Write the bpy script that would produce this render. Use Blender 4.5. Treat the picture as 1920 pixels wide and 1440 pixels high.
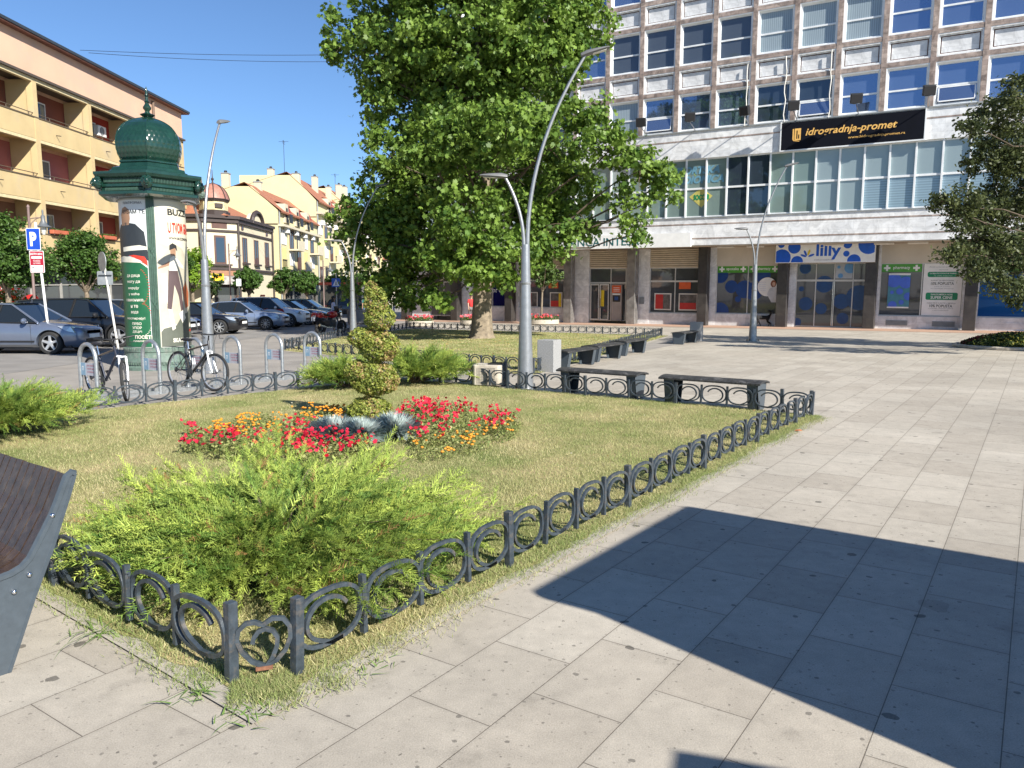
import bpy, bmesh, math, random
import numpy as np
from mathutils import Vector, Matrix, Euler
from math import sin, cos, pi, radians, atan, atan2, sqrt, hypot

for o in list(bpy.data.objects): bpy.data.objects.remove(o)
SC = bpy.context.scene
COL = SC.collection
random.seed(7); RNG = np.random.default_rng(7)

# ---------------------------------------------------------------- camera
F = 1442.0; HC = 1.65; PITCH = atan(164 / F)
cam = bpy.data.cameras.new('camera'); camo = bpy.data.objects.new('camera', cam); COL.objects.link(camo)
camo.location = (0, 0, HC); camo.rotation_euler = (pi / 2 - PITCH, 0, 0)
cam.sensor_width = 36; cam.lens = F / 1920 * 36; cam.clip_start = .05; cam.clip_end = 3000
SC.camera = camo
# ---------------------------------------------------------------- sky and sun
SUN_AZ, SUN_EL = 140, 33
w = bpy.data.worlds.new('World'); SC.world = w; w.use_nodes = True
nt = w.node_tree; bg = nt.nodes['Background']
sky = nt.nodes.new('ShaderNodeTexSky'); sky.sky_type = 'NISHITA'; sky.sun_disc = False
sky.sun_elevation = radians(SUN_EL); sky.sun_rotation = radians(SUN_AZ)
sky.air_density = 1.0; sky.dust_density = 0.0; sky.ozone_density = 7.0; sky.altitude = 600
nt.links.new(sky.outputs[0], bg.inputs[0]); bg.inputs[1].default_value = .08
sl = bpy.data.lights.new('sun', 'SUN'); sl.energy = 5.0; sl.angle = radians(.5); sl.color = (1, .95, .86)
so = bpy.data.objects.new('sun', sl); COL.objects.link(so)
so.rotation_euler = (radians(90 - SUN_EL), 0, radians(180 - SUN_AZ)); so.location = (20, -20, 40)
SC.render.engine = 'CYCLES'
vs = SC.view_settings; vs.view_transform = 'Standard'; vs.look = 'None'; vs.exposure = 0.92; vs.gamma = 1
SC.cycles.max_bounces = 6; SC.cycles.transparent_max_bounces = 8

# ---------------------------------------------------------------- measuring helpers
def ray(px, py):
    x, y = (px - 960) / F, -(py - 720) / F
    return Vector((x, cos(PITCH) + y * sin(PITCH), -sin(PITCH) + y * cos(PITCH)))
def G(px, py, z=0.0):
    r = ray(px, py); t = (z - HC) / r.z
    return Vector((r.x * t, r.y * t, z))
def PT(px, py, dep):
    r = ray(px, py); t = dep / r.y
    return Vector((r.x * t, dep, HC + r.z * t))

# ---------------------------------------------------------------- object helpers
def tag(o, label=None, cat=None, group=None, kind=None):
    if label: o['label'] = label
    if cat: o['category'] = cat
    if group: o['group'] = group
    if kind: o['kind'] = kind
    return o
def thing(name, label, cat, loc=(0, 0, 0), rz=0, group=None):
    o = bpy.data.objects.new(name, None); COL.objects.link(o); o.empty_display_size = .1
    o.location = loc; o.rotation_euler = (0, 0, rz)
    return tag(o, label, cat, group)
def link(name, me, parent=None, loc=None, rot=None, scale=None):
    o = bpy.data.objects.new(name, me); COL.objects.link(o)
    if parent: o.parent = parent
    if loc is not None: o.location = loc
    if rot is not None: o.rotation_euler = rot
    if scale is not None: o.scale = scale
    return o
def copy_tree(o, parent=None):
    c = o.copy(); COL.objects.link(c); c.parent = parent
    for ch in o.children: copy_tree(ch, c)
    return c

class MB:
    def __init__(s): s.v = []; s.f = []; s.T = None
    def add(s, vs, fs, M=None):
        n = len(s.v)
        for p in vs:
            p = Vector(p)
            if M is not None: p = M @ p
            s.v.append(tuple(p))
        for f in fs: s.f.append(tuple(i + n for i in f))
        return s
    def box(s, x0, x1, y0, y1, z0, z1, M=None):
        vs = [(x0, y0, z0), (x1, y0, z0), (x1, y1, z0), (x0, y1, z0), (x0, y0, z1), (x1, y0, z1), (x1, y1, z1), (x0, y1, z1)]
        return s.add(vs, [(0, 3, 2, 1), (4, 5, 6, 7), (0, 1, 5, 4), (1, 2, 6, 5), (2, 3, 7, 6), (3, 0, 4, 7)], M)
    def prism(s, poly, z0, z1, M=None):      # poly in xy
        n = len(poly)
        vs = [(x, y, z0) for x, y in poly] + [(x, y, z1) for x, y in poly]
        fs = [tuple(range(n))[::-1], tuple(range(n, 2 * n))] + [(i, (i + 1) % n, n + (i + 1) % n, n + i) for i in range(n)]
        return s.add(vs, fs, M)
    def xz(s, poly, y0, y1, M=None):         # polygon in xz extruded along y
        n = len(poly)
        vs = [(x, y0, z) for x, z in poly] + [(x, y1, z) for x, z in poly]
        fs = [tuple(range(n)), tuple(range(n, 2 * n))[::-1]] + [((i + 1) % n, i, n + i, n + (i + 1) % n) for i in range(n)]
        return s.add(vs, fs, M)
    def lathe(s, prof, n=16, M=None, phase=0, caps=True):   # prof: (r,z)
        vs = []; fs = []; m = len(prof)
        for r, z in prof:
            for k in range(n):
                a = 2 * pi * k / n + phase; vs.append((r * cos(a), r * sin(a), z))
        for i in range(m - 1):
            for k in range(n):
                k2 = (k + 1) % n; fs.append((i * n + k, i * n + k2, (i + 1) * n + k2, (i + 1) * n + k))
        if caps:
            fs.append(tuple(range(n))[::-1]); fs.append(tuple((m - 1) * n + k for k in range(n)))
        return s.add(vs, fs, M)
    def tube(s, pts, r, n=8, M=None, closed=False, flat=1.0, up=None, phase=0):
        pts = [Vector(p) for p in pts]; m = len(pts)
        rs = list(r) if hasattr(r, '__len__') else [r] * m
        vs = []; fs = []; ref = Vector(up) if up else None
        last = None
        for i, p in enumerate(pts):
            a = pts[(i - 1) % m] if (closed or i > 0) else p
            b = pts[(i + 1) % m] if (closed or i < m - 1) else p
            t = (b - a).normalized() if (b - a).length > 1e-9 else Vector((0, 0, 1))
            if ref is None: q = Vector((0, 0, 1)) if abs(t.z) < .9 else Vector((1, 0, 0))
            else: q = ref
            if last is not None and ref is None: q = last
            e1 = (q - t * q.dot(t)); e1 = e1.normalized() if e1.length > 1e-6 else t.orthogonal().normalized()
            last = e1; e2 = t.cross(e1)
            for k in range(n):
                an = 2 * pi * k / n + phase
                vs.append(p + e1 * (rs[i] * cos(an)) + e2 * (rs[i] * flat * sin(an)))
        seg = m if closed else m - 1
        for i in range(seg):
            j = (i + 1) % m
            for k in range(n):
                k2 = (k + 1) % n; fs.append((i * n + k, i * n + k2, j * n + k2, j * n + k))
        if not closed: fs.append(tuple(range(n))[::-1]); fs.append(tuple((m - 1) * n + k for k in range(n)))
        return s.add(vs, fs, M)
    def bar(s, a, b, w, h, up=(0, 0, 1)):
        a = Vector(a); b = Vector(b); t = (b - a).normalized(); u = Vector(up)
        e1 = t.cross(u); e1 = e1.normalized() if e1.length > 1e-6 else Vector((1, 0, 0)); e2 = e1.cross(t)
        vs = []
        for p in (a, b):
            for i, j in ((-1, -1), (1, -1), (1, 1), (-1, 1)): vs.append(p + e1 * (i * w / 2) + e2 * (j * h / 2))
        return s.add(vs, [(0, 3, 2, 1), (4, 5, 6, 7), (0, 1, 5, 4), (1, 2, 6, 5), (2, 3, 7, 6), (3, 0, 4, 7)])
    def ball(s, c, r, n=12, m=8, M=None):
        r = r if hasattr(r, '__len__') else (r, r, r)
        vs = [(c[0], c[1], c[2] - r[2])]; fs = []
        for i in range(1, m):
            a = -pi / 2 + pi * i / m
            for k in range(n):
                b = 2 * pi * k / n; vs.append((c[0] + r[0] * cos(a) * cos(b), c[1] + r[1] * cos(a) * sin(b), c[2] + r[2] * sin(a)))
        vs.append((c[0], c[1], c[2] + r[2])); N = len(vs) - 1
        for k in range(n): fs.append((0, 1 + (k + 1) % n, 1 + k)); fs.append((N, N - n + k, N - n + (k + 1) % n))
        for i in range(m - 2):
            for k in range(n): k2 = (k + 1) % n; fs.append((1 + i * n + k, 1 + i * n + k2, 1 + (i + 1) * n + k2, 1 + (i + 1) * n + k))
        return s.add(vs, fs, M)
    def mesh(s, name, mat, smooth=False, bevel=0):
        me = bpy.data.meshes.new(name); me.from_pydata(s.v, [], s.f); me.update()
        if bevel or True:
            bm = bmesh.new(); bm.from_mesh(me)
            bmesh.ops.recalc_face_normals(bm, faces=bm.faces)
            if bevel:
                ed = [e for e in bm.edges if len(e.link_faces) == 2 and e.calc_face_angle(0) > .6]
                bmesh.ops.bevel(bm, geom=ed, offset=bevel, segments=1, affect='EDGES', profile=.5)
            bm.to_mesh(me); bm.free()
        if mat: me.materials.append(mat)
        if smooth:
            me.polygons.foreach_set('use_smooth', [True] * len(me.polygons))
            if smooth != 'all':
                try: me.set_sharp_from_angle(angle=radians(smooth if smooth is not True else 38))
                except Exception: pass
        return me
    def build(s, name, mat, parent=None, smooth=False, bevel=0, loc=None, rot=None):
        return link(name, s.mesh(name, mat, smooth, bevel), parent, loc, rot)

def npmesh(name, verts, k, mat, parent=None, cols=None, smooth=False):
    """verts (N*k,3): N polygons with k corners each; cols (N,3) face colours -> attribute Col"""
    N = len(verts) // k
    me = bpy.data.meshes.new(name)
    me.vertices.add(N * k); me.vertices.foreach_set('co', np.asarray(verts, np.float32).ravel())
    me.loops.add(N * k); me.loops.foreach_set('vertex_index', np.arange(N * k, dtype=np.int32))
    me.polygons.add(N); me.polygons.foreach_set('loop_start', np.arange(0, N * k, k, dtype=np.int32))
    me.polygons.foreach_set('loop_total', np.full(N, k, np.int32))
    if cols is not None:
        at = me.attributes.new('Col', 'FLOAT_COLOR', 'POINT')
        c = np.ones((N * k, 4), np.float32); c[:, :3] = np.repeat(cols, k, 0); at.data.foreach_set('color', c.ravel())
    me.update(calc_edges=True); me.materials.append(mat)
    if smooth: me.polygons.foreach_set('use_smooth', [True] * N)
    return link(name, me, parent)

# ---------------------------------------------------------------- materials
def mat(name, col, rough=.6, metal=0, var=.12, scale=4, bump=0, bscale=40, coat=0, spec=.5, attr=False, trans=0, emit=0, detail=4, coords='Object', dark=None, dscale=1.5):
    m = bpy.data.materials.new(name); m.use_nodes = True; t = m.node_tree; N = t.nodes; L = t.links
    b = N['Principled BSDF']; b.inputs['Roughness'].default_value = rough; b.inputs['Metallic'].default_value = metal
    b.inputs['Specular IOR Level'].default_value = spec; b.inputs['Coat Weight'].default_value = coat; b.inputs['Coat Roughness'].default_value = .05
    tc = N.new('ShaderNodeTexCoord'); out = None
    if attr:
        a = N.new('ShaderNodeAttribute'); a.attribute_name = 'Col'; out = a.outputs['Color']
    else:
        rgb = N.new('ShaderNodeRGB'); rgb.outputs[0].default_value = (*col, 1); out = rgb.outputs[0]
    if var:
        n = N.new('ShaderNodeTexNoise'); n.inputs['Scale'].default_value = scale; n.inputs['Detail'].default_value = detail
        L.new(tc.outputs[coords], n.inputs['Vector'])
        mr = N.new('ShaderNodeMapRange'); mr.inputs['From Min'].default_value = .3; mr.inputs['From Max'].default_value = .7
        mr.inputs['To Min'].default_value = 1 - var; mr.inputs['To Max'].default_value = 1 + var; L.new(n.outputs['Fac'], mr.inputs['Value'])
        mx = N.new('ShaderNodeVectorMath'); mx.operation = 'SCALE'; L.new(out, mx.inputs[0]); L.new(mr.outputs[0], mx.inputs['Scale']); out = mx.outputs[0]
    if dark is not None:
        n = N.new('ShaderNodeTexNoise'); n.inputs['Scale'].default_value = dscale; n.inputs['Detail'].default_value = 8; n.inputs['Roughness'].default_value = .65
        L.new(tc.outputs[coords], n.inputs['Vector'])
        r = N.new('ShaderNodeMapRange'); r.inputs['From Min'].default_value = .52; r.inputs['From Max'].default_value = .68; L.new(n.outputs['Fac'], r.inputs['Value'])
        mx = N.new('ShaderNodeMix'); mx.data_type = 'RGBA'; L.new(r.outputs[0], mx.inputs[0]); L.new(out, mx.inputs[6]); mx.inputs[7].default_value = (*dark, 1); out = mx.outputs[2]
    L.new(out, b.inputs['Base Color'])
    if bump:
        n = N.new('ShaderNodeTexNoise'); n.inputs['Scale'].default_value = bscale; n.inputs['Detail'].default_value = 5; L.new(tc.outputs[coords], n.inputs['Vector'])
        bp = N.new('ShaderNodeBump'); bp.inputs['Strength'].default_value = bump; bp.inputs['Distance'].default_value = .02
        L.new(n.outputs['Fac'], bp.inputs['Height']); L.new(bp.outputs[0], b.inputs['Normal'])
    if trans:
        tr = N.new('ShaderNodeBsdfTranslucent'); L.new(out, tr.inputs['Color'])
        ms = N.new('ShaderNodeMixShader'); ms.inputs[0].default_value = trans
        L.new(b.outputs[0], ms.inputs[1]); L.new(tr.outputs[0], ms.inputs[2]); L.new(ms.outputs[0], N['Material Output'].inputs[0])
    return m

# text as flat mesh fitted into a box w x h, then mapped
def textmesh(txt, wdt, hgt, m, fmap=None, bold=.0, shear=0, name='lettering', parent=None, loc=None, center=True):
    cu = bpy.data.curves.new('t', 'FONT'); cu.body = txt; cu.offset = bold; cu.shear = shear; cu.resolution_u = 3
    cu.align_x = 'CENTER'
    ob = bpy.data.objects.new('t', cu); COL.objects.link(ob)
    dg = bpy.context.evaluated_depsgraph_get(); me = bpy.data.meshes.new_from_object(ob.evaluated_get(dg))
    bpy.data.objects.remove(ob); bpy.data.curves.remove(cu)
    co = np.empty(len(me.vertices) * 3); me.vertices.foreach_get('co', co); co = co.reshape(-1, 3)
    mn = co.min(0); mx = co.max(0); d = np.maximum(mx - mn, 1e-6)
    if wdt is None: wdt = d[0] * hgt / d[1]
    if hgt is None: hgt = d[1] * wdt / d[0]
    x = (co[:, 0] - mn[0]) / d[0] * wdt - wdt / 2; y = (co[:, 1] - mn[1]) / d[1] * hgt - hgt / 2
    if fmap is None: out = np.stack([x, np.zeros_like(x), y], 1)
    else: out = np.array([fmap(a, b) for a, b in zip(x, y)])
    me.vertices.foreach_set('co', out.ravel()); me.update(); me.name = name
    me.materials.clear(); me.materials.append(m)
    return link(name, me, parent, loc)

def disc(x, z, r, y=0, n=24, rz=None):
    rz = rz or r
    return [(x + r * cos(2 * pi * k / n), y, z + rz * sin(2 * pi * k / n)) for k in range(n)]
def clip_poly(p, x0, x1, z0, z1):
    def cl(p, ins, inter):
        o = []
        for i in range(len(p)):
            a, b = p[i - 1], p[i]
            if ins(b):
                if not ins(a): o.append(inter(a, b))
                o.append(b)
            elif ins(a): o.append(inter(a, b))
        return o
    def ix(v):
        return lambda a, b: tuple(a[k] + (b[k] - a[k]) * (v - a[0]) / (b[0] - a[0]) for k in range(3))
    def iz(v):
        return lambda a, b: tuple(a[k] + (b[k] - a[k]) * (v - a[2]) / (b[2] - a[2]) for k in range(3))
    p = cl(p, lambda q: q[0] >= x0, ix(x0)); p = cl(p, lambda q: q[0] <= x1, ix(x1)) if p else p
    p = cl(p, lambda q: q[2] >= z0, iz(z0)) if p else p; p = cl(p, lambda q: q[2] <= z1, iz(z1)) if p else p
    return p
def flat(polys, name, m, parent):
    b = MB()
    for p in polys:
        if len(p) >= 3: b.add(p, [tuple(range(len(p)))])
    return b.build(name, m, parent)
def apply_mods(o):
    dg = bpy.context.evaluated_depsgraph_get(); me = bpy.data.meshes.new_from_object(o.evaluated_get(dg))
    o.modifiers.clear(); o.data = me; return o

# palette
M = {}
M['steel'] = mat('painted_steel', (.04, .052, .065), .42, .0, .3, 30, .15, 60, spec=.5, dark=(.11, .095, .08), dscale=16)
M['galv'] = mat('galvanised', (.42, .44, .45), .38, .75, .2, 18, .1, 60)
M['lampgrey'] = mat('lamp_grey', (.30, .31, .32), .35, .6, .12, 9, .1, 90)
M['lamphead'] = mat('lamp_head', (.13, .13, .13), .5)
M['lens'] = mat('lamp_lens', (.55, .55, .5), .2)
M['darkmetal'] = mat('dark_metal', (.03, .035, .04), .45)
M['black'] = mat('black_plastic', (.015, .015, .017), .5)
M['rubber'] = mat('rubber', (.02, .02, .02), .8)
M['chrome'] = mat('chrome', (.7, .7, .72), .15, 1, 0)
M['alloy'] = mat('alloy', (.55, .56, .58), .3, .7, 0)
M['white'] = mat('white_paint', (.78, .78, .76), .45, 0, .05)
M['offwhite'] = mat('off_white', (.62, .60, .55), .6, 0, .1)
M['red'] = mat('red_paint', (.45, .02, .02), .4)
M['green'] = mat('green_film', (.07, .30, .03), .35)
M['dgreen'] = mat('dark_green_print', (.0, .22, .09), .4)
M['blue'] = mat('blue_print', (.005, .09, .52), .35)
M['lblue'] = mat('light_blue_print', (.10, .28, .55), .35)
M['navy'] = mat('navy_film', (.012, .012, .10), .25)
M['yellow'] = mat('yellow_print', (.75, .55, .02), .5)
M['orange'] = mat('orange_print', (.62, .10, .02), .5)
M['banner'] = mat('banner_black', (.004, .005, .010), .8, spec=.15)
M['gold'] = mat('gold_letters', (.78, .45, .12), .4)
M['teal'] = mat('teal_letters', (.01, .10, .10), .4)
M['grey'] = mat('grey_print', (.25, .27, .28), .6)
M['granite'] = mat('granite', (.27, .27, .265), .75, 0, .6, 75, .15, 150, detail=3)
M['concrete'] = mat('concrete', (.47, .42, .34), .85, 0, .12, 12, .3, 80, dark=(.33, .29, .23), dscale=5)
M['kerb'] = mat('kerb_stone', (.37, .335, .28), .85, 0, .12, 9, .2, 90)
M['bark'] = mat('bark', (.20, .16, .115), .9, 0, .35, 14, .9, 22)
M['twig'] = mat('twig', (.10, .075, .05), .9, 0, .3, 20)
M['skin'] = mat('skin', (.50, .30, .21), .55)
# ================================================================ ground
def matground():
    m = bpy.data.materials.new('paving'); m.use_nodes = True; t = m.node_tree; N = t.nodes; L = t.links; b = N['Principled BSDF']
    tc = N.new('ShaderNodeTexCoord'); mp = N.new('ShaderNodeMapping'); mp.inputs['Rotation'].default_value = (0, 0, radians(-(90 - 34.3)))
    L.new(tc.outputs['Object'], mp.inputs['Vector'])
    sh = N.new('ShaderNodeVectorMath'); sh.operation = 'ADD'; sh.inputs[1].default_value = (.5, -.01, 0); L.new(mp.outputs[0], sh.inputs[0])
    br = N.new('ShaderNodeTexBrick'); br.offset = .5; br.inputs['Scale'].default_value = 1; br.inputs['Brick Width'].default_value = .615; br.inputs['Row Height'].default_value = .41
    br.inputs['Mortar Size'].default_value = .0023; br.inputs['Mortar Smooth'].default_value = .2; br.inputs['Bias'].default_value = 0
    br.inputs['Color1'].default_value = (.36, .32, .262, 1); br.inputs['Color2'].default_value = (.425, .385, .32, 1); br.inputs['Mortar'].default_value = (.15, .128, .10, 1)
    L.new(sh.outputs[0], br.inputs['Vector'])
    def noise(sc, det=4, rough=.5):
        n = N.new('ShaderNodeTexNoise'); n.inputs['Scale'].default_value = sc; n.inputs['Detail'].default_value = det; n.inputs['Roughness'].default_value = rough
        L.new(tc.outputs['Object'], n.inputs['Vector']); return n.outputs['Fac']
    def mr(v, a, b_, c, d):
        r = N.new('ShaderNodeMapRange'); r.inputs[1].default_value = a; r.inputs[2].default_value = b_; r.inputs[3].default_value = c; r.inputs[4].default_value = d; L.new(v, r.inputs[0]); return r.outputs[0]
    def scale(c, f):
        s = N.new('ShaderNodeVectorMath'); s.operation = 'SCALE'; L.new(c, s.inputs[0]); L.new(f, s.inputs['Scale']); return s.outputs[0]
    bq = N.new('ShaderNodeTexBrick'); bq.offset = .5; bq.inputs['Scale'].default_value = 1; bq.inputs['Brick Width'].default_value = .615; bq.inputs['Row Height'].default_value = .41; bq.inputs['Mortar Size'].default_value = .03; bq.inputs['Mortar Smooth'].default_value = 1; L.new(sh.outputs[0], bq.inputs['Vector'])
    c = br.outputs['Color']; c = scale(c, mr(bq.outputs['Fac'], 0, 1, 1, .93))
    c = scale(c, mr(noise(.35, 5, .6), .3, .7, .86, 1.14)); c = scale(c, mr(noise(1.7, 7, .75), .35, .65, .93, 1.05))
    c = scale(c, mr(noise(9, 6, .7), .3, .7, .9, 1.1))
    c = scale(c, mr(noise(170, 2, .5), .3, .7, .84, 1.16))
    # gum and oil spots
    def spots(sc, thr, dk, amt):
        nonlocal c
        v = N.new('ShaderNodeTexVoronoi'); v.voronoi_dimensions = '2D'; v.inputs['Scale'].default_value = sc; v.inputs['Randomness'].default_value = 1
        wv = N.new('ShaderNodeTexNoise'); wv.inputs['Scale'].default_value = sc * 4; L.new(tc.outputs['Object'], wv.inputs['Vector'])
        ad = N.new('ShaderNodeVectorMath'); ad.operation = 'MULTIPLY_ADD'; L.new(wv.outputs['Color'], ad.inputs[0]); ad.inputs[1].default_value = (.08 / sc * 2,) * 3; L.new(tc.outputs['Object'], ad.inputs[2])
        L.new(ad.outputs[0], v.inputs['Vector'])
        sr = N.new('ShaderNodeSeparateColor'); L.new(v.outputs['Color'], sr.inputs[0])
        gate = mr(sr.outputs[0], thr, thr + .02, 0, 1)
        rad = N.new('ShaderNodeMath'); rad.operation = 'MULTIPLY'; L.new(sr.outputs[1], rad.inputs[0]); rad.inputs[1].default_value = amt
        lt = N.new('ShaderNodeMath'); lt.operation = 'LESS_THAN'; L.new(v.outputs['Distance'], lt.inputs[0]); L.new(rad.outputs[0], lt.inputs[1])
        mu = N.new('ShaderNodeMath'); mu.operation = 'MULTIPLY'; L.new(gate, mu.inputs[0]); L.new(lt.outputs[0], mu.inputs[1])
        m2 = N.new('ShaderNodeMath'); m2.operation = 'MULTIPLY'; L.new(mu.outputs[0], m2.inputs[0]); m2.inputs[1].default_value = dk
        iv = N.new('ShaderNodeMath'); iv.operation = 'SUBTRACT'; iv.inputs[0].default_value = 1; L.new(m2.outputs[0], iv.inputs[1])
        c = scale(c, iv.outputs[0])
    spots(3.1, .62, .6, .085); spots(6.5, .6, .5, .085); spots(11, .6, .38, .09); spots(19, .6, .3, .12); spots(1.7, .72, .2, .16)
    c = scale(c, mr(noise(2.6, 8, .7), .58, .72, 1, .74)); c = scale(c, mr(noise(31, 3, .6), .66, .72, 1, .72))
    L.new(c, b.inputs['Base Color']); b.inputs['Roughness'].default_value = .72
    bp = N.new('ShaderNodeBump'); bp.inputs['Strength'].default_value = .25; bp.inputs['Distance'].default_value = .004; L.new(noise(120, 4), bp.inputs['Height'])
    b2 = N.new('ShaderNodeBump'); b2.invert = True; b2.inputs['Strength'].default_value = .6; b2.inputs['Distance'].default_value = .006; L.new(br.outputs['Fac'], b2.inputs['Height']); L.new(bp.outputs[0], b2.inputs['Normal'])
    L.new(b2.outputs[0], b.inputs['Normal']); return m
M['paving'] = matground()
M['asphalt'] = mat('asphalt_light', (.29, .265, .235), .85, 0, .13, .8, .3, 160, detail=8, dark=(.21, .195, .175), dscale=.7)
M['road'] = mat('asphalt_road', (.235, .222, .205), .85, 0, .15, 1.2, .3, 120, detail=8)
M['redstrip'] = mat('red_paving', (.42, .27, .19), .8, 0, .15, 5)

def sheet(name, poly, z, m, kind='structure', label=None):
    b = MB(); b.add([(x, y, z) for x, y in poly], [tuple(range(len(poly)))])
    o = b.build(name, m); o['kind'] = kind
    return o
sheet('plaza_ground', [(-900, -200), (900, -200), (900, 1500), (-900, 1500)], 0, M['paving'])
# lawn 1 corners
A1 = Vector((-1.20, 3.13, 0)); A2 = Vector((-.94, 3.2, 0)); B1 = Vector((4.14, 10.52, 0)); C1 = Vector((-2.35, 15.33, 0)); D1 = Vector((-8.24, 8.63, 0))
dR = (B1 - A2).normalized(); dB = (C1 - B1).normalized()
sheet('side_path', [(-9.6, 7.0), (-2.6, 15.2), (1.1, 16.4), (1.2, 18.0), (5.9, 27), (7.4, 32.4), (-4, 41), (-6, 60), (-6, 300), (-30, 300), (-30, -5), (-16, -5), (-14, 4)], .004, M['asphalt'])
sheet('parking_road', [(-16.9, 8), (-11.2, 8), (-9.5, 46), (-9.5, 250), (-18.2, 250), (-18.2, 30)], .008, M['road'])
# lawns
def matlawn():
    m = bpy.data.materials.new('lawn'); m.use_nodes = True; t = m.node_tree; N = t.nodes; L = t.links; b = N['Principled BSDF']
    tc = N.new('ShaderNodeTexCoord')
    def noise(sc, det=6, rough=.6):
        n = N.new('ShaderNodeTexNoise'); n.inputs['Scale'].default_value = sc; n.inputs['Detail'].default_value = det; n.inputs['Roughness'].default_value = rough
        L.new(tc.outputs['Object'], n.inputs['Vector']); return n.outputs['Fac']
    cr = N.new('ShaderNodeValToRGB'); e = cr.color_ramp.elements
    e[0].position = .3; e[0].color = (.15, .20, .06, 1); e[1].position = .70; e[1].color = (.46, .385, .225, 1)
    x = e.new(.5); x.color = (.29, .285, .13, 1)
    L.new(noise(1.1), cr.inputs[0])
    cr2 = N.new('ShaderNodeValToRGB'); e = cr2.color_ramp.elements; e[0].position = .35; e[0].color = (.45, .45, .4, 1); e[1].position = .65; e[1].color = (1.5, 1.4, 1.3, 1)
    L.new(noise(60, 4, .7), cr2.inputs[0])
    mx = N.new('ShaderNodeMix'); mx.data_type = 'RGBA'; mx.blend_type = 'MULTIPLY'; mx.inputs[0].default_value = 1; L.new(cr.outputs[0], mx.inputs[6]); L.new(cr2.outputs[0], mx.inputs[7])
    L.new(mx.outputs[2], b.inputs['Base Color']); b.inputs['Roughness'].default_value = .95; b.inputs['Specular IOR Level'].default_value = .1
    bp = N.new('ShaderNodeBump'); bp.inputs['Strength'].default_value = .8; bp.inputs['Distance'].default_value = .02; L.new(noise(70, 4), bp.inputs['Height']); L.new(bp.outputs[0], b.inputs['Normal']); return m
M['lawn'] = matlawn()
nR = Vector((dR.y, -dR.x, 0))
def off(p, a, b_=0): return (p + nR * a + dR * b_)
def wobble_poly(pts, amp=.05, step=.25):
    out = []
    for i in range(len(pts)):
        a = Vector(pts[i]); b_ = Vector(pts[(i + 1) % len(pts)]); d = (b_ - a); n = max(1, int(d.length / step)); per = Vector((d.y, -d.x, 0)).normalized()
        for k in range(n): p = a + d * (k / n) + per * random.uniform(-amp, amp); out.append((p.x, p.y))
    return out
KC = Vector((-1.0, 2.8, 0)); kerbpoly = [KC, off(B1, .18, .15), off(C1, -.0, .1) + dB * .1, D1 + Vector((-.12, .1, 0)), KC + (D1 - A1) * 1.01]
sheet('kerb_strip', [(p.x, p.y) for p in kerbpoly], .012, M['kerb'])
LAWN1 = [Vector((-1.02, 2.93, 0)), off(B1, .10, .08), C1.copy(), D1.copy(), Vector((-1.02, 2.93, 0)) + (D1 - A1) * .97]
sheet('lawn_base', wobble_poly(LAWN1, .035, .12), .016, M['lawn'])
# lawn 2
E1 = Vector((-7.0, 23.7, 0)); E2 = Vector((.42, 16.3, 0)); E3 = Vector((6.3, 32.4, 0)); E4 = Vector((-5.0, 39.3, 0)); E5 = Vector((-6.9, 33.5, 0))
E2 = Vector((.45, 16.25, 0))
kp = [E1 + Vector((-.2, -.3, 0)), E2 + Vector((.1, -.4, 0)), E3 + Vector((.5, 0, 0)), E4 + Vector((0, .4, 0)), E5 + Vector((-.3, .2, 0))]
sheet('kerb_strip', [(p.x, p.y) for p in kp], .0125, M['kerb'])
LAWN2 = [E1 + Vector((-.1, -.15, 0)), E2 + Vector((.0, -.25, 0)), E3 + Vector((.25, -.1, 0)), E4 + Vector((0, .1, 0)), E5]
sheet('lawn_base', wobble_poly(LAWN2, .04, .3), .016, M['lawn'])

# ---- grass blades and clutter
def inside(P, poly):
    x, y = P[:, 0], P[:, 1]; r = np.zeros(len(P), bool); n = len(poly); j = n - 1
    for i in range(n):
        xi, yi = poly[i][0], poly[i][1]; xj, yj = poly[j][0], poly[j][1]
        c = ((yi > y) != (yj > y)) & (x < (xj - xi) * (y - yi) / (yj - yi + 1e-12) + xi); r ^= c; j = i
    return r
def blades(name, P, hmin, hmax, wd, cols, mt, z0=.016, lean=.6, parent=None, seg=False):
    n = len(P); h = RNG.uniform(hmin, hmax, n); a = RNG.uniform(0, 2 * pi, n); le = RNG.uniform(0, lean, n) * h
    la = RNG.uniform(0, 2 * pi, n); bx = np.cos(a) * wd / 2; by = np.sin(a) * wd / 2
    z = np.full(n, z0) if np.isscalar(z0) else z0
    v0 = np.stack([P[:, 0] - bx, P[:, 1] - by, z], 1); v1 = np.stack([P[:, 0] + bx, P[:, 1] + by, z], 1)
    v2 = np.stack([P[:, 0] + np.cos(la) * le, P[:, 1] + np.sin(la) * le, z + h], 1)
    V = np.stack([v0, v1, v2], 1).reshape(-1, 3)
    o = npmesh(name, V, 3, mt, parent, cols); return o
M['grass'] = mat('grass_blades', (.2, .2, .1), .8, 0, .0, attr=True, trans=.25, spec=.2)
def fbm(x, y, s=1.0):
    v = 0
    for k, (fx, fy, ph) in enumerate([(1, .3, .2), (-.4, 1.1, 1.3), (1.7, 1.3, 2.1), (-1.9, 1.1, .5), (2.7, -2.3, 4.1)]):
        v = v + np.sin((x * fx + y * fy) * s * 2.2 + ph) / (1 + k * .5)
    return v / 3
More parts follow.
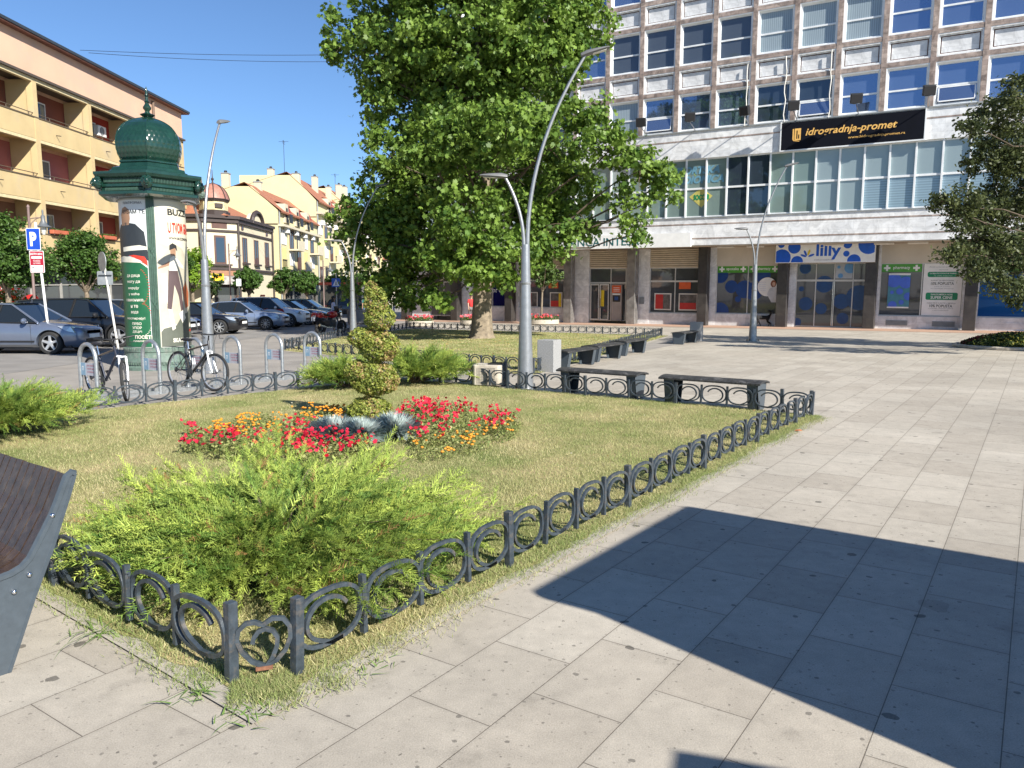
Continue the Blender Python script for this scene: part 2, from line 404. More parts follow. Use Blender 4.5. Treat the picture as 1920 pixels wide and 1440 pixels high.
def grasscol(P, green=0.0):
    n = len(P); f = fbm(P[:, 0], P[:, 1], 1.3) * 1.15 + RNG.normal(0, .6, n) - green - .12
    f = 1 / (1 + np.exp(-f * 2))[:, None]
    g = np.array([.21, .28, .085]); d = np.array([.56, .48, .28])
    c = g * (1 - f) + d * f
    return c * RNG.uniform(.65, 1.35, (n, 1))
l1 = [(p.x, p.y) for p in LAWN1]
P = np.stack([RNG.uniform(-8.5, 4.6, 900000), RNG.uniform(2.8, 15.4, 900000)], 1)
dist = np.hypot(P[:, 0], P[:, 1]); keep = RNG.uniform(0, 1, len(P)) < np.clip((5.2 / dist) ** 1.2, .12, 1)
fr = np.abs(P[:, 0]) < P[:, 1] * .70 + .3
P = P[keep & fr]; P = P[inside(P, l1)][:240000]
tag(blades('grass', P, .012, .035, .0045, grasscol(P), M['grass'], lean=1.2), 'short half dry grass of the fenced front lawn', 'grass', kind='stuff')
l2 = [(p.x, p.y) for p in LAWN2]
P = np.stack([RNG.uniform(-7.2, 6.6, 120000), RNG.uniform(16, 39.4, 120000)], 1); P = P[inside(P, l2)]
tag(blades('grass', P, .02, .05, .012, grasscol(P, .1), M['grass'], lean=1.0), 'short dry grass of the second lawn under the big tree', 'grass', kind='stuff')
# taller untidy grass along the fence foot and over the kerb
def edge_pts(a, b_, n, spread, shift=0):
    a = np.array(a[:2]); b_ = np.array(b_[:2]); t = RNG.uniform(0, 1, n)
    d = (b_ - a) / np.linalg.norm(b_ - a); per = np.array([d[1], -d[0]])
    c = fbm(t * 9, t * 0 + shift, 1.7)
    o_ = RNG.normal(0, spread, n) + shift + c * .05
    return a + (b_ - a) * t[:, None] + per * o_[:, None]
P = np.concatenate([edge_pts(A2, B1, 20000, .055, .07), edge_pts(A2, B1, 2500, .07, .12), edge_pts(D1, A1, 12000, .05, .06), edge_pts(A1, A2, 3000, .06, .1), edge_pts(B1, C1, 4000, .04, .04)])
P = np.concatenate([P, np.concatenate([RNG.normal([x, y], [.07, .05], (k, 2)) * np.array([1, 1]) for x, y, k in [(-.97, 3.0, 700), (-.80, 3.12, 400), (-1.3, 3.2, 350), (-.28, 4.05, 250), (-.62, 3.52, 250), (1.12, 6.1, 200), (-1.65, 3.4, 90)]])])
tag(blades('edge_grass', P, .012, .042, .0042, grasscol(P, .75), M['grass'], z0=.006, lean=1.6), 'scruffy longer grass along the fence foot', 'grass', kind='stuff')
# green weeds with broad blades on the paving corner
def weed(name, c, n, L0, label, r=.05):
    V = []; cols = []
    for i in range(n):
        a = random.uniform(0, 2 * pi); l = L0 * random.uniform(.5, 1.1); wd = random.uniform(.0025, .0055); el = random.uniform(.1, .7)
        b = Vector((c[0] + random.gauss(0, r), c[1] + random.gauss(0, r), .008)); d = Vector((cos(a), sin(a), 0)); s = Vector((-sin(a), cos(a), 0))
        prev = None; col = np.array([.17, .27, .07]) * random.uniform(.7, 1.4)
        for k in range(5):
            t = k / 4; p = b + d * (l * t) + Vector((0, 0, max(.004, l * el * (t - t * t * .95)))); w_ = wd * (1 - t * .9)
            q = (p - s * w_, p + s * w_)
            if prev: V += [prev[0], prev[1], q[1], q[0]]; cols.append(col)
            prev = q
    o = npmesh(name, np.array([tuple(v) for v in V]), 4, M['grass'], None, np.array(cols)); return tag(o, label, 'weed')
weed('weed_tuft', (-2.05, 3.62), 22, .2, 'broad bladed green weed beside the slatted bench leg')
weed('weed_tuft', (-1.33, 3.02), 20, .13, 'green weed lying over the kerb left of the fence corner posts')
weed('weed_tuft', (-1.05, 2.86), 26, .12, 'green weed spreading over the paving below the heart shaped fence panel')
weed('weed_tuft', (-.62, 3.28), 14, .09, 'small weed at the kerb right of the two corner posts')
# fallen leaves
def leaves_on_ground(name, P, size, colset, label, zz=.045):
    n = len(P); V = np.zeros((n, 4, 3)); a = RNG.uniform(0, 2 * pi, n); s = RNG.uniform(.5, 1, n) * size
    for k, (u, v) in enumerate([(-1, 0), (0, -.6), (1, 0), (0, .6)]):
        V[:, k, 0] = P[:, 0] + (np.cos(a) * u - np.sin(a) * v) * s; V[:, k, 1] = P[:, 1] + (np.sin(a) * u + np.cos(a) * v) * s
        V[:, k, 2] = zz + RNG.uniform(-.003, .014, n)
    c = np.array(colset)[RNG.integers(0, len(colset), n)] * RNG.uniform(.7, 1.2, (n, 1))
    return tag(npmesh(name, V.reshape(-1, 3), 4, M['grass'], None, c), label, 'leaves', kind='stuff')
P = np.stack([RNG.uniform(-7, 6.5, 2600), RNG.uniform(16.5, 36, 2600)], 1); P = P[inside(P, l2)]
leaves_on_ground('fallen_leaves', P, .05, [(.62, .46, .15), (.55, .4, .12), (.30, .17, .07)], 'yellow fallen leaves scattered under the big tree')
P = np.stack([RNG.uniform(-5, 4, 60), RNG.uniform(4, 14, 60)], 1); P = P[inside(P, l1)]
leaves_on_ground('fallen_leaves', P, .022, [(.6, .55, .42), (.45, .18, .05)], 'few pale dry leaves lying on the front lawn', .055)
lf = MB(); lf.add([(-.05, 0, .02), (-.01, -.03, .03), (.05, -.01, .022), (.03, .03, .035), (-.02, .03, .03)], [(0, 1, 2, 3, 4)])
o = lf.build('dry_leaf', mat('dry_leaf', (.5, .12, .03), .8)); o.location = G(1497, 811); tag(o, 'rust red dry leaf on the paving right of the far fence end', 'leaf')

# ================================================================ low scroll fences
def ring_mesh(pitch, key=[0]):
    b = MB(); a_, b_ = pitch / 2 - .018, .125; cz = .205; pts = []
    ai, bi = a_ * .66, .098
    n1 = 26
    for k in range(n1 + 1):
        th = -pi / 2 - .25 + (2 * pi + .25) * k / n1
        ex = 2.6; c_, s_ = cos(th), sin(th)
        pts.append((a_ * math.copysign(abs(c_) ** (2 / ex), c_), 0, cz + b_ * math.copysign(abs(s_) ** (2 / ex), s_)))
    ci = cz - b_ + bi + .016
    for k in range(2, 17):
        th = -pi / 2 + (radians(245)) * k / 16; f = min(1, k / 5)
        pts.append((ai * cos(th) + .012 * f, 0, ci + bi * sin(th)))
    b.tube(pts, .0138, 4, up=(0, 1, 0), phase=pi / 4)
    return b.mesh('scroll', M['steel'], 50)
postm = MB().box(-.0225, .0225, -.0225, .0225, -.02, .36).mesh('post', M['steel'], bevel=.003)
smallm = MB().box(-.013, .013, -.015, .015, .05, .335).mesh('picket', M['steel'])
def fence(a, b_, n, every, off_, label, inward=1):
    a = Vector(a); b_ = Vector(b_); d = b_ - a; L = d.length; pitch = L / n; rz = atan2(d.y, d.x)
    t = thing('scroll_fence', label, 'fence', (a.x, a.y, 0), rz, 'low scroll fences round the lawns')
    rm = ring_mesh(pitch)
    for i in range(n + 1):
        tilt = (random.uniform(-.04, .04), random.uniform(-.03, .03), 0)
        if (i + off_) % every == 0 or i in (0, n): link('post', postm, t, (i * pitch, 0, random.uniform(-.012, .004)), tilt)
        else: link('picket', smallm, t, (i * pitch, 0, 0), tilt)
        if i < n:
            link('scroll', rm, t, ((i + .5) * pitch, 0, random.uniform(-.006, .006)), (random.uniform(-.07, .07), random.uniform(-.02, .02), random.uniform(-.03, .03)), (inward, 1, 1))
    return t
fence(A2, B1, 22, 4, 0, 'long scroll fence of the front lawn beside the open paving, nearest on the right', -1)
fence(B1, C1, 20, 4, 3, 'scroll fence of the front lawn running in front of the two long dark benches', -1)
fence(C1, D1, 20, 4, 2, 'scroll fence of the front lawn in front of the bicycle hoops', -1)
fence(D1, A1, 20, 4, 0, 'scroll fence under the big juniper leading behind the slatted bench', -1)
# heart panel
t = thing('heart_fence_panel', 'short fence panel with a heart shaped scroll at the near lawn corner', 'fence', (A1.x, A1.y, 0), atan2(A2.y - A1.y, A2.x - A1.x))
hb = MB(); W2 = (A2 - A1).length / 2
h1 = [(W2 + x, 0, z) for x, z in [(0, .065), (-.05, .09), (-.09, .14), (-.108, .19), (-.10, .235), (-.07, .262), (-.035, .265), (0, .25), (.04, .275), (.085, .27), (.11, .235), (.112, .185), (.09, .13), (.05, .085), (0, .065), (.035, .10), (.055, .15), (.058, .19), (.04, .22), (.01, .232), (-.02, .222), (-.04, .195), (-.045, .17)]]
hb.tube(h1, .0135, 4, up=(0, 1, 0), phase=pi / 4); hb.build('heart_scroll', M['steel'], t, 50)
hb = MB(); hb.bar((W2 - .035, 0, .058), (W2 + .035, 0, .060), .03, .016); hb.build('rusty_weld', mat('rust', (.20, .09, .05), .9, 0, .3, 60), t)

fence(E1, E2, 26, 4, 1, 'scroll fence along the near side of the second lawn', -1)
fence(E2, E3, 42, 4, 2, 'scroll fence of the second lawn behind the row of small benches', -1)
fence(E3, E4, 34, 4, 1, 'scroll fence along the far side of the second lawn before the bank', -1)
fence(E4, E5, 14, 4, 2, 'short scroll fence on the left side of the second lawn near the arcade', -1)
fence(E5, E1, 24, 4, 2, 'scroll fence of the second lawn beside the red motorcycle', -1)

# ================================================================ benches
wood = mat('dark_wood', (.035, .021, .015), .38, 0, .4, 25, .1, 90, dark=(.07, .05, .038), dscale=14)
seatwood = mat('weathered_seat', (.035, .034, .033), .6, 0, .35, 12, .3, 60, dark=(.12, .115, .11), dscale=5)
plate = mat('bench_steel', (.055, .07, .085), .42, 0, .10, 30, .04, 150)
def flat_bench(pos, d, label, L=1.5, Wd=.42):
    rz = atan2(d[1], d[0])
    t = thing('backless_bench', label, 'bench', (pos[0], pos[1], 0), rz, 'dark backless benches along the lawns')
    b = MB(); n = 22; wd = L / n
    for i in range(n):
        x0 = i * wd - .03; poly = []
        for k in range(7):
            y = -Wd / 2 + Wd * k / 6; poly.append((y, .405 + .035 * (1 - (2 * y / Wd) ** 2)))
        pts = [(x0, y, z) for y, z in poly] + [(x0, y, z - .025) for y, z in poly[::-1]]
        pts2 = [(x + wd - .008, y, z) for x, y, z in pts]; m_ = len(pts)
        b.add(pts + pts2, [tuple(range(m_)), tuple(range(m_, 2 * m_))[::-1]] + [(j, (j + 1) % m_, m_ + (j + 1) % m_, m_ + j) for j in range(m_)])
    b.build('seat', seatwood, t)
    lm = MB()
    for s in (-1,):
        for yy in (0,): pass
    tw, bw = Wd / 2 - .02, Wd / 2 - .09
    lm = MB(); pl = [(-tw, .40), (tw, .40), (bw, .01), (-bw, .01)]
    n4 = [(0, y, z) for y, z in pl]; n5 = [(.012, y, z) for y, z in pl]
    lm.add(n4 + n5, [(0, 1, 2, 3), (7, 6, 5, 4), (0, 4, 5, 1), (1, 5, 6, 2), (2, 6, 7, 3), (3, 7, 4, 0)])
    for s in (-1, 1):
        lm.add([(0, s * tw, .40), (.16, s * tw, .40), (.16, s * bw, .01), (0, s * bw, .01), (0, s * (tw - .012), .40), (.16, s * (tw - .012), .40), (.16, s * (bw - .012), .01), (0, s * (bw - .012), .01)],
               [(0, 1, 2, 3), (7, 6, 5, 4), (0, 4, 5, 1), (1, 5, 6, 2), (2, 6, 7, 3), (3, 7, 4, 0)])
        lm.box(.02, .12, s * bw * .8 - .02, s * bw * .8 + .02, 0, .012)
    me = lm.mesh('leg', plate)
    link('leg', me, t, (.05, 0, 0)); link('leg', me, t, (L - .08, 0, 0), (0, 0, pi))
    MB().bar((.1, -.12, .385), (L - .1, -.12, .385), .03, .03).bar((.1, .12, .385), (L - .1, .12, .385), .03, .03).build('rail', plate, t)
    return t
bd = (.8, -.6)
flat_bench((.9, 13.25), bd, 'long backless bench just right of the thick lamp post', 1.55)
flat_bench((2.42, 12.02), bd, 'long backless bench nearest the fence corner, right of the other long bench', 1.6)
nd = (.52, .854)
for (x, y), lb in [((1.08, 17.5), 'small backless bench directly right of the near granite block'), ((1.98, 19.35), 'second small backless bench from the near granite block'),
                   ((2.98, 21.4), 'third small backless bench from the near granite block'), ((5.72, 26.55), 'small backless bench against the far granite block')]:
    flat_bench((x, y), nd, lb, 1.6, .5)
# slatted bench with back at left edge
def big_bench():
    foot = Vector((-2.23, 3.212, 0)); n_ = Vector((.61, .79, 0)).normalized(); ax = Vector((-.79, .61, 0)).normalized()
    t = thing('slatted_bench', 'dark slatted bench with curved back and steel side plate at the left edge', 'bench', foot, 0)
    M4 = Matrix(((ax.x, n_.x, 0, 0), (ax.y, n_.y, 0, 0), (0, 0, 1, 0), (0, 0, 0, 1)))   # local x along bench, y back, z up
    out = [(-.02, 0), (.02, 0), (.075, .14), (.14, .31), (.235, .53), (.315, .745), (.345, .835), (.33, .845), (.31, .83), (.28, .76), (.24, .67), (.20, .60), (.168, .545), (.135, .49), (.10, .458), (.055, .44), (0, .432), (-.12, .44), (-.24, .455), (-.30, .43), (-.30, .40), (-.10, .33), (-.06, .16)]
    b = MB()
    for x0 in (0, 1.72):
        m_ = len(out)
        vs = [(x0, y, z) for y, z in out] + [(x0 + .014, y, z) for y, z in out]
        b = MB(); b.add(vs, [tuple(range(m_)), tuple(range(m_, 2 * m_))[::-1]] + [(i, (i + 1) % m_, m_ + (i + 1) % m_, m_ + i) for i in range(m_)], M4)
        rim = [(x0 + .007, y, z) for y, z in out[6:20]]; b.tube([M4 @ Vector(p) for p in rim], .017, 6)
        rim = [(x0 + .007, y, z) for y, z in out[1:7]]; b.tube([M4 @ Vector(p) for p in rim], .012, 6)
        o = b.build('side_plate', plate, t)
        if x0 == 0:
            for y, z in [(.235, .665), (.125, .42), (.06, .36)]:
                MB().ball(tuple(M4 @ Vector((-.006, y, z))), .012, 10, 6).build('bolt', M['chrome'], o, True)
    prof = [(y + .012, z + .004) for y, z in out[8:19]]
    prof = [(y - .006, z + .012) for y, z in out[8:19]]
    n = 22; wd = (1.70) / n
    for i in range(n):
        b = MB(); x0 = .02 + i * wd; jz = random.uniform(-.002, .002)
        for k in range(len(prof) - 1):
            y0, z0 = prof[k]; y1, z1 = prof[k + 1]
            dd = Vector((0, y1 - y0, z1 - z0)).normalized(); nn = Vector((0, -dd.z, dd.y)) * .02
            b.add([(x0, y0, z0 + jz), (x0 + wd - .010, y0, z0 + jz), (x0 + wd - .010, y1, z1 + jz), (x0, y1, z1 + jz),
                   (x0, y0 + nn.y, z0 + nn.z + jz), (x0 + wd - .010, y0 + nn.y, z0 + nn.z + jz), (x0 + wd - .010, y1 + nn.y, z1 + nn.z + jz), (x0, y1 + nn.y, z1 + nn.z + jz)],
                  [(0, 1, 2, 3), (7, 6, 5, 4), (0, 4, 5, 1), (1, 5, 6, 2), (2, 6, 7, 3), (3, 7, 4, 0)], M4)
        b.build('slat', wood, t)
big_bench()

# ================================================================ blocks and planters
def block(p, label):
    t = MB(); t.box(-.2, .2, -.2, .2, 0, .71); o = t.build('granite_block', M['granite'], None, bevel=.008)
    o.location = (p[0], p[1], 0); o.rotation_euler = (0, 0, radians(-28)); tag(o, label, 'stone block', 'granite blocks')
block((.82, 16.9), 'tall granite block just right of the thick lamp post')
block((6.85, 28.6), 'granite block at the far end of the bench row before the bank')
t = thing('litter_bin', 'square concrete clad litter bin behind the front lawn fence', 'bin', (-.42, 14.25, 0), radians(-12))
b = MB(); c_ = .05; h_ = .27
b.prism([(-h_ + c_, -h_), (h_ - c_, -h_), (h_, -h_ + c_), (h_, h_ - c_), (h_ - c_, h_), (-h_ + c_, h_), (-h_, h_ - c_), (-h_, -h_ + c_)], .03, .40); b.build('body', M['concrete'], t, bevel=.012)
b = MB()
for i in range(13): b.box(-.17 + i * .0283, -.166 + i * .0283, -h_ - .006, -h_ - .002, .06, .35)
for i in range(11): b.box(-.17, .17, -h_ - .0065, -h_ - .0025, .06 + i * .029, .063 + i * .029)
b.build('grid_panel', mat('panel_line', (.3, .27, .22), .9), t)
MB().box(.0, h_ - .03, -.12, .2, .40, .425).build('opening', M['black'], t)
for x in (-h_ - .035, h_ + .035): MB().box(x - .03, x + .03, -.04, .04, 0, .46 if x > 0 else .42).build('post', M['steel'], t)

def petals(P, size, cols, name, m, parent, up=.7, nrm=None, k=5):
    """flowers: n star discs"""
    n = len(P); V = np.zeros((n, 2 * k, 3)); a0 = RNG.uniform(0, 2 * pi, n); s = size * RNG.uniform(.7, 1.15, n)
    N = RNG.normal(0, 1, (n, 3)) * .45 + np.array([0, -.35, up]); N /= np.linalg.norm(N, axis=1)[:, None]
    T = np.cross(N, RNG.normal(0, 1, (n, 3))); T /= np.linalg.norm(T, axis=1)[:, None]; B = np.cross(N, T)
    for j in range(2 * k):
        a = a0 + pi * j / k; r = s * (1 if j % 2 == 0 else .72)
        V[:, j] = P + T * (r * np.cos(a))[:, None] + B * (r * np.sin(a))[:, None] + N * (s * (.18 if j % 2 == 0 else .1))[:, None]
    return npmesh(name, V.reshape(-1, 3), 2 * k, m, parent, cols)
M['petal'] = mat('petals', (.6, .02, .03), .5, 0, 0, attr=True, trans=.3, spec=.2)
M['leaf'] = mat('leaves', (.1, .2, .04), .5, 0, 0, attr=True, trans=.35, spec=.35)
def leafmesh(name, P, size, shape, cols, m, parent, upb=.6, outw=None, ob=.6):
    n = len(P); K = len(shape); N = RNG.normal(0, 1, (n, 3)) * .75; N[:, 2] += upb
    if outw is not None: N += outw * ob
    N /= np.linalg.norm(N, axis=1)[:, None]
    T = np.cross(N, RNG.normal(0, 1, (n, 3))); T /= np.linalg.norm(T, axis=1)[:, None] + 1e-9; B = np.cross(N, T)
    s = size * RNG.uniform(.65, 1.2, n); V = np.zeros((n, K, 3))
    for j, (u, v, w_) in enumerate(shape): V[:, j] = P + T * (s * u)[:, None] + B * (s * v)[:, None] + N * (s * w_)[:, None]
    return npmesh(name, V.reshape(-1, 3), K, m, parent, cols)
OVAL = [(-.5, 0, 0), (-.15, -.28, .06), (.3, -.2, .03), (.55, 0, -.08), (.3, .2, .03), (-.15, .28, .06)]
QUAD = [(-.5, 0, 0), (0, -.3, .08), (.5, 0, -.05), (0, .3, .08)]
MAPLE = [(-.5, 0, 0), (-.3, -.28, .05), (-.12, -.5, -.05), (.05, -.24, .05), (.36, -.36, -.05), (.3, -.08, .04), (.62, .0, -.1), (.3, .08, .04), (.36, .36, -.05), (.05, .24, .05), (-.12, .5, -.05), (-.3, .28, .05)]
def ramp(n, a, b_, lo=.7, hi=1.3, p=1.0):
    f = RNG.uniform(0, 1, (n, 1)) ** p; return (np.array(a) * (1 - f) + np.array(b_) * f) * RNG.uniform(lo, hi, (n, 1))
def flowerbed(name, label, pxpoly, nfl, h, kind, nleaf, gaps=.0):
    poly = [tuple(G(*q, h * .6))[:2] for q in pxpoly]; xs = [p[0] for p in poly]; ys = [p[1] for p in poly]
    t = thing(name, label, 'flower bed', (0, 0, 0)); t['kind'] = 'stuff'
    def samp(n):
        out = np.zeros((0, 2))
        while len(out) < n:
            P = np.stack([RNG.uniform(min(xs), max(xs), n * 3), RNG.uniform(min(ys), max(ys), n * 3)], 1)
            P = P[inside(P, poly)]; f = fbm(P[:, 0] * 3, P[:, 1] * 3, 1.5); P = P[f > -gaps - RNG.uniform(0, .6, len(P))]
            out = np.concatenate([out, P])
        return out[:n]
    L_ = samp(nleaf); P3 = np.column_stack([L_, RNG.uniform(.03, h, nleaf) * (.75 + .25 * fbm(L_[:, 0] * 4, L_[:, 1] * 4, 2))])
    leafmesh('foliage', P3, .038 if kind == 'petunia' else .028, OVAL, ramp(nleaf, (.14, .20, .05), (.36, .36, .14)), M['leaf'], t)
    # cluster flowers
    C = samp(max(4, nfl // 3)); idx = RNG.integers(0, len(C), nfl); Q = C[idx] + RNG.normal(0, .05, (nfl, 2))
    Q3 = np.column_stack([Q, h * RNG.uniform(.75, 1.15, nfl)])
    if kind == 'petunia':
        petals(Q3, .025, ramp(nfl, (.50, .008, .02), (.80, .04, .09), .6, 1.1), 'blossom', M['petal'], t)
    else:
        V = []
        b = MB()
        for q in Q3: b.ball(tuple(q), (random.uniform(.014, .023), random.uniform(.014, .023), .012), 7, 4)
        b.build('blossom', mat('marigold', (.66, .25, .012), .6, 0, .35, 60), t, False)
    return t
flowerbed('petunia_bed', 'red petunias right of the spiral topiary', [(742, 765), (775, 752), (870, 758), (905, 775), (950, 768), (980, 785), (955, 805), (900, 805), (860, 820), (780, 830), (750, 800)], 420, .2, 'petunia', 4200)
flowerbed('petunia_bed', 'red petunias left of the blue grass tufts', [(355, 800), (420, 805), (470, 830), (520, 800), (560, 790), (600, 810), (580, 830), (470, 850), (390, 845), (340, 830)], 200, .2, 'petunia', 3000)
flowerbed('petunia_bed', 'red petunias in front of the blue grass tufts', [(560, 815), (620, 805), (690, 815), (705, 835), (640, 850), (590, 865), (540, 850), (530, 830)], 230, .2, 'petunia', 2400)
flowerbed('marigold_bed', 'orange marigolds left of the topiary behind the red petunias', [(395, 800), (450, 785), (500, 772), (545, 795), (545, 822), (470, 825), (400, 815)], 110, .17, 'marigold', 2600)
flowerbed('marigold_bed', 'orange marigolds in the shade behind the blue grass tufts', [(555, 770), (600, 762), (650, 764), (650, 790), (590, 795), (550, 785)], 90, .17, 'marigold', 2200)
flowerbed('marigold_bed', 'sparse orange marigolds in front of the right hand petunias', [(770, 815), (850, 815), (930, 790), (985, 790), (960, 820), (870, 850), (790, 860), (765, 845)], 90, .12, 'marigold', 2600)
def soil(pxpoly):
    poly = [tuple(G(*q))[:2] for q in pxpoly]
    return poly
# blue fescue tufts
def fescue(px, py, r, h, label):
    c = G(px, py); n = 3000; a = RNG.uniform(0, 2 * pi, n); el = RNG.uniform(.05, 1.5, n); L_ = r * RNG.uniform(.5, 1.2, n)
    base = np.stack([c.x + np.cos(a) * r * .25 * RNG.uniform(0, 1, n), c.y + np.sin(a) * r * .25 * RNG.uniform(0, 1, n), np.full(n, .04)], 1)
    d = np.stack([np.cos(a) * np.cos(el), np.sin(a) * np.cos(el), np.sin(el) * h / r], 1)
    mid = base + d * (L_ * .55)[:, None]; mid[:, 2] += .03; tip = base + d * L_[:, None]; tip[:, 2] -= .03 * np.cos(el); tip[:, 2] = np.maximum(tip[:, 2], .04)
    s = np.stack([-np.sin(a), np.cos(a), 0 * a], 1) * .0034
    V = np.stack([base - s, base + s, mid + s, tip, mid - s], 1).reshape(-1, 3)
    o = npmesh('fescue_tuft', V, 5, M.setdefault('fescue', mat('fescue_blades', (.5, .6, .6), .7, 0, 0, attr=True, trans=.55, spec=.2)), None, ramp(n, (.55, .66, .64), (.80, .88, .86))); tag(o, label, 'ornamental grass', 'blue fescue tufts')
fescue(628, 828, .31, .25, 'leftmost blue grey fescue tuft in front of the topiary'); fescue(678, 830, .29, .24, 'middle blue grey fescue tuft in front of the topiary'); fescue(740, 824, .29, .27, 'right blue grey fescue tuft in front of the topiary')
# ================================================================ conifers
def juniper(name, c, R, Hh, nsh, label, seed=1, lim=(), skew=(0, 0), base=(.085, .18, .035), tip=(.46, .54, .11), rmin=.25, sc=1.0, plumes=()):
    rg = np.random.default_rng(seed)
    t = thing(name, label, 'shrub', (c[0], c[1], 0), 0, 'spreading junipers')
    fr = []   # frond origins, dirs, length
    wb = MB()
    for i in range(nsh):
        a = rg.uniform(0, 2 * pi); u = rg.uniform(rmin, 1) ** .7
        lobe = 1 + .17 * sin(3 * a + seed) + .15 * sin(5 * a + 2 * seed) + .08 * sin(9 * a + seed)
        r = R * u * lobe * rg.uniform(.85, 1.12)
        el = (1 - u) * 1.0 + rg.uniform(0, .28)
        d = Vector((cos(a), sin(a), 0))
        top = Hh * (1 - .55 * u ** 2) * rg.uniform(.7, 1.12)
        for (lx, ly), (nx, ny), mx in lim:
            ex = (c[0] + d.x * r - lx) * nx + (c[1] + d.y * r - ly) * ny - mx * rg.uniform(.3, 1.15)
            dn = d.x * nx + d.y * ny
            if ex > 0 and dn > .05: r = max(.15, r - ex / dn); top *= .92
        br_ = rg.uniform(0, 1)
        end = Vector((d.x * r + skew[0] * u, d.y * r + skew[1] * u, top))
        if plumes and i % 4 == 0:
            q_ = plumes[(i // 4) % len(plumes)]; sc_ = rg.uniform(.55, 1.04); end = Vector((q_[0] - c[0], q_[1] - c[1], 0)) * sc_ + Vector((rg.normal(0, .09), rg.normal(0, .09), q_[2] * (.35 + .65 * sc_) + rg.normal(0, .03))); u = sc_; br_ = rg.uniform(.5, 1)
        p0 = Vector((d.x * .05, d.y * .05, .04)); p1 = Vector((end.x * .5, end.y * .5, top * .75 + .02)); p2 = end
        n = 6; pts = []
        for k in range(n + 1):
            s = k / n; pts.append(p0 * ((1 - s) ** 2) + p1 * (2 * s * (1 - s)) + p2 * (s * s))
        if i % 5 == 0: wb.tube(pts, [.008 - .001 * k for k in range(n + 1)], 4)
        L0 = (p2 - p0).length
        for k in range(11):
            s = rg.uniform(.35, 1.0) if k < 9 else 1.0
            p = p0 * ((1 - s) ** 2) + p1 * (2 * s * (1 - s)) + p2 * (s * s)
            tg = ((p1 - p0) * (1 - s) + (p2 - p1) * s).normalized()
            dd = (tg + Vector(rg.normal(0, .38, 3)) + Vector((0, 0, .18))).normalized()
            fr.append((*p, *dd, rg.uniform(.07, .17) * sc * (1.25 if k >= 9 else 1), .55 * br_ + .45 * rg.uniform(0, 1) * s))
    fr = np.array(fr); n = len(fr); P0 = fr[:, :3]; D = fr[:, 3:6]; L = fr[:, 6]
    S = np.cross(D, np.array([0, 0, 1.0]) + rg.normal(0, .35, (n, 3))); S /= np.linalg.norm(S, axis=1)[:, None]; U = np.cross(S, D)
    V = []; C = []
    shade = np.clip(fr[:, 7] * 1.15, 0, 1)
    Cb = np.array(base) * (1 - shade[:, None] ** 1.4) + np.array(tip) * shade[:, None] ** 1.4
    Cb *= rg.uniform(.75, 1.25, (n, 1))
    brown = rg.uniform(0, 1, n) < .02; Cb[brown] = (.30, .18, .07)
    # axis sliver
    w_ = .0042 * sc
    droop = -.12
    def P(s): return P0 + D * (L * s)[:, None] + np.array([0, 0, droop]) * (L * s * s)[:, None]
    ax = np.stack([P(0) - S * w_, P(0) + S * w_, P(1.0)], 1); V.append(ax.reshape(-1, 3)); C.append(Cb)
    m = 8
    for k in range(m):
        for sgn in (-1, 1):
            s = (k + .3 + .4 * rg.random(n)) / m
            ln = L * (.38 - .26 * k / m) * rg.uniform(.7, 1.2, n)
            b0 = P(s); dv = D * .75 + S * sgn * .55 + U * rg.normal(.08, .3, n)[:, None]
            tipp = b0 + dv * ln[:, None]
            wv = np.cross(dv, U); wv = D * w_ * 1.15
            V.append(np.stack([b0 - wv, b0 + wv, tipp], 1).reshape(-1, 3)); C.append(Cb * rg.uniform(.85, 1.2, (n, 1)))
            # second order scale
            q = b0 + dv * (ln * .45)[:, None]; t2 = q + (D * .7 + S * sgn * .1 + U * rg.normal(0, .5, n)[:, None]) * (ln * .55)[:, None]
            V.append(np.stack([q - wv * .9, q + wv * .9, t2], 1).reshape(-1, 3)); C.append(Cb * rg.uniform(.85, 1.2, (n, 1)))
    V = np.concatenate(V); V[:, 2] = np.maximum(V[:, 2], .02)
    npmesh('foliage', V, 3, M['needle'], t, np.concatenate(C))
    wb.build('stem', M['twig'], t)
    return t
M['needle'] = mat('needles', (.2, .3, .05), .6, 0, 0, attr=True, trans=.28, spec=.3)
LF = (A1 - D1).normalized(); JP = []
for px_, py_, h_ in [(520, 832, .50), (490, 850, .48), (745, 842, .5), (700, 860, .5), (915, 940, .22), (840, 905, .33), (860, 985, .2), (250, 900, .40), (340, 880, .45), (190, 960, .25), (380, 1110, .2), (560, 1120, .22), (640, 1110, .22), (720, 1060, .24)]:
    q_ = G(px_, py_, h_); JP.append((q_.x, q_.y, h_))
juniper('juniper', (-1.45, 4.62), 1.15, .46, 1150, 'big bright green spreading juniper behind the heart fence panel', 3, (((A2.x, A2.y), (nR.x, nR.y), .0), ((A1.x, A1.y), (LF.y, -LF.x), -.16), ((A1.x, A1.y), (.0, -1.0), .02)), (.0, .0), plumes=JP)
juniper('juniper', (-6.15, 9.0), .95, .55, 380, 'spreading juniper cut by the left edge above the slatted bench', 5, (), (0, 0), sc=1.3)
juniper('juniper', (-1.85, 14.4), .72, .62, 300, 'juniper right behind the spiral topiary', 8, (), (.35, 0), sc=1.45)
juniper('juniper', (-2.95, 13.7), .62, .5, 240, 'juniper left behind the spiral topiary', 9, (), (-.1, 0), sc=1.45)
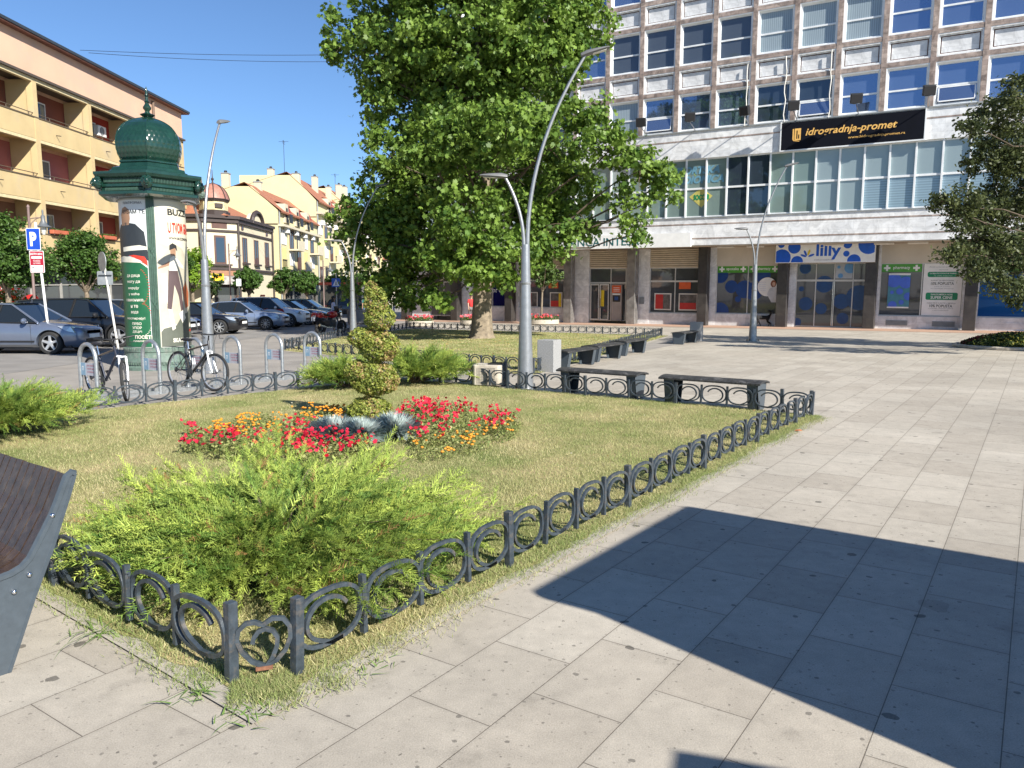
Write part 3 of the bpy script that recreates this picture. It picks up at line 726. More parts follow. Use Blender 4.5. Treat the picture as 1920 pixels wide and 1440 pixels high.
# spiral thuja topiary
def topiary():
    c = G(697, 795); t = thing('spiral_topiary', 'tall thuja clipped as a spiral among the flowers', 'topiary', c)
    el = [(-.02, .17, .29, .20), (-.18, .13, .14, .13), (.04, .60, .32, .225), (-.18, .70, .17, .14), (.20, .54, .16, .14), (.12, 1.01, .26, .205), (-.09, 1.12, .19, .14), (.22, .96, .14, .13), (.13, 1.38, .20, .165), (.08, 1.58, .155, .19), (.03, 1.75, .085, .10)]
    n = 19000; V = []; Pn = []; On = []
    wts = np.array([e[2] * e[2] for e in el]); wts /= wts.sum()
    for (x, z, r, rz), w_ in zip(el, wts):
        k = int(n * w_); d = RNG.normal(0, 1, (k, 3)); d /= np.linalg.norm(d, axis=1)[:, None]
        rr = RNG.uniform(.75, 1.0, k) ** .5 * (1 + .05 * np.sin(d[:, 0] * 7 + d[:, 2] * 9 + x * 40) + .025 * RNG.normal(0, 1, k))
        Pn.append(np.array([x, 0, z]) + d * rr[:, None] * np.array([r, r, rz])); On.append(d)
    P = np.concatenate(Pn); O = np.concatenate(On); P[:, 2] = np.maximum(P[:, 2], .03); n = len(P)
    f = RNG.uniform(0, 1, n) + .25 * (O[:, 0] > .2); c_ = ramp(n, (.17, .23, .045), (.40, .42, .09), .7, 1.25)
    br = (f + .6 * fbm(P[:, 0] * 7, P[:, 2] * 7, 1)) > .98; c_[br] = ramp(br.sum(), (.32, .22, .08), (.48, .36, .16))
    # flat fan sprays
    shp = [(-.5, 0, 0), (-.1, -.22, 0), (.15, -.42, .04), (.22, -.12, 0), (.5, -.2, .05), (.36, .02, 0), (.58, .18, .05), (.2, .12, 0), (.1, .42, .04), (-.1, .2, 0)]
    leafmesh('foliage', P, .036, shp, c_, M['leaf'], t, .35, O, .8)
    b = MB(); b.tube([(0, 0, 0), (-.03, .02, .35), (.05, -.02, .8), (.02, .03, 1.2), (.07, 0, 1.55)], [.035, .03, .026, .02, .01], 7); b.build('trunk', M['bark'], t)
    bs = MB()
    for (x, z, r, rz) in el[::1]:
        for q in range(6): a = random.uniform(0, 6.3); bs.tube([(.02, 0, z - rz * .5), (x + cos(a) * r * .75, sin(a) * r * .75, z + random.uniform(-.5, .6) * rz)], [.008, .003], 4)
    bs.build('branches', M['twig'], t)
topiary()

# ================================================================ broadleaf trees
def limb(b, p0, p1, r0, r1, sag=.0, n=6, wig=.12):
    p0 = Vector(p0); p1 = Vector(p1); L = (p1 - p0).length; pts = []
    for k in range(n + 1):
        s = k / n; p = p0.lerp(p1, s); p.z += sag * L * sin(pi * s)
        if 0 < k < n: p += Vector([random.gauss(0, wig * L / n) for _ in range(3)])
        pts.append(p)
    b.tube(pts, [r0 + (r1 - r0) * k / n for k in range(n + 1)], 7); return pts
def crown(name, cl, nleaf, size, shape, ca, cb, parent, m=None, subr=.42, subn=70, seed=2, upb=.45, ob=.5):
    rg = np.random.default_rng(seed); vol = np.array([max(c[3], .2) * max(c[4], .2) + c[3] * c[5] for c in cl]); vol /= vol.sum()
    P = []; O = []; SH = []
    for c, w_ in zip(cl, vol):
        k = int(nleaf * w_); ns = max(3, k // subn)
        d = rg.normal(0, 1, (ns, 3)); d /= np.linalg.norm(d, axis=1)[:, None]
        r = rg.uniform(.25, 1.0, ns) ** .45
        S = np.array(c[:3]) + d * r[:, None] * np.array(c[3:6])
        idx = rg.integers(0, ns, k)
        g = rg.normal(0, 1, (k, 3)); sr = subr * rg.uniform(.6, 1.3, ns)[idx]
        Q = S[idx] + g * sr[:, None] * np.array([.55, .55, .42])
        P.append(Q); O.append(d[idx]); SH.append(rg.uniform(0, 1, ns)[idx])
    P = np.concatenate(P); O = np.concatenate(O); SH = np.concatenate(SH); n = len(P)
    P[:, 2] = np.maximum(P[:, 2], .6)
    f = np.clip(.5 * SH + .5 * rg.uniform(0, 1, n), 0, 1)[:, None]
    col = (np.array(ca) * (1 - f) + np.array(cb) * f) * rg.uniform(.8, 1.25, (n, 1))
    return leafmesh('crown', P, size, shape, col, m or M['leaf'], parent, upb, O, ob)
def bigtree():
    base = Vector((-1.2, 30.3, 0)); t = thing('plane_tree', 'huge broad leaved tree with thick trunk on the second lawn', 'tree', base)
    Q = [(760, 60, 105, 110, 0), (880, 40, 140, 140, -1), (1000, 60, 110, 120, -1), (1085, 35, 62, 70, -.5), (672, 62, 42, 55, 0), (640, 88, 32, 34, 0), (628, 45, 20, 30, 0), (720, 160, 62, 75, .5),
         (790, 200, 90, 95, 1), (880, 160, 120, 110, .5), (970, 160, 95, 100, .5), (1035, 120, 45, 60, -1),
         (850, 262, 95, 60, -3), (950, 240, 95, 55, -4), (1060, 245, 75, 55, -3), (1110, 215, 40, 35, -2.5), (1140, 285, 60, 50, -2), (1200, 320, 50, 45, -2), (1240, 365, 32, 32, -1.5), (1180, 395, 34, 45, -1.5), (1190, 440, 18, 24, -1.5), (1268, 325, 12, 16, -1.5),
         (785, 285, 55, 45, -3), (715, 280, 36, 55, 0), (735, 345, 60, 60, 1), (800, 340, 80, 80, 1), (690, 395, 55, 45, 1), (640, 420, 30, 28, 1), (720, 470, 80, 70, 1), (690, 535, 50, 42, 2), (760, 545, 70, 38, 1.5), (800, 440, 90, 90, 1.5),
         (880, 395, 80, 60, -3.4), (860, 470, 80, 50, -3.2), (905, 508, 50, 30, -3.0), (838, 556, 42, 22, -2.4), (950, 480, 70, 60, -2.6), (960, 400, 70, 60, -1),
         (1030, 330, 80, 55, 0), (1010, 400, 60, 55, .5), (1075, 370, 55, 55, 0), (1060, 440, 26, 48, -1), (1100, 420, 26, 32, -.5), (1010, 470, 30, 40, -1), (905, 320, 90, 60, 0), (960, 330, 110, 80, 2.5), (850, 380, 110, 100, 3), (770, 420, 90, 90, 3.5), (900, 200, 150, 130, 3.5), (830, 60, 140, 120, 3.5), (1000, 60, 110, 110, 3),
         (850, -90, 170, 80, 0), (990, -70, 120, 70, -1), (740, -30, 60, 50, 0), (940, -180, 130, 70, 1)]
    cl = []
    for px, py, rx, ry, d in Q:
        z = base.y + d; p = PT(px, py, z) - base; k = z / F
        cl.append((p.x, p.y, p.z, rx * k, (rx + ry) * .42 * k, ry * k))
    crown('crown', cl, 135000, .185, MAPLE, (.055, .125, .02), (.24, .35, .06), t, subr=.34, subn=42, seed=4, upb=.35, ob=.55)
    b = MB(); H0 = 2.9
    pr = [(.56, 0), (.46, .15), (.41, .5), (.37, 1.2), (.345, 2.0), (.33, H0), (.31, 3.6)]
    n = 22; vs = []
    for r, z in pr:
        for k in range(n): a = 2 * pi * k / n; rr = r * (1 + .05 * sin(5 * a) * (1.6 - z * .3) + .02 * sin(11 * a)); vs.append((rr * cos(a) + .02 * z, rr * sin(a), z))
    b.add(vs, [(i * n + k, i * n + (k + 1) % n, (i + 1) * n + (k + 1) % n, (i + 1) * n + k) for i in range(len(pr) - 1) for k in range(n)])
    top = Vector((.08, 0, 3.5))
    b.tube([top, (.1, .1, 5), (.05, .3, 7.5), (0, .2, 10), (-.1, .1, 12.5), (0, 0, 15)], [.34, .3, .25, .19, .13, .05], 12)
    b.build('trunk', mat('tree_bark', (.23, .185, .13), .9, 0, .3, 7, 1.0, 13, dark=(.12, .095, .07), dscale=9), t, 60)
    b = MB()
    for i, c in enumerate(cl):
        if i % 1 == 0:
            z0 = max(3.0, min(12, c[2] - hypot(c[0], c[1]) * .55)); p = Vector((.08, .1, z0)); q = Vector(c[:3])
            rr = .035 + .03 * min(1, (q - p).length / 5)
            pts = limb(b, p, q, rr, .02, -.03, 7)
            for _ in range(5):
                s = random.choice(pts[3:]); d = Vector([random.gauss(0, 1) for _ in range(3)]).normalized()
                limb(b, s, s + Vector((d.x * c[3], d.y * c[4], d.z * c[5])) * .9, .022, .006, 0, 4)
    b.build('branches', M['twig'], t)
bigtree()
def roundtree(c, h0, h1, r, label, name='street_tree', group='round clipped street trees', n=7000, ls=.13, ca=(.05, .11, .02), cb=(.14, .22, .04), tr=.11, seed=1, lean=0, shape=OVAL, flat_=False):
    rg = random.Random(seed); t = thing(name, label, 'tree', (c[0], c[1], 0), 0, group)
    hm = (h0 + h1) / 2; hh = (h1 - h0) / 2; cl = []
    for i in range(9):
        a = i * 2.4 + seed; u = .6 * r * (i / 9) ** .5; zz = hm + hh * rg.uniform(-.45, .5); cl.append((u * cos(a) + lean, u * sin(a), zz, r * rg.uniform(.42, .6), r * rg.uniform(.42, .6), hh * rg.uniform(.4, .6)))
    cl.append((lean, 0, hm, r * .72, r * .72, hh * .75)); cl.append((lean, 0, h1 - hh * .35, r * .4, r * .4, hh * .35))
    crown('crown', cl, n, ls, shape, ca, cb, t, subr=.2 * r / 1.5, subn=40, seed=seed + 20)
    b = MB(); b.tube([(0, 0, 0), (.03, 0, h0 * .6), (lean * .5, .03, h0 + hh * .3)], [tr * 1.2, tr, tr * .8], 9)
    for i in range(8): a = i * .8; b.tube([(lean * .4, 0, h0 * .9 + .1), (lean + cos(a) * r * .35, sin(a) * r * .35, h0 + hh * .5), (lean + cos(a) * r * .75, sin(a) * r * .75, h0 + hh * rg.uniform(.6, 1.4))], [tr * .5, tr * .35, .02], 5)
    b.build('trunk', M['bark'], t, True); return t
for x, y, h0, h1, r, lb, s in [(-20.2, 31, 1.9, 4.9, 1.75, 'round clipped street tree cut by the left edge beside the parking sign', 1), (-19.9, 36.2, 1.9, 4.7, 1.75, 'round clipped street tree between the parking sign and the advertising column', 2),
        (-18.0, 40.5, 2.0, 4.4, 1.3, 'clipped street tree mostly hidden behind the advertising column', 3), (-19.9, 48.2, 1.9, 4.8, 1.4, 'light green street tree just left of the lamp post behind the column', 4), (-17.5, 51.5, 1.9, 3.6, .95, 'small round street tree before the cream corner house', 5),
        (-17.5, 59.4, 1.8, 3.75, 1.2, 'round street tree before the yellow gabled block', 6), (-17.5, 66, 1.75, 3.75, 1.25, 'round street tree right of the one before the yellow gable', 7), (-17.5, 77, 1.7, 4.2, 1.5, 'far street tree above the crossing sign', 8), (-17, 88, 1.7, 4.6, 1.8, 'farthest round street tree at the end of the parking row', 9)]:
    roundtree((x, y), h0, h1, r, lb, n=17000 if y < 45 else 8000, ls=.14 if y < 50 else .2, seed=s, ca=(.035, .09, .018) if s != 4 else (.12, .24, .02), cb=(.10, .18, .035) if s != 4 else (.25, .38, .04))
roundtree((-19.0, 48.8), 1.6, 3.2, .85, 'small dark shrub like tree in front of the cafe awning', n=3500, ls=.13, seed=31, ca=(.03, .07, .02), cb=(.08, .12, .04))
roundtree((1.75, 46.2), 2.0, 4.6, 1.05, 'slim young tree in a flower tub before the bank windows', name='young_tree', group=None, n=6000, ls=.13, seed=12, tr=.06, lean=.15, ca=(.06, .12, .03), cb=(.16, .23, .06))
# right hand lime tree
def limetree():
    base = Vector((16.6, 22.0, 0)); t = thing('lime_tree', 'tree with small grey green leaves reaching in from the right edge', 'tree', base)
    Q = [(1905, 180, 42, 32, -1), (1870, 215, 40, 35, 0), (1825, 240, 30, 26, -1), (1900, 270, 60, 50, 0), (1845, 300, 40, 24, 0), (1910, 350, 60, 50, 0), (1800, 375, 48, 22, -1), (1760, 378, 22, 12, -1), (1860, 400, 60, 30, 0), (1800, 410, 26, 22, -1), (1835, 445, 40, 26, -1), (1810, 480, 44, 16, -1.5), (1775, 482, 20, 8, -1.5), (1890, 480, 60, 40, -1), (1840, 510, 36, 20, -1.5), (1880, 535, 46, 22, -1.5), (1930, 560, 40, 24, -1), (1960, 250, 80, 80, 1), (1990, 400, 90, 90, 1), (2080, 300, 110, 120, 1), (2080, 480, 120, 70, 1), (1990, 150, 60, 60, 1), (2150, 180, 100, 100, 0), (1900, 420, 70, 70, 2)]
    cl = []
    for px, py, rx, ry, d in Q:
        z = base.y + d; p = PT(px, py, z) - base; k = z / F; cl.append((p.x, p.y, p.z, rx * k, (rx + ry) * .45 * k, ry * k))
    crown('crown', cl, 78000, .1, OVAL, (.022, .038, .014), (.13, .15, .05), t, subr=.22, subn=55, seed=9, upb=.3)
    b = MB(); b.tube([(.2, 0, 0), (.15, 0, 1.5), (.1, .1, 3), (.1, .1, 5), (.3, 0, 7.5)], [.24, .2, .17, .11, .04], 10)
    for c in cl:
        pts = limb(b, (.12, .08, max(1.7, min(6, c[2] - .35 * hypot(c[0], c[1])))), c[:3], .03, .01, .03, 7)
        for _ in range(5):
            s = random.choice(pts[3:]); d = Vector([random.gauss(0, 1) for _ in range(3)]).normalized(); limb(b, s, s + Vector((d.x * c[3], d.y * c[4], d.z * c[5])) * .9, .012, .004, 0, 4)
    b.build('trunk', M['twig'], t)
limetree()
# round planting bed with dark plants below the lime tree
def darkbed():
    c = G(1905, 652); t = thing('planting_bed', 'round bed of dark red and green plants at the right edge', 'flower bed', c)
    n = 9000; a = RNG.uniform(0, 2 * pi, n); r = 1.55 * np.sqrt(RNG.uniform(0, 1, n)); h = .38 * (1 - (r / 1.7) ** 2) + .05
    P = np.stack([r * np.cos(a), r * np.sin(a), h * RNG.uniform(.3, 1.1, n) + .04], 1)
    col = ramp(n, (.03, .06, .015), (.09, .12, .03)); up = (P[:, 1] > .1); col[up & (RNG.uniform(0, 1, n) < .6)] = (.10, .01, .015); lo = (~up) & (RNG.uniform(0, 1, n) < .18); col[lo] = (.45, .42, .08)
    leafmesh('foliage', P, .09, OVAL, col, M['leaf'], t)
    b = MB(); b.tube([(1.75 * cos(2 * pi * k / 36), 1.75 * sin(2 * pi * k / 36), .05) for k in range(36)], .06, 6, closed=True); b.build('edging', M['concrete'], t)
darkbed()
def tub(c, r, label, fcol=((.6, .03, .03), (.7, .2, .25))):
    t = thing('flower_tub', label, 'flower tub', (c[0], c[1], 0), 0, 'low flower tubs before the bank')
    MB().lathe([(r * .85, 0), (r, .05), (r, .3), (r * .9, .3), (r * .9, .25)], 14).build('tub', M['concrete'], t, True)
    n = 700; a = RNG.uniform(0, 2 * pi, n); q = r * np.sqrt(RNG.uniform(0, 1, n)); P = np.stack([q * np.cos(a), q * np.sin(a), RNG.uniform(.28, .5, n)], 1)
    leafmesh('foliage', P, .09, OVAL, ramp(n, (.05, .1, .02), (.14, .2, .05)), M['leaf'], t)
    n = 90; a = RNG.uniform(0, 2 * pi, n); q = r * np.sqrt(RNG.uniform(0, 1, n)); P = np.stack([q * np.cos(a), q * np.sin(a), RNG.uniform(.42, .62, n)], 1)
    petals(P, .07, ramp(n, *fcol), 'blossom', M['petal'], t)
tub((1.85, 45.8), .95, 'flower tub with pink and red blossoms round the young tree')
tub((-5.2, 43.3), .8, 'flower tub with red blossoms before the person in the red shirt')
tub((-2.3, 44.4), .7, 'flower tub mostly hidden by the thick tree trunk')
# ================================================================ lamp posts
def lamp_post(pos, rz, label, s=1.0, drop=0):
    t = thing('street_lamp', label, 'street lamp', (pos[0], pos[1], 0), rz, 'twin arm plaza lamps')
    b = MB(); b.lathe([(.155, .02), (.147, .1), (.132, .5), (.108, 1.2), (.087, 1.9), (.073, 2.5 * s), (.069, 2.56 * s)], 22)
    b.build('pole', M['lampgrey'], t, True)
    MB().lathe([(.089, 1.86), (.095, 1.87), (.095, 1.90), (.087, 1.91)], 22).build('collar', M['lampgrey'], t, True)
    b = MB(); b.box(-.2, .2, -.2, .2, 0, .025)
    o = b.build('base_plate', M['lampgrey'], t)
    b = MB()
    for x in (-.16, .16):
        for y in (-.16, .16): b.lathe([(.02, .025), (.02, .06), (.012, .085)], 6, Matrix.Translation((x, y, 0)))
    b.build('anchor_bolts', M['darkmetal'], t)
    H1, H2 = 5.75 * s, 3.72 * s
    def arc(h, reach, n=14): return [(.03 * math.copysign(1, reach) + reach * (k / n) ** 2.1, 0, 2.5 * s + (h - 2.5 * s) * (k / n)) for k in range(n + 1)]
    ar = arc(H1, .98); MB().tube(ar, [.038 - .014 * k / 14 for k in range(15)], 10).build('tall_arm', M['lampgrey'], t, True)
    al = arc(H2, -.33); MB().tube(al, [.036 - .011 * k / 14 for k in range(15)], 10).build('short_arm', M['lampgrey'], t, True)
    def head(p, dirx, tilt, L):
        b = MB(); st = [(0, .045, .05), (.12, .085, .07), (.3, .10, .055), (.45, .095, .035), (.52, .07, .02)]; vs = []; n = 12
        for x, w_, h_ in st:
            for k in range(n): a = 2 * pi * k / n; vs.append((x * L / .52, w_ * cos(a), (h_ if sin(a) > 0 else h_ * .35) * sin(a)))
        fs = [(i * n + k, i * n + (k + 1) % n, (i + 1) * n + (k + 1) % n, (i + 1) * n + k) for i in range(len(st) - 1) for k in range(n)] + [tuple(range(n))[::-1], tuple((len(st) - 1) * n + k for k in range(n))]
        Mx = Matrix.Translation(p) @ Matrix.Rotation(0 if dirx > 0 else pi, 4, 'Z') @ Matrix.Rotation(-tilt, 4, 'Y')
        b.add(vs, fs, Mx); o = b.build('lamp_head', M['lamphead'], t, True)
        MB().box(.2, L - .06, -.06, .06, -.024, -.019, Mx).build('lens', M['lens'], o)
    head(Vector(ar[-1]) - Vector((.06, 0, 0)), 1, .28, .5); head(Vector(al[-1]) + Vector((.04, 0, 0)), -1, .05, .48)
    return t
lamp_post((.24, 13.75), 0, 'tall twin arm lamp post in front of the big tree', 1.0)
lamp_post((8.95, 28.6), 0, 'twin arm lamp post standing alone before the pharmacy', 1.1)
lamp_post((-6.56, 16.6), 1.5, 'twin arm lamp post right of the advertising column', .95)
lamp_post((-6.1, 29.6), 0.15, 'twin arm lamp post left of the tree near the motorcycle', 1.0)
def old_lamp(pos, h, rz, label, side=1):
    t = thing('lantern_post', label, 'lantern post', (pos[0], pos[1], 0), rz, 'old style lantern posts')
    m = M.setdefault('mauve', mat('lantern_paint', (.20, .14, .13), .6))
    b = MB(); b.lathe([(.09, 0), (.08, .3), (.05, .4), (.045, h - .05), (.06, h), (.02, h + .08)], 10); b.build('pole', m, t, True)
    b = MB(); b.tube([(0, 0, h - .45), (.12, 0, h - .42), (.3, 0, h - .4), (.5, 0, h - .4)], .018, 6); b.tube([(0, 0, h - .9), (.08, 0, h - .6), (.25, 0, h - .45), (.4, 0, h - .4)], .014, 6); b.build('bracket', m, t, True)
    b = MB(); b.lathe([(.02, h - .1), (.035, h - .16), (.03, h - .3), (.07, h - .33), (.07, h - .5), (.13, h - .62), (.15, h - .66), (.27, h - .72), (.27, h - .74), (.12, h - .73)], 14, Matrix.Translation((.52, 0, 0))); b.build('lantern_hood', mat('hood', (.12, .13, .14), .4), t, True)
    MB().lathe([(.11, h - .74), (.1, h - .85), (.05, h - 1.02), (.01, h - 1.04)], 10, Matrix.Translation((.52, 0, 0))).build('glass', M['lens'], t, True)
old_lamp((-17.9, 29), 4.95, 0, 'old style lantern post above the blue parking sign')
old_lamp((-18.9, 52), 5.1, .3, 'old style lantern post before the cream corner house')
old_lamp((-14.7, 60.5), 4.4, 0, 'slim lantern post left of the crossing sign')

# ================================================================ advertising column
def column():
    c = G(301, 690); t = thing('advertising_column', 'green cast iron advertising column with onion dome and lion heads', 'advertising column', c)
    ph = -pi / 2 + radians(-6)     # a corner faces the viewer
    cv = Vector((-c.x, -c.y, 0)).normalized(); ph = atan2(cv.y, cv.x) - radians(4)
    g = mat('cast_green', (.009, .036, .025), .22, 0, .2, 6, .08, 60, coat=.4); gd = mat('weathered_green', (.10, .15, .12), .6, 0, .3, 8, .3, 50, dark=(.19, .21, .18), dscale=6)
    b = MB(); b.lathe([(.86, 0), (.86, .08), (.82, .12), (.84, .2), (.80, .3), (.78, .42), (.80, .44), (.80, .5), (.76, .54)], 40); 
    for k in range(72):
        a = 2 * pi * k / 72; b.box(.77, .805, -.018, .018, .47, .53, Matrix.Rotation(a, 4, 'Z'))
        b.box(.80, .85, -.016, .016, .14, .19, Matrix.Rotation(a, 4, 'Z'))
    b.build('base_ring', gd, t, 35)
    R = .735
    MB().lathe([(R, .5), (R, 3.98)], 64).build('drum', mat('drum', (.36, .36, .33), .5), t, 60)
    # ribs
    for k in range(3):
        a = ph + 2 * pi * k / 3; b = MB(); Mx = Matrix.Rotation(a, 4, 'Z')
        for y0, y1, d in [(-.085, -.05, .03), (-.05, -.03, .015), (-.03, -.008, .035), (.008, .03, .035), (.03, .05, .015), (.05, .085, .03), (-.008, .008, .012)]:
            b.box(R - .03, R + d, y0, y1, .52, 3.98, Mx)
        for z in (1.55, 2.75): b.lathe([(.05, -.02), (.02, .02)], 6, Mx @ Matrix.Translation((R + .03, 0, z)) @ Matrix.Rotation(pi / 2, 4, 'Y')); 
        for z in (1.55, 2.75):
            for s in (-1, 1): b.bar(Mx @ Vector((R + .037, 0, z)), Mx @ Vector((R + .03, .08 * s, z - .16)), .012, .02); b.bar(Mx @ Vector((R + .037, 0, z)), Mx @ Vector((R + .03, .08 * s, z + .12)), .012, .02)
        b.build('rib', gd if k else mat('rib_green', (.04, .085, .06), .45, 0, .2, 9), t)
    # poster panels (curved)
    def wrap(a0, r): return lambda x, y: (r * cos(a0 + x / R), r * sin(a0 + x / R), y)
    SH = {}
    W_ = 2 * pi * R / 3 - .19
    def panel(a0, z0, z1, m, name, par, r=R + .006, x0=-W_ / 2, x1=W_ / 2, zf=None):
        b = MB(); n = 24; vs = []
        for k in range(n + 1):
            x = x0 + (x1 - x0) * k / n; f = wrap(a0, r); zt = zf(x) if zf else z1; vs += [f(x, z0), f(x, zt)]
        b.add(vs, [(2 * k, 2 * k + 2, 2 * k + 3, 2 * k + 1) for k in range(n)]); return b.build(name, m, par, 60)
    def poly(a0, pts, m, name, par, r):
        pts = [(max(-W_ / 2, min(W_ / 2, x + (SH[a0] if -.6 < x < .62 else 0))), z) for x, z in pts]
        """polygon on the drum, subdivided in strips"""
        b = MB(); f = wrap(a0, r); xs = [p[0] for p in pts]; n = max(1, int((max(xs) - min(xs)) / .06)); x0 = min(xs); st = (max(xs) - x0) / n
        P3 = [(x, 0, z) for x, z in pts]
        for k in range(n):
            q = clip_poly(P3, x0 + st * k, x0 + st * (k + 1), -9, 9)
            if len(q) >= 3: b.add([f(p[0], p[2]) for p in q], [tuple(range(len(q)))])
        return b.build(name, m, par)
    def txt(s, a0, x, z, w_, h_, m, par, r=R + .012, bold=.02):
        x += SH[a0]; f = wrap(a0, r); return textmesh(s, w_, h_, m, lambda u, v: f(x + u, z + v), bold, name='lettering', parent=par)
    aR = ph + pi / 3; aL = ph - pi / 3      # anticlockwise from above = to the viewer's right
    SH[aR] = -.2; SH[aL] = .2
    # right poster: sand coloured with skater
    p = panel(aR, .56, 3.93, mat('poster_sand', (.60, .56, .44), .5, 0, .06, 3), 'poster', t)
    poly(aR, [(-.66, .56), (.66, .56), (.66, 1.35), (.5, 1.5), (.3, 1.35), (.1, 1.3), (-.1, 1.05), (-.4, .98), (-.66, .9)], mat('poster_dark', (.10, .11, .085), .5), 'ground_print', p, R + .009)
    poly(aR, [(-.66, 2.6), (-.45, 3.0), (-.25, 2.9), (-.05, 2.95), (.2, 2.85), (.4, 2.6), (.66, 2.4), (.66, 1.3), (-.66, 1.0)], mat('poster_haze', (.46, .42, .32), .5), 'hills_print', p, R + .0075)
    bk = mat('print_black', (.02, .02, .02), .5); rd = mat('print_red', (.60, .04, .02), .5)
    txt('BUZZ', aR, .12, 3.68, .62, .15, bk, p, bold=.03); txt('U TVOM GRADU', aR, .24, 3.32, .88, .25, rd, p, bold=.03); txt('WWW.BUZZSNEAKERS.COM', aR, .26, 3.08, .9, .06, bk, p)
    fig = mat('print_figure', (.09, .06, .06), .5); skn = mat('print_skin', (.30, .17, .10), .5); sh = mat('print_shirt', (.66, .62, .52), .5)
    ox = -.10
    poly(aR, [(-.13 + ox, 2.35), (-.20 + ox, 1.45), (-.10 + ox, 1.42), (-.0 + ox, 2.0), (.10 + ox, 1.75), (.17 + ox, 1.3), (.24 + ox, 1.35), (.20 + ox, 1.9), (.10 + ox, 2.35)], fig, 'print_trousers', p, R + .011)
    poly(aR, [(-.12 + ox, 2.33), (-.08 + ox, 2.62), (.02 + ox, 2.68), (.12 + ox, 2.6), (.30 + ox, 2.45), (.30 + ox, 2.38), (.12 + ox, 2.44), (.11 + ox, 2.33)], sh, 'print_shirt', p, R + .0115)
    poly(aR, [(-.10 + ox, 2.55), (-.36 + ox, 2.40), (-.36 + ox, 2.36), (-.08 + ox, 2.46)], skn, 'print_arm', p, R + .0105)
    poly(aR, [(-.06 + ox, 2.68), (-.07 + ox, 2.85), (0 + ox, 2.92), (.08 + ox, 2.86), (.07 + ox, 2.68)], skn, 'print_head', p, R + .011); poly(aR, [(-.09 + ox, 2.80), (-.08 + ox, 2.92), (.0 + ox, 2.97), (.10 + ox, 2.92), (.12 + ox, 2.78), (.06 + ox, 2.86)], bk, 'print_cap', p, R + .0125)
    poly(aR, [(-.40, 2.25), (-.31, 2.27), (-.12, .98), (-.20, .93)], sh, 'print_board', p, R + .010)
    poly(aR, [(.14, 1.9), (.28, 2.1), (.44, 1.8), (.38, 1.5), (.22, 1.45)], mat('print_rust', (.42, .12, .05), .5), 'print_bag', p, R + .010)
    poly(aR, [(-.02, 1.32), (.12, 1.42), (.21, 1.22), (.08, 1.1)], sh, 'print_shoe', p, R + .0118)
    txt('SKATE STORE', aR, .15, .70, .7, .10, sh, p, bold=.04); txt('BUZZ', aR, .42, .92, .14, .06, rd, p, bold=.04); poly(aR, [(.36, 1.0), (.48, 1.0), (.48, 1.06), (.42, 1.12), (.36, 1.06)], sh, 'print_mark', p, R + .0118)
    # left poster: green campaign
    p = panel(aL, .56, 3.93, mat('poster_white', (.58, .60, .60), .5, 0, .05, 3), 'poster', t)
    poly(aL, [(-.66, .56), (.66, .56), (.66, 2.42), (.4, 2.50), (.1, 2.58), (-.2, 2.6), (-.66, 2.55)], mat('poster_green', (.012, .11, .045), .5, 0, .15, 4), 'green_field', p, R + .009)
    poly(aL, [(.66, 2.42), (.66, 2.53), (.4, 2.64), (.15, 2.68), (.0, 2.67), (.3, 2.56)], rd, 'red_sweep', p, R + .0105); poly(aL, [(-.66, 2.55), (-.66, 2.6), (-.2, 2.66), (.15, 2.62), (.66, 2.43), (.66, 2.38), (.3, 2.5)], sh, 'white_sweep', p, R + .010)
    suit = mat('print_suit', (.025, .03, .035), .5)
    poly(aL, [(-.45, 2.62), (-.45, 3.2), (-.25, 3.38), (-.05, 3.42), (.22, 3.38), (.42, 3.2), (.55, 2.75), (.58, 2.55), (.1, 2.66)], suit, 'print_suit', p, R + .0095)
    poly(aL, [(-.2, 3.35), (-.22, 3.6), (-.16, 3.74), (-.04, 3.78), (.08, 3.70), (.09, 3.5), (.05, 3.36)], skn, 'print_head', p, R + .0098)
    poly(aL, [(-.2, 2.76), (.5, 2.80), (.52, 2.86), (.3, 2.90), (-.2, 2.86)], sh, 'white_brush', p, R + .0105)
    txt('ПЛАТФОРМА', aL, .15, 3.86, .5, .06, mat('print_grey', (.12, .12, .13), .5), p); txt('ЧУВАМ ТЕ', aL, .15, 3.66, .62, .09, bk, p, bold=.02)
    wt = sh
    for i, s in enumerate(['да деца', 'могу да', 'верују', 'у веће', 'сваконике,', 'и те', 'воде', 'поспирају!']):
        txt(s, aL, .08, 2.2 - i * .14, .085 * len(s) * .62, .07, wt, p, bold=.02)
    for i, s in enumerate(['ПРВО', 'УПОР', 'ДЕЦИ!']): txt(s, aL, .12, .1 + 1.0 - i * .095 , .26, .062, wt, p, bold=.02)
    txt('ПОСЕТИ', aL, .30, .79, .48, .085, wt, p, bold=.05); txt('cuvamte.gov.rs', aL, .30, .69, .6, .06, wt, p, bold=.02)
    for k in range(16):
        a = k / 15 * 2.4 - 1.2; x = .22 + .24 * cos(a); z = 1.95 + .42 * sin(a); txt('-', aL, x, z, .035, .012, rd, p); x = .26 + .24 * cos(a); z = 1.2 + .38 * sin(a); txt('-', aL, x, z, .035, .012, rd if a > -.5 else wt, p)
    panel(ph - 2 * pi / 3 + pi / 3 - 2 * pi / 3, .56, 3.93, M['lblue'], 'poster', t)
    # hexagonal cornice
    hx = lambda r, z: [(r, z)]
    b = MB()
    b.lathe([(.80, 3.96), (1.12, 3.98), (1.24, 4.02), (1.24, 4.08), (1.16, 4.10), (1.16, 4.16), (1.20, 4.19), (1.20, 4.24), (1.17, 4.26), (1.19, 4.36), (1.30, 4.40), (1.34, 4.46), (1.34, 4.51), (1.02, 4.56), (.9, 4.57)], 6, phase=ph)
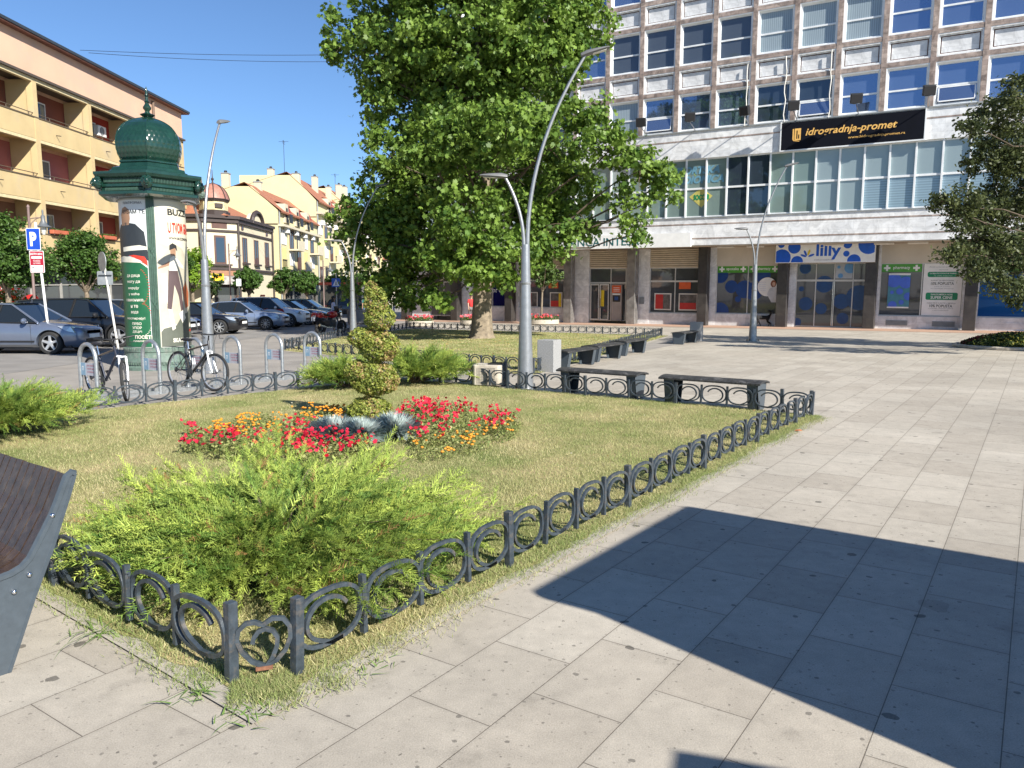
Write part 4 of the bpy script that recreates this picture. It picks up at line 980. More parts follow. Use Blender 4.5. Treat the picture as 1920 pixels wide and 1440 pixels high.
    b.build('cornice', g, t)
    b = MB()
    for k in range(6):
        a0 = ph + k * pi / 3; a1 = a0 + pi / 3
        for z0, z1, r0, n in [(4.10, 4.16, 1.175, 34), (4.28, 4.37, 1.20, 34)]:
            p0 = Vector((r0 * cos(a0), r0 * sin(a0), 0)); p1 = Vector((r0 * cos(a1), r0 * sin(a1), 0)); d = (p1 - p0).normalized(); nn = Vector((d.y, -d.x, 0))
            for i in range(3, n - 2):
                q = p0.lerp(p1, (i + .5) / n); b.bar((q.x, q.y, z0), (q.x, q.y, z1), .014, .035, up=nn)
    b.build('dentils', mat('dentil_green', (.05, .10, .075), .35), t)
    for k in range(6):
        a = ph + k * pi / 3; Mx = Matrix.Translation((1.25 * cos(a), 1.25 * sin(a), 4.26)) @ Matrix.Rotation(a, 4, 'Z'); b = MB()
        b.ball((0, 0, 0), (.09, .125, .14), 14, 10, Mx)      # mane
        for j in range(14):
            q = 2 * pi * j / 14; b.ball((.0, .105 * cos(q), .015 + .12 * sin(q)), (.05, .035, .035), 6, 5, Mx)
        b.ball((.06, 0, .02), (.075, .075, .09), 12, 8, Mx)   # face
        b.ball((.125, 0, -.02), (.045, .035, .032), 10, 6, Mx); b.ball((.10, 0, -.065), (.04, .04, .022), 8, 5, Mx)
        b.tube([(.11, 0, .06), (.15, 0, .0)], .018, 6, Mx)
        for s in (-1, 1): b.ball((.115, .035 * s, .035), .014, 6, 4, Mx); b.ball((.07, .055 * s, .095), .022, 6, 4, Mx)
        b.build('lion_head', gd if k in (2, 4) else g, t, True)
    # neck + onion dome
    b = MB(); b.lathe([(.98, 4.53), (.98, 4.58), (.92, 4.60), (.90, 4.66), (.74, 4.70), (.70, 4.78), (.73, 4.80), (.73, 4.83), (.66, 4.86)], 6, phase=ph); b.build('neck', g, t)
    prof = [(.64, 4.82), (.71, 4.92), (.765, 5.06), (.785, 5.22), (.765, 5.38), (.70, 5.53), (.59, 5.66), (.44, 5.76), (.28, 5.83), (.12, 5.88), (.07, 5.92)]
    # hex dome with slightly bulged facets and scale bumps
    def domept(k, u, j):
        r, z = j; a0 = ph + k * pi / 3; a1 = a0 + pi / 3; p = Vector((r * cos(a0), r * sin(a0), z)).lerp(Vector((r * cos(a1), r * sin(a1), z)), u); return p * 1
    def interp(s):
        s *= len(prof) - 1; i = min(int(s), len(prof) - 2); f = s - i
        p0 = prof[max(i - 1, 0)]; p1 = prof[i]; p2 = prof[i + 1]; p3 = prof[min(i + 2, len(prof) - 1)]
        return tuple(.5 * ((2 * p1[c_]) + (-p0[c_] + p2[c_]) * f + (2 * p0[c_] - 5 * p1[c_] + 4 * p2[c_] - p3[c_]) * f * f + (-p0[c_] + 3 * p1[c_] - 3 * p2[c_] + p3[c_]) * f ** 3) for c_ in (0, 1))
    b = MB(); NU, NV = 40, 64
    for k in range(6):
        vs = []
        for j in range(NV + 1):
            rz_ = interp(j / NV)
            for i in range(NU + 1):
                u = i / NU; p = domept(k, u, rz_); rad = Vector((p.x, p.y, 0)).normalized()
                sx = u * 7; row = int(j / NV * 13); sy = j / NV * 13 - row; sxx = (sx + .5 * (row % 2)) % 1 - .5
                hgt = max(0, 1 - (sxx * 2) ** 2 * 1.0) * (1 - sy) * .013 * (1 if .05 < j / NV < .85 else 0)
                bul = .05 * rz_[0] * (1 - (2 * u - 1) ** 2)
                p = Vector((p.x, p.y, 0)) + rad * (hgt + bul); vs.append((p.x, p.y, rz_[1]))
        b.add(vs, [(j * (NU + 1) + i, j * (NU + 1) + i + 1, (j + 1) * (NU + 1) + i + 1, (j + 1) * (NU + 1) + i) for j in range(NV) for i in range(NU)])
    b.build('dome', g, t, 70)
    b = MB()
    for k in range(6):
        a = ph + k * pi / 3; b.tube([((r + .005) * cos(a), (r + .005) * sin(a), z) for r, z in [interp(s / 24) for s in range(23)]], .014, 6)
    b.build('dome_ribs', g, t, True)
    b = MB(); b.lathe([(.10, 5.84), (.08, 5.90), (.14, 5.93), (.17, 5.96), (.07, 6.0), (.05, 6.03), (.06, 6.06), (.09, 6.09), (.095, 6.13), (.055, 6.19), (.04, 6.23), (.065, 6.25), (.035, 6.28), (.03, 6.37), (.07, 6.39), (.035, 6.405), (.028, 6.45), (.03, 6.49), (.02, 6.55), (.004, 6.60)], 16); b.build('finial', g, t, True)
    t.scale = (.93, .93, .955)
column()

# ================================================================ bicycle hoops
def hoops():
    for i, tt in enumerate([0, .228, .408, .576, .786, 1.0]):
        x, y = -6.75 + 2.55 * tt, 12.2 + 3.95 * tt; rz = atan2(-.54, .84)
        lb = ['bicycle hoop nearest the left with a blue fork bicycle against it', 'second bicycle hoop from the left with nothing leaning on it', 'bicycle hoop behind the black and silver bicycle', 'bicycle hoop between the silver bicycle wheel and the two free hoops on the right', 'second bicycle hoop from the right', 'rightmost bicycle hoop nearest the junipers'][i]
        t = thing('bicycle_hoop', lb, 'bicycle stand', (x, y, 0), rz, 'bicycle hoops beside the lawn'); w_ = .235; h_ = .9
        pts = [(-w_, 0, .02), (-w_, 0, h_ - w_)] + [(-w_ * cos(pi * k / 12), 0, h_ - w_ + w_ * sin(pi * k / 12)) for k in range(1, 12)] + [(w_, 0, h_ - w_), (w_, 0, .02)]
        MB().tube(pts, .033, 10, up=(0, 1, 0)).build('hoop', M['galv'], t, True)
        pl_ = MB().box(-w_ + .03, w_ - .03, -.004, .004, .40, .60).build('sign_plate', mat('plate_grey', (.42, .42, .46), .4, 0, .1, 8), t)
        MB().box(-w_ + .03, -w_ + .16, -.0065, -.0045, .40, .60).build('blue_field', mat('plate_blue', (.20, .32, .42), .4), pl_)
        o = textmesh('П', .05, .07, M['white'], lambda u, v: (-w_ + .095 + u, -.009, .51 + v), .02, parent=pl_)
        for j, s in enumerate(['BICIKL PARKING', 'KORISTITE SAMO', 'ZA BICIKLE']): textmesh(s, .2, .022, mat('plate_red', (.35, .05, .1), .5), lambda u, v, j=j: (.08 + u, -.009, .56 - .05 * j + v), .01, parent=pl_)
        MB().box(-w_ - .07, w_ + .07, -.05, .05, 0, .022).build('foot', M['galv'], t)
    t = thing('hoop_rail', 'pair of pale ground rails carrying the bicycle hoops', 'rail', (-6.9, 12.0, 0), atan2(3.95, 2.55))
    MB().box(-.3, 5.1, -.26, -.19, .004, .06).build('rail', M['galv'], t); MB().box(-.3, 5.1, .19, .26, .004, .06).build('rail', M['galv'], t)
hoops()
# ================================================================ bicycles
def bicycle(rear, front, label, frame_col, fork_col, fh=.62, steer=0.0, lean=0, carrier=False, name='bicycle'):
    rear = Vector((*rear, 0)); front = Vector((*front, 0)); d = front - rear; wb = 1.06; rz = atan2(d.y, d.x)
    t = thing(name, label, 'bicycle', rear, rz, 'bicycles at the hoops'); t.rotation_euler = (lean, 0, rz)
    fm = mat('frame_paint', frame_col, .3, .1, .1, 9, coat=.5); R = .335
    def wheel(x, nm, ang=0):
        w_ = bpy.data.objects.new(nm, None); COL.objects.link(w_); w_.parent = t; w_.location = (x, 0, R); w_.rotation_euler = (0, 0, ang); w_.empty_display_size = .05
        ring = [(R * .93 * cos(2 * pi * k / 36), 0, R * .93 * sin(2 * pi * k / 36)) for k in range(36)]
        MB().tube(ring, .024, 8, closed=True, up=(0, 1, 0)).build('tyre', M['rubber'], w_, True)
        ring = [(R * .85 * cos(2 * pi * k / 36), 0, R * .85 * sin(2 * pi * k / 36)) for k in range(36)]
        MB().tube(ring, .012, 6, closed=True, up=(0, 1, 0)).build('rim', M['alloy'], w_, True)
        b = MB()
        for k in range(28):
            a = 2 * pi * k / 28; s = .03 if k % 2 else -.03; b.tube([(.02 * cos(a + .8 * (1 if k % 4 < 2 else -1)), s, .02 * sin(a + .8 * (1 if k % 4 < 2 else -1))), (R * .85 * cos(a), 0, R * .85 * sin(a))], .0016, 3)
        b.build('spokes', M['chrome'], w_)
        MB().lathe([(.02, -.045), (.03, -.03), (.018, 0), (.03, .03), (.02, .045)], 10, Matrix.Rotation(pi / 2, 4, 'X')).build('hub', M['darkmetal'], w_)
        return w_
    wheel(0, 'rear_wheel'); wheel(wb, 'front_wheel', steer)
    bb = (.42, 0, .30); seat = (.30, 0, .70); hd0 = (.90, 0, .72); hd1 = (.88, 0, .82); ax = (0, 0, R)
    b = MB(); b.tube([bb, seat], .016, 8); b.tube([bb, hd0], .024, 8); b.tube([seat, hd1], .017, 8); b.tube([hd0, (.865, 0, .88)], .02, 8)
    for s in (-1, 1): b.tube([(bb[0], s * .03, bb[2]), (.2, s * .055, R), (0, s * .06, R)], .010, 6); b.tube([(.3, s * .015, .66), (0, s * .06, R)], .008, 6)
    b.build('frame', fm, t, True)
    b = MB(); cs, sn = cos(steer), sin(steer)
    def fr(x, y, z): return (wb + (x - wb) * cs - y * sn, (x - wb) * sn + y * cs, z)
    b.tube([hd0, fr(.94, 0, .70)], .02, 6)
    for s in (-1, 1): b.tube([fr(.92, s * .05, .70), fr(.97, s * .055, .52), fr(wb, s * .055, R)], [.017, .017, .011], 8)
    b.tube([fr(.92, -.05, .70), fr(.92, .05, .70)], .016, 6); b.build('fork', mat('fork_paint', fork_col, .3, .2, 0), t, True)
    b = MB(); b.tube([(.865, 0, .88), (.88, 0, .97)], .013, 8); hb = [(-.06, -.29), (-.02, -.2), (.03, -.08), (.03, .08), (-.02, .2), (-.06, .29)]
    b.tube([(.90 + x * cs - y * sn, x * sn + y * cs, .98 + abs(y) * .12) for x, y in hb], .012, 8); b.build('handlebar', M['black'], t, True)
    b = MB()
    for s in (-1, 1):
        y = s * .2; b.tube([(.92 - y * sn, y * cs, .99), (.98 - y * sn, y * cs * .8, .93), (.98 - y * sn * 1.3, y * cs * 1.25, .93)], .006, 5); b.tube([(.93 - y * sn, y * cs, 1.0), (1.0, y * .4, 1.02), (.94, .02 * s, .72)], .003, 4)
    b.build('brake_lever', M['black'], t)
    b = MB(); b.tube([seat, (.27, 0, .86)], .013, 8); b.build('seat_post', M['chrome'], t, True)
    b = MB(); b.ball((.22, 0, .885), (.14, .065, .03), 12, 6); b.ball((.33, 0, .885), (.09, .03, .022), 8, 5); b.build('saddle', M['black'], t, True)
    b = MB(); b.lathe([(.08, -.004), (.08, .004)], 20, Matrix.Translation((bb[0], -.05, bb[2])) @ Matrix.Rotation(pi / 2, 4, 'X')); b.lathe([(.045, -.004), (.045, .004)], 16, Matrix.Translation((0, -.05, R)) @ Matrix.Rotation(pi / 2, 4, 'X'))
    b.bar((bb[0], -.07, bb[2]), (bb[0] + .11, -.07, bb[2] - .13), .012, .02); b.bar((bb[0], .07, bb[2]), (bb[0] - .11, .07, bb[2] + .13), .012, .02)
    b.tube([(bb[0], -.05, bb[2] + .08), (0, -.05, R + .045)], .004, 4); b.tube([(bb[0], -.05, bb[2] - .08), (0, -.05, R - .045)], .004, 4); b.build('drivetrain', M['darkmetal'], t)
    for s in (-1, 1): MB().box(bb[0] + s * .11 - .04, bb[0] + s * .11 + .04, -s * .07 - (.09 if s > 0 else 0), -s * .07 + (0 if s > 0 else .09), bb[2] - s * .13 - .01, bb[2] - s * .13 + .012).build('pedal', M['black'], t)
    if carrier:
        b = MB()
        for y in (-.06, 0, .06): b.tube([(-.28, y, .74), (.22, y, .74)], .005, 5)
        for x in (-.28, -.1, .1): b.tube([(x, -.08, .74), (x, .08, .74)], .005, 5)
        for s in (-1, 1): b.tube([(-.1, s * .06, .74), (0, s * .065, R)], .005, 5)
        b.build('carrier', M['darkmetal'], t)
        b = MB()
        for s in (-1, 1): b.tube([(.42, s * .012, .33), (.46, s * .02, .45), (.44, s * .02, .56)], .012, 6)
        b.build('suspension', M['alloy'], t)
    return t
bicycle((-6.08, 13.92), (-5.2, 13.34), 'black and silver bicycle with rear carrier leaning at the third hoop', (.02, .02, .022), (.55, .56, .58), carrier=True, lean=-.06, steer=.12)
bicycle((-6.9, 12.68), (-6.1, 12.05), 'black and blue bicycle with white fork and turned front wheel at the first hoop', (.015, .02, .04), (.72, .73, .75), steer=-.55, lean=.08)
b = MB(); 

# ================================================================ signs
def sign(pos, h, label, lean=(0, 0), col='offwhite', name='sign_post', r=.03):
    t = thing(name, label, 'road sign', (pos[0], pos[1], 0)); b = MB(); b.tube([(0, 0, 0), (lean[0], lean[1], h)], r, 10); b.build('pole', M[col], t, True); return t
def rrect(w_, h_, r=.04, n=4):
    o = []
    for cx, cz, a0 in [(w_ / 2 - r, h_ / 2 - r, 0), (-w_ / 2 + r, h_ / 2 - r, pi / 2), (-w_ / 2 + r, -h_ / 2 + r, pi), (w_ / 2 - r, -h_ / 2 + r, 3 * pi / 2)]:
        for k in range(n + 1): a = a0 + pi / 2 * k / n; o.append((cx + r * cos(a), cz + r * sin(a)))
    return o
sp = G(96, 663)
t = sign(sp, 3.75, 'blue parking sign with red zone plate on a leaning white post', (-.2, 0), 'white', r=.035)
def plate_(par, cx, cz, w_, h_, layers, y=-.05, rz=0, name='sign_plate'):
    base = MB().xz([(cx + a, cz + c_) for a, c_ in rrect(w_, h_, min(w_, h_) * .06)], y, y + .01).build(name, layers[0], par)
    for i, (dw, dh, m_) in enumerate(layers[1:]):
        MB().xz([(cx + a, cz + c_) for a, c_ in rrect(w_ - dw, h_ - dh, .02)], y - .002 * (i + 1), y - .002 * (i + 1) + .0015).build('field', m_, base)
    return base
pb = plate_(t, -.26, 3.28, .40, .62, [M['white'], (.03, .03, mat('sign_blue', (.01, .06, .42), .35))])
textmesh('P', .19, .40, M['white'], lambda u, v: (-.26 + u, -.058, 3.28 + v), .05, parent=pb)
pr = plate_(t, -.20, 2.64, .41, .62, [M['white'], (.03, .03, mat('sign_red', (.36, .01, .03), .4))])
MB().xz([(-.20 + x, 2.64 + z) for x, z in [(-.17, -.28), (.17, -.28), (.17, -.1), (-.17, -.1)]], -.0575, -.0565).build('white_field', M['white'], pr)
textmesh('ЕКСТРА ЗОНА', .35, .06, M['white'], lambda u, v: (-.20 + u, -.058, 2.86 + v), .03, parent=pr)
MB().xz([(-.20 + x, 2.76 + z) for x, z in [(-.15, -.03), (.15, -.03), (.15, .03), (-.15, .03)]], -.0575, -.0565).build('white_bar', M['white'], pr)
for i, s in enumerate(['ВРЕМЕНСКО', 'ОГРАНИЧЕЊЕ', '60 МИН']): textmesh(s, .2, .028, M['white'], lambda u, v, i=i: (-.20 + u, -.058, 2.68 - .045 * i + v), .01, parent=pr)
for i, s in enumerate(['SMS', '9123', '24h']): textmesh(s, .09, .04, M['black'], lambda u, v, i=i: (-.31 + .11 * i + u, -.06, 2.47 + v), .01, parent=pr)
# round sign from behind
s2 = G(222, 656); t = sign(s2, 3.0, 'back of a round sign and a square plate on a leaning rusty post', (-.38, .1), 'offwhite', r=.035)
backm = mat('sign_back', (.33, .35, .36), .45, .4, .15, 6)
b = MB(); b.lathe([(.30, -.01), (.30, .01)], 28, Matrix.Translation((-.36, .03, 2.72)) @ Matrix.Rotation(radians(-42), 4, 'Z') @ Matrix.Rotation(pi / 2, 4, 'X')); b.build('round_plate', backm, t)
b = MB(); b.xz([(a - .31, 2.22 + c_) for a, c_ in rrect(.48, .42)], .05, .06); b.build('square_plate', backm, t)
b = MB(); b.bar((-.5, .03, 2.3), (-.1, .03, 2.3), .03, .03); b.build('bracket', M['darkmetal'], t)
# crossing sign
t = sign((-10.2, 45), 3.0, 'blue pedestrian crossing sign near the zebra crossing', r=.03, col='galv')
pb = plate_(t, 0, 2.45, .50, .50, [mat('sign_blue2', (.01, .09, .45), .35)], name='sign_plate')
MB().xz([(-.2, 2.26), (.2, 2.26), (0, 2.66)], -.053, -.051).build('white_triangle', M['white'], pb)
b = MB(); b.xz([(-.025, 2.40), (.02, 2.40), (.03, 2.5), (-.02, 2.5)], -.056, -.054); b.xz([(-.07, 2.28), (-.04, 2.28), (.01, 2.40), (-.02, 2.41)], -.056, -.054); b.xz([(.05, 2.28), (.08, 2.28), (.02, 2.41), (-.01, 2.40)], -.056, -.054); b.xz([(p[0], p[2]) for p in disc(.0, 2.535, .022, 0, 10)], -.056, -.054); b.build('walking_figure', M['black'], pb)
t = sign((-17.6, 50), 2.9, 'small white disabled parking sign before the cafe arch', r=.025, col='galv'); pb = plate_(t, 0, 2.55, .32, .46, [M['white']])
b = MB(); b.tube([(.0 + .07 * cos(a * pi / 8), -.056, 2.50 + .09 * sin(a * pi / 8)) for a in range(16)], .012, 5, closed=True); b.build('blue_symbol', mat('sym_blue', (.02, .15, .5), .4), pb)

# ---------------- overhead wires
def wire(a, b_, sag, label):
    a = Vector(a); b_ = Vector(b_); pts = []
    for k in range(25): s = k / 24; p = a.lerp(b_, s); p.z -= sag * 4 * s * (1 - s); pts.append(p)
    tag(MB().tube(pts, .012, 4).build('overhead_wire', M['black']), label, 'wire', 'overhead wires')
wire(PT(150, 94, 42), PT(830, 96, 52), .25, 'upper overhead wire crossing the sky left of the tree')
wire(PT(166, 99, 42), PT(830, 108, 52), .35, 'lower overhead wire crossing the sky left of the tree')
# ---------------- unseen cabins added outside the view to cast the paving shadows
def stand(c1, c2, h, depth, label, over=.0):
    c1 = Vector((*c1, 0)); c2 = Vector((*c2, 0)); d = c2 - c1; L_ = d.length; rz = atan2(d.y, d.x)
    t = thing('shade_cabin', label, 'kiosk', c1, rz)
    MB().box(.05, L_ - .05, -depth, -.15, .1, h - .12).build('cabin', mat('stand_grey', (.35, .37, .38), .5, 0, .1, 3), t)
    MB().box(-.0, L_, -depth - .1, .0, h - .12, h).build('roof', M['darkmetal'], t, bevel=.03)
    MB().box(.0, L_, -depth, -.1, 0, .1).build('plinth', M['concrete'], t); MB().box(.3, L_ - .3, -.149, -.13, 1.0, 2.0).build('window', mat('stand_glass', (.03, .04, .05), .05), t)
    return t
# shadow tips -> roof corners:  tip + h/tan(el) toward the sun
def tosun(p, h): k = h / math.tan(radians(SUN_EL)); return (p[0] + k * sin(radians(SUN_AZ)), p[1] + k * cos(radians(SUN_AZ)))
stand(tosun((.07, 4.18), 2.6), tosun((1.36, 5.98), 2.6), 2.6, 2.6, 'unseen grey cabin added right of the viewpoint to shade the paving')
P_ = G(1250, 1396); Q_ = G(1507, 1440); e2 = (Q_ - P_).normalized(); d_ = Vector((-e2.y, e2.x, 0)); c1_ = P_ - d_ * 1.3
stand(tosun((c1_.x, c1_.y), 2.2), tosun((P_.x, P_.y), 2.2), 2.2, 2.0, 'unseen lower grey cabin added behind the viewpoint to shade the paving')
# ================================================================ cars
M['carglass'] = mat('car_glass', (.012, .016, .02), .05, 0, 0, spec=.6, coat=.2)
M['headlamp'] = mat('headlamp_glass', (.45, .48, .5), .08, .5, .1, 20, coat=1)
M['tail'] = mat('tail_lamp', (.30, .01, .01), .2, coat=1)
def car(pos, rz, label, paint, L=4.3, W=1.76, H=1.46, kind='hatch', rim=5, metal=.5, z_hood=.92, black_arch=False, rimcol=None, group='cars parked side by side along the street'):
    t = thing('parked_car', label, 'car', (pos[0], pos[1], 0), rz, group)
    pm = mat('car_paint', paint, .28, metal, .04, 3, coat=.9)
    # x measured from the front end backwards is negative; front at 0
    xf = -.82; xr = -.82 - (L * .615); R = .325 if H < 1.55 else .36
    zb = .20 if H < 1.55 else .26; zs = H * .60; ext = L
    rearx = -L
    # stations: x, halfwidth, z bottom, shoulder z, top z
    tail_z = {'sedan': H * .70, 'hatch': H * .66, 'wagon': H * .66, 'suv': H * .66}[kind]
    st = [(-.0, .52, zb + .16, zs * .70, zs * .76), (-.04, .68, zb + .04, zs * .76, zs * .83), (-.16, .80, zb, zs * .82, zs * .90), (-.42, .92, zb, zs * .88, zs * .98), (-.82, .985, zb, zs * .93, zs * 1.035), (-1.15, 1.0, zb, zs * .96, zs * 1.08), (-1.45, 1.0, zb, zs * .98, zs * 1.12),
          (-2.2, 1.0, zb, zs * 1.02, zs * 1.10), (-3.0, 1.0, zb, zs * 1.05, zs * 1.13), (xr + .0, .995, zb, zs * 1.08, zs * 1.17), (-L + .35, .93, zb, zs * 1.08, tail_z * 1.06), (-L + .08, .84, zb + .03, zs * 1.02, tail_z), (-L, .72, zb + .12, zs * .92, tail_z * .94)]
    b = MB(); n = 16; vs = []
    for x, hw, z0, zsh, zt in st:
        w_ = W / 2 * hw
        half = [(0, z0), (w_ * .82, z0), (w_ * .96, z0 + .09), (w_ * 1.0, z0 + (zsh - z0) * .45), (w_ * .992, zsh - .06), (w_ * .955, zsh + .0), (w_ * .86, (zsh + zt) / 2 + .015), (w_ * .5, zt), (0, zt + .015)]
        ring_ = half + [(-y, z) for y, z in half[-2:0:-1]]
        vs += [(x, y, z) for y, z in ring_]
    n = len(ring_); ns = len(st)
    fs = [(i * n + k, i * n + (k + 1) % n, (i + 1) * n + (k + 1) % n, (i + 1) * n + k) for i in range(ns - 1) for k in range(n)] + [tuple(range(n))[::-1], tuple((ns - 1) * n + k for k in range(n))]
    b.add(vs, fs); body = b.build('body', pm, t, 50)
    cut = MB()
    for x in (xf, xr):
        cut.lathe([(R + .055, -W), (R + .055, W)], 40, Matrix.Translation((x, 0, R)) @ Matrix.Rotation(pi / 2, 4, 'X'))
    cu = cut.build('cutter', None); md = body.modifiers.new('b', 'BOOLEAN'); md.object = cu; md.operation = 'DIFFERENCE'; md.solver = 'EXACT'; cu.parent = t
    bpy.context.view_layer.update(); apply_mods(body); bpy.data.objects.remove(cu)
    try: body.data.set_sharp_from_angle(angle=radians(40))
    except Exception: pass
    b = MB(); b.box(-L + .2, -.3, -W / 2 + .19, W / 2 - .19, zb - .03, zs * .8)
    b.build('underbody', M['black'], t)
    # greenhouse
    zw = zs * 1.03
    gp = {'hatch': [(-1.12, 0), (-1.95, 1), (-2.35, 1.03), (-3.25, 1.0), (-L + .42, .85), (-L + .16, 0)], 'sedan': [(-1.35, 0), (-2.1, .98), (-2.45, 1.03), (-3.1, .97), (-3.45, .85), (-L + .55, .05)],
          'wagon': [(-1.2, 0), (-2.0, 1), (-2.4, 1.03), (-3.6, .98), (-L + .4, .88), (-L + .12, 0)], 'suv': [(-1.15, 0), (-1.85, .98), (-2.25, 1.03), (-3.5, .99), (-L + .35, .9), (-L + .14, 0)]}[kind]
    Ht = H - zw; wb_ = W / 2 * .955; wt = W / 2 * .72
    def pt(x, f, s, inset=0): return (x, s * (wb_ + (wt - wb_) * min(1, f) - inset), zw + (Ht - .02) * f / 1.03)
    prof = [(x, f) for x, f in gp]; b = MB(); vs = [pt(x, f, -1, .012) for x, f in prof] + [pt(x, f, 1, .012) for x, f in prof]; n = len(prof)
    fs = [tuple(range(n)), tuple(range(n, 2 * n))[::-1]] + [(i, (i + 1) % n, n + (i + 1) % n, n + i) for i in range(n)]
    b.add(vs, fs); b.build('glasshouse', M['carglass'], t)
    # roof skin
    b = MB(); rp = prof[1:5]; vs = []
    for x, f in rp:
        for s in (-1, -.6, 0, .6, 1):
            p = pt(x, f, 1); vs.append((x + (.02 if x == rp[0][0] else 0), p[1] * s * 1.01, p[2] + .012 + .022 * (1 - s * s)))
    m_ = 5; top = [(i * m_ + k, i * m_ + k + 1, (i + 1) * m_ + k + 1, (i + 1) * m_ + k) for i in range(len(rp) - 1) for k in range(m_ - 1)]
    b.add(vs, top); b.build('roof', pm, t, 60)
    b = MB()
    for s in (-1, 1):
        P_ = [Vector(pt(x, f, s)) for x, f in prof]
        b.tube([P_[0], P_[1]], [.035, .028], 6); b.tube(P_[1:5], .026, 6); b.tube(P_[4:], [.05, .07], 6)
        if kind in ('hatch', 'suv', 'wagon'): b.tube([P_[3] + Vector((-.12, 0, 0)), Vector(pt(P_[3].x - .2, 0, s))], [.04, .06], 4)
        b.build('pillars', pm, t, True); b = MB()
    for s in (-1, 1):
        b = MB()
        for x in (-2.35, -3.25): b.bar(Vector(pt(x + .1, 1.0, s)), Vector(pt(x - .02, 0, s)), .07, .03)
        b.tube([pt(prof[0][0] - .1, 0.01, s), pt(-2.4, .01, s), pt(prof[-1][0] + .1, .02, s)], .014, 5)
        b.build('window_trim', M['black'], t)
    # wheels
    rm = mat('rim', rimcol or (.5, .51, .53), .3, .6, 0)
    for x in (xf, xr):
        for s in (-1, 1):
            y = s * (W / 2 - .10); Mx = Matrix.Translation((x, y, R)) @ Matrix.Rotation(-s * pi / 2, 4, 'X')
            w_ = MB().lathe([(R * .66, -.10), (R * .9, -.105), (R, -.08), (R, .07), (R * .93, .098), (R * .70, .098), (R * .66, .06)], 32, Mx, caps=False).build('wheel', M['rubber'], t, True)
            MB().lathe([(R * .64, -.05), (R * .64, -.04)], 24, Mx).build('brake_disc', M['black'], w_)
            b = MB(); b.lathe([(R * .69, .05), (R * .70, .088), (R * .665, .09), (R * .65, .05)], 32, Mx, caps=False)
            for k in range(rim):
                a = 2 * pi * k / rim + .3; M2 = Mx @ Matrix.Rotation(a, 4, 'Z')
                if rim <= 5: b.add([(R * .1, -.045, .05), (R * .67, -.035, .075), (R * .67, .035, .075), (R * .1, .045, .05), (R * .1, -.03, .08), (R * .67, -.022, .088), (R * .67, .022, .088), (R * .1, .03, .08)], [(0, 3, 2, 1), (4, 5, 6, 7), (0, 1, 5, 4), (1, 2, 6, 5), (2, 3, 7, 6), (3, 0, 4, 7)], M2)
                else: b.box(R * .12, R * .67, -.014, .014, .05, .085, M2)
            b.lathe([(R * .2, .05), (R * .19, .085), (R * .08, .09)], 14, Mx); b.build('rim', rm, w_, 40)
    # lamps, grille, plates, mirrors, handles, door seams
    hz = zs * .78
    for s in (-1, 1):
        b = MB(); w1 = W / 2
        b.add([(-.07, s * w1 * .46, hz - .07), (-.10, s * w1 * .50, hz + .09), (-.26, s * w1 * .855, hz + .12), (-.58, s * w1 * .955, hz + .13), (-.36, s * w1 * .925, hz - .01), (-.16, s * w1 * .83, hz - .06),
               (-.22, s * w1 * .4, hz - .05), (-.3, s * w1 * .45, hz + .05), (-.5, s * w1 * .75, hz + .06)], [(0, 1, 2, 5), (2, 3, 4, 5), (0, 5, 6), (1, 7, 8, 2)])
        b.build('headlight', M['headlamp'], t)
        b = MB(); b.box(-L + .02, -L + .24, s * W / 2 * .93 - .05, s * W / 2 * .93 + .02, zs * .85, zs * 1.08); b.build('tail_light', M['tail'], t, bevel=.02)
        b = MB(); b.ball((prof[0][0] - .32, s * (W / 2 + .09), zw + .06), (.07, .11, .085), 10, 7); b.bar((prof[0][0] - .32, s * (W / 2 - .06), zw + .0), (prof[0][0] - .32, s * (W / 2 + .06), zw + .04), .05, .03); b.build('mirror', pm if not black_arch else M['black'], t, True)
        for x in (-2.28, -3.15):
            if -L + .8 < x: b = MB(); b.box(x - .08, x + .08, s * (W / 2 - .005) - .012, s * (W / 2 - .005) + .016, zs * .88, zs * .91); b.build('door_handle', pm, t, bevel=.008)
    for s in (-1, 1):
        b = MB()
        for x in (-1.33, -2.42, -3.3):
            if x > xr + R * .3: b.box(x - .004, x + .004, s * W / 2 * .975 - .022, s * W / 2 * 1.0 + .0015, zb + .10, zs * .97)
        b.box(xr + R + .1, xf - R - .1, s * (W / 2 * .99) - .02, s * (W / 2 * 1.0) + .008, zb + .16, zb + .20)
        b.build('door_seam', M['black'], t)
    b = MB(); b.box(-.05, .012, -.42, .42, zb + .13, zb + .24); b.box(-.07, .0, -.36, .36, hz - .10, hz - .01); b.build('grille', M['black'], t)
    b = MB(); b.box(0, .022, -.26, .26, zb + .26, zb + .37); b.build('number_plate', M['white'], t)
    if black_arch:
        b = MB()
        for x in (xf, xr):
            for s in (-1, 1): b.tube([(x + (R + .07) * cos(a * pi / 12), s * (W / 2 * .985), R + (R + .07) * sin(a * pi / 12)) for a in range(-1, 14)], .035, 6)
        b.build('arch_trim', M['black'], t, True)
    b = MB()
    for s in (-1, 1): b.bar((prof[0][0] + .06, s * .32 - .3, zw + .06), (prof[0][0] - .12, s * .32 + .25, zw + .13), .02, .015)
    b.build('wiper', M['black'], t)
    return t
car((-12.35, 22.75), .0, 'blue grey hatchback with five spoke wheels, nearest parked car at the left edge', (.16, .19, .26), 4.25, 1.75, 1.46, 'hatch', 5)
car((-11.95, 25.85), .03, 'black crossover with dark mirror parked behind the blue grey hatchback', (.006, .007, .009), 4.45, 1.85, 1.60, 'suv', 5, 0, black_arch=True)
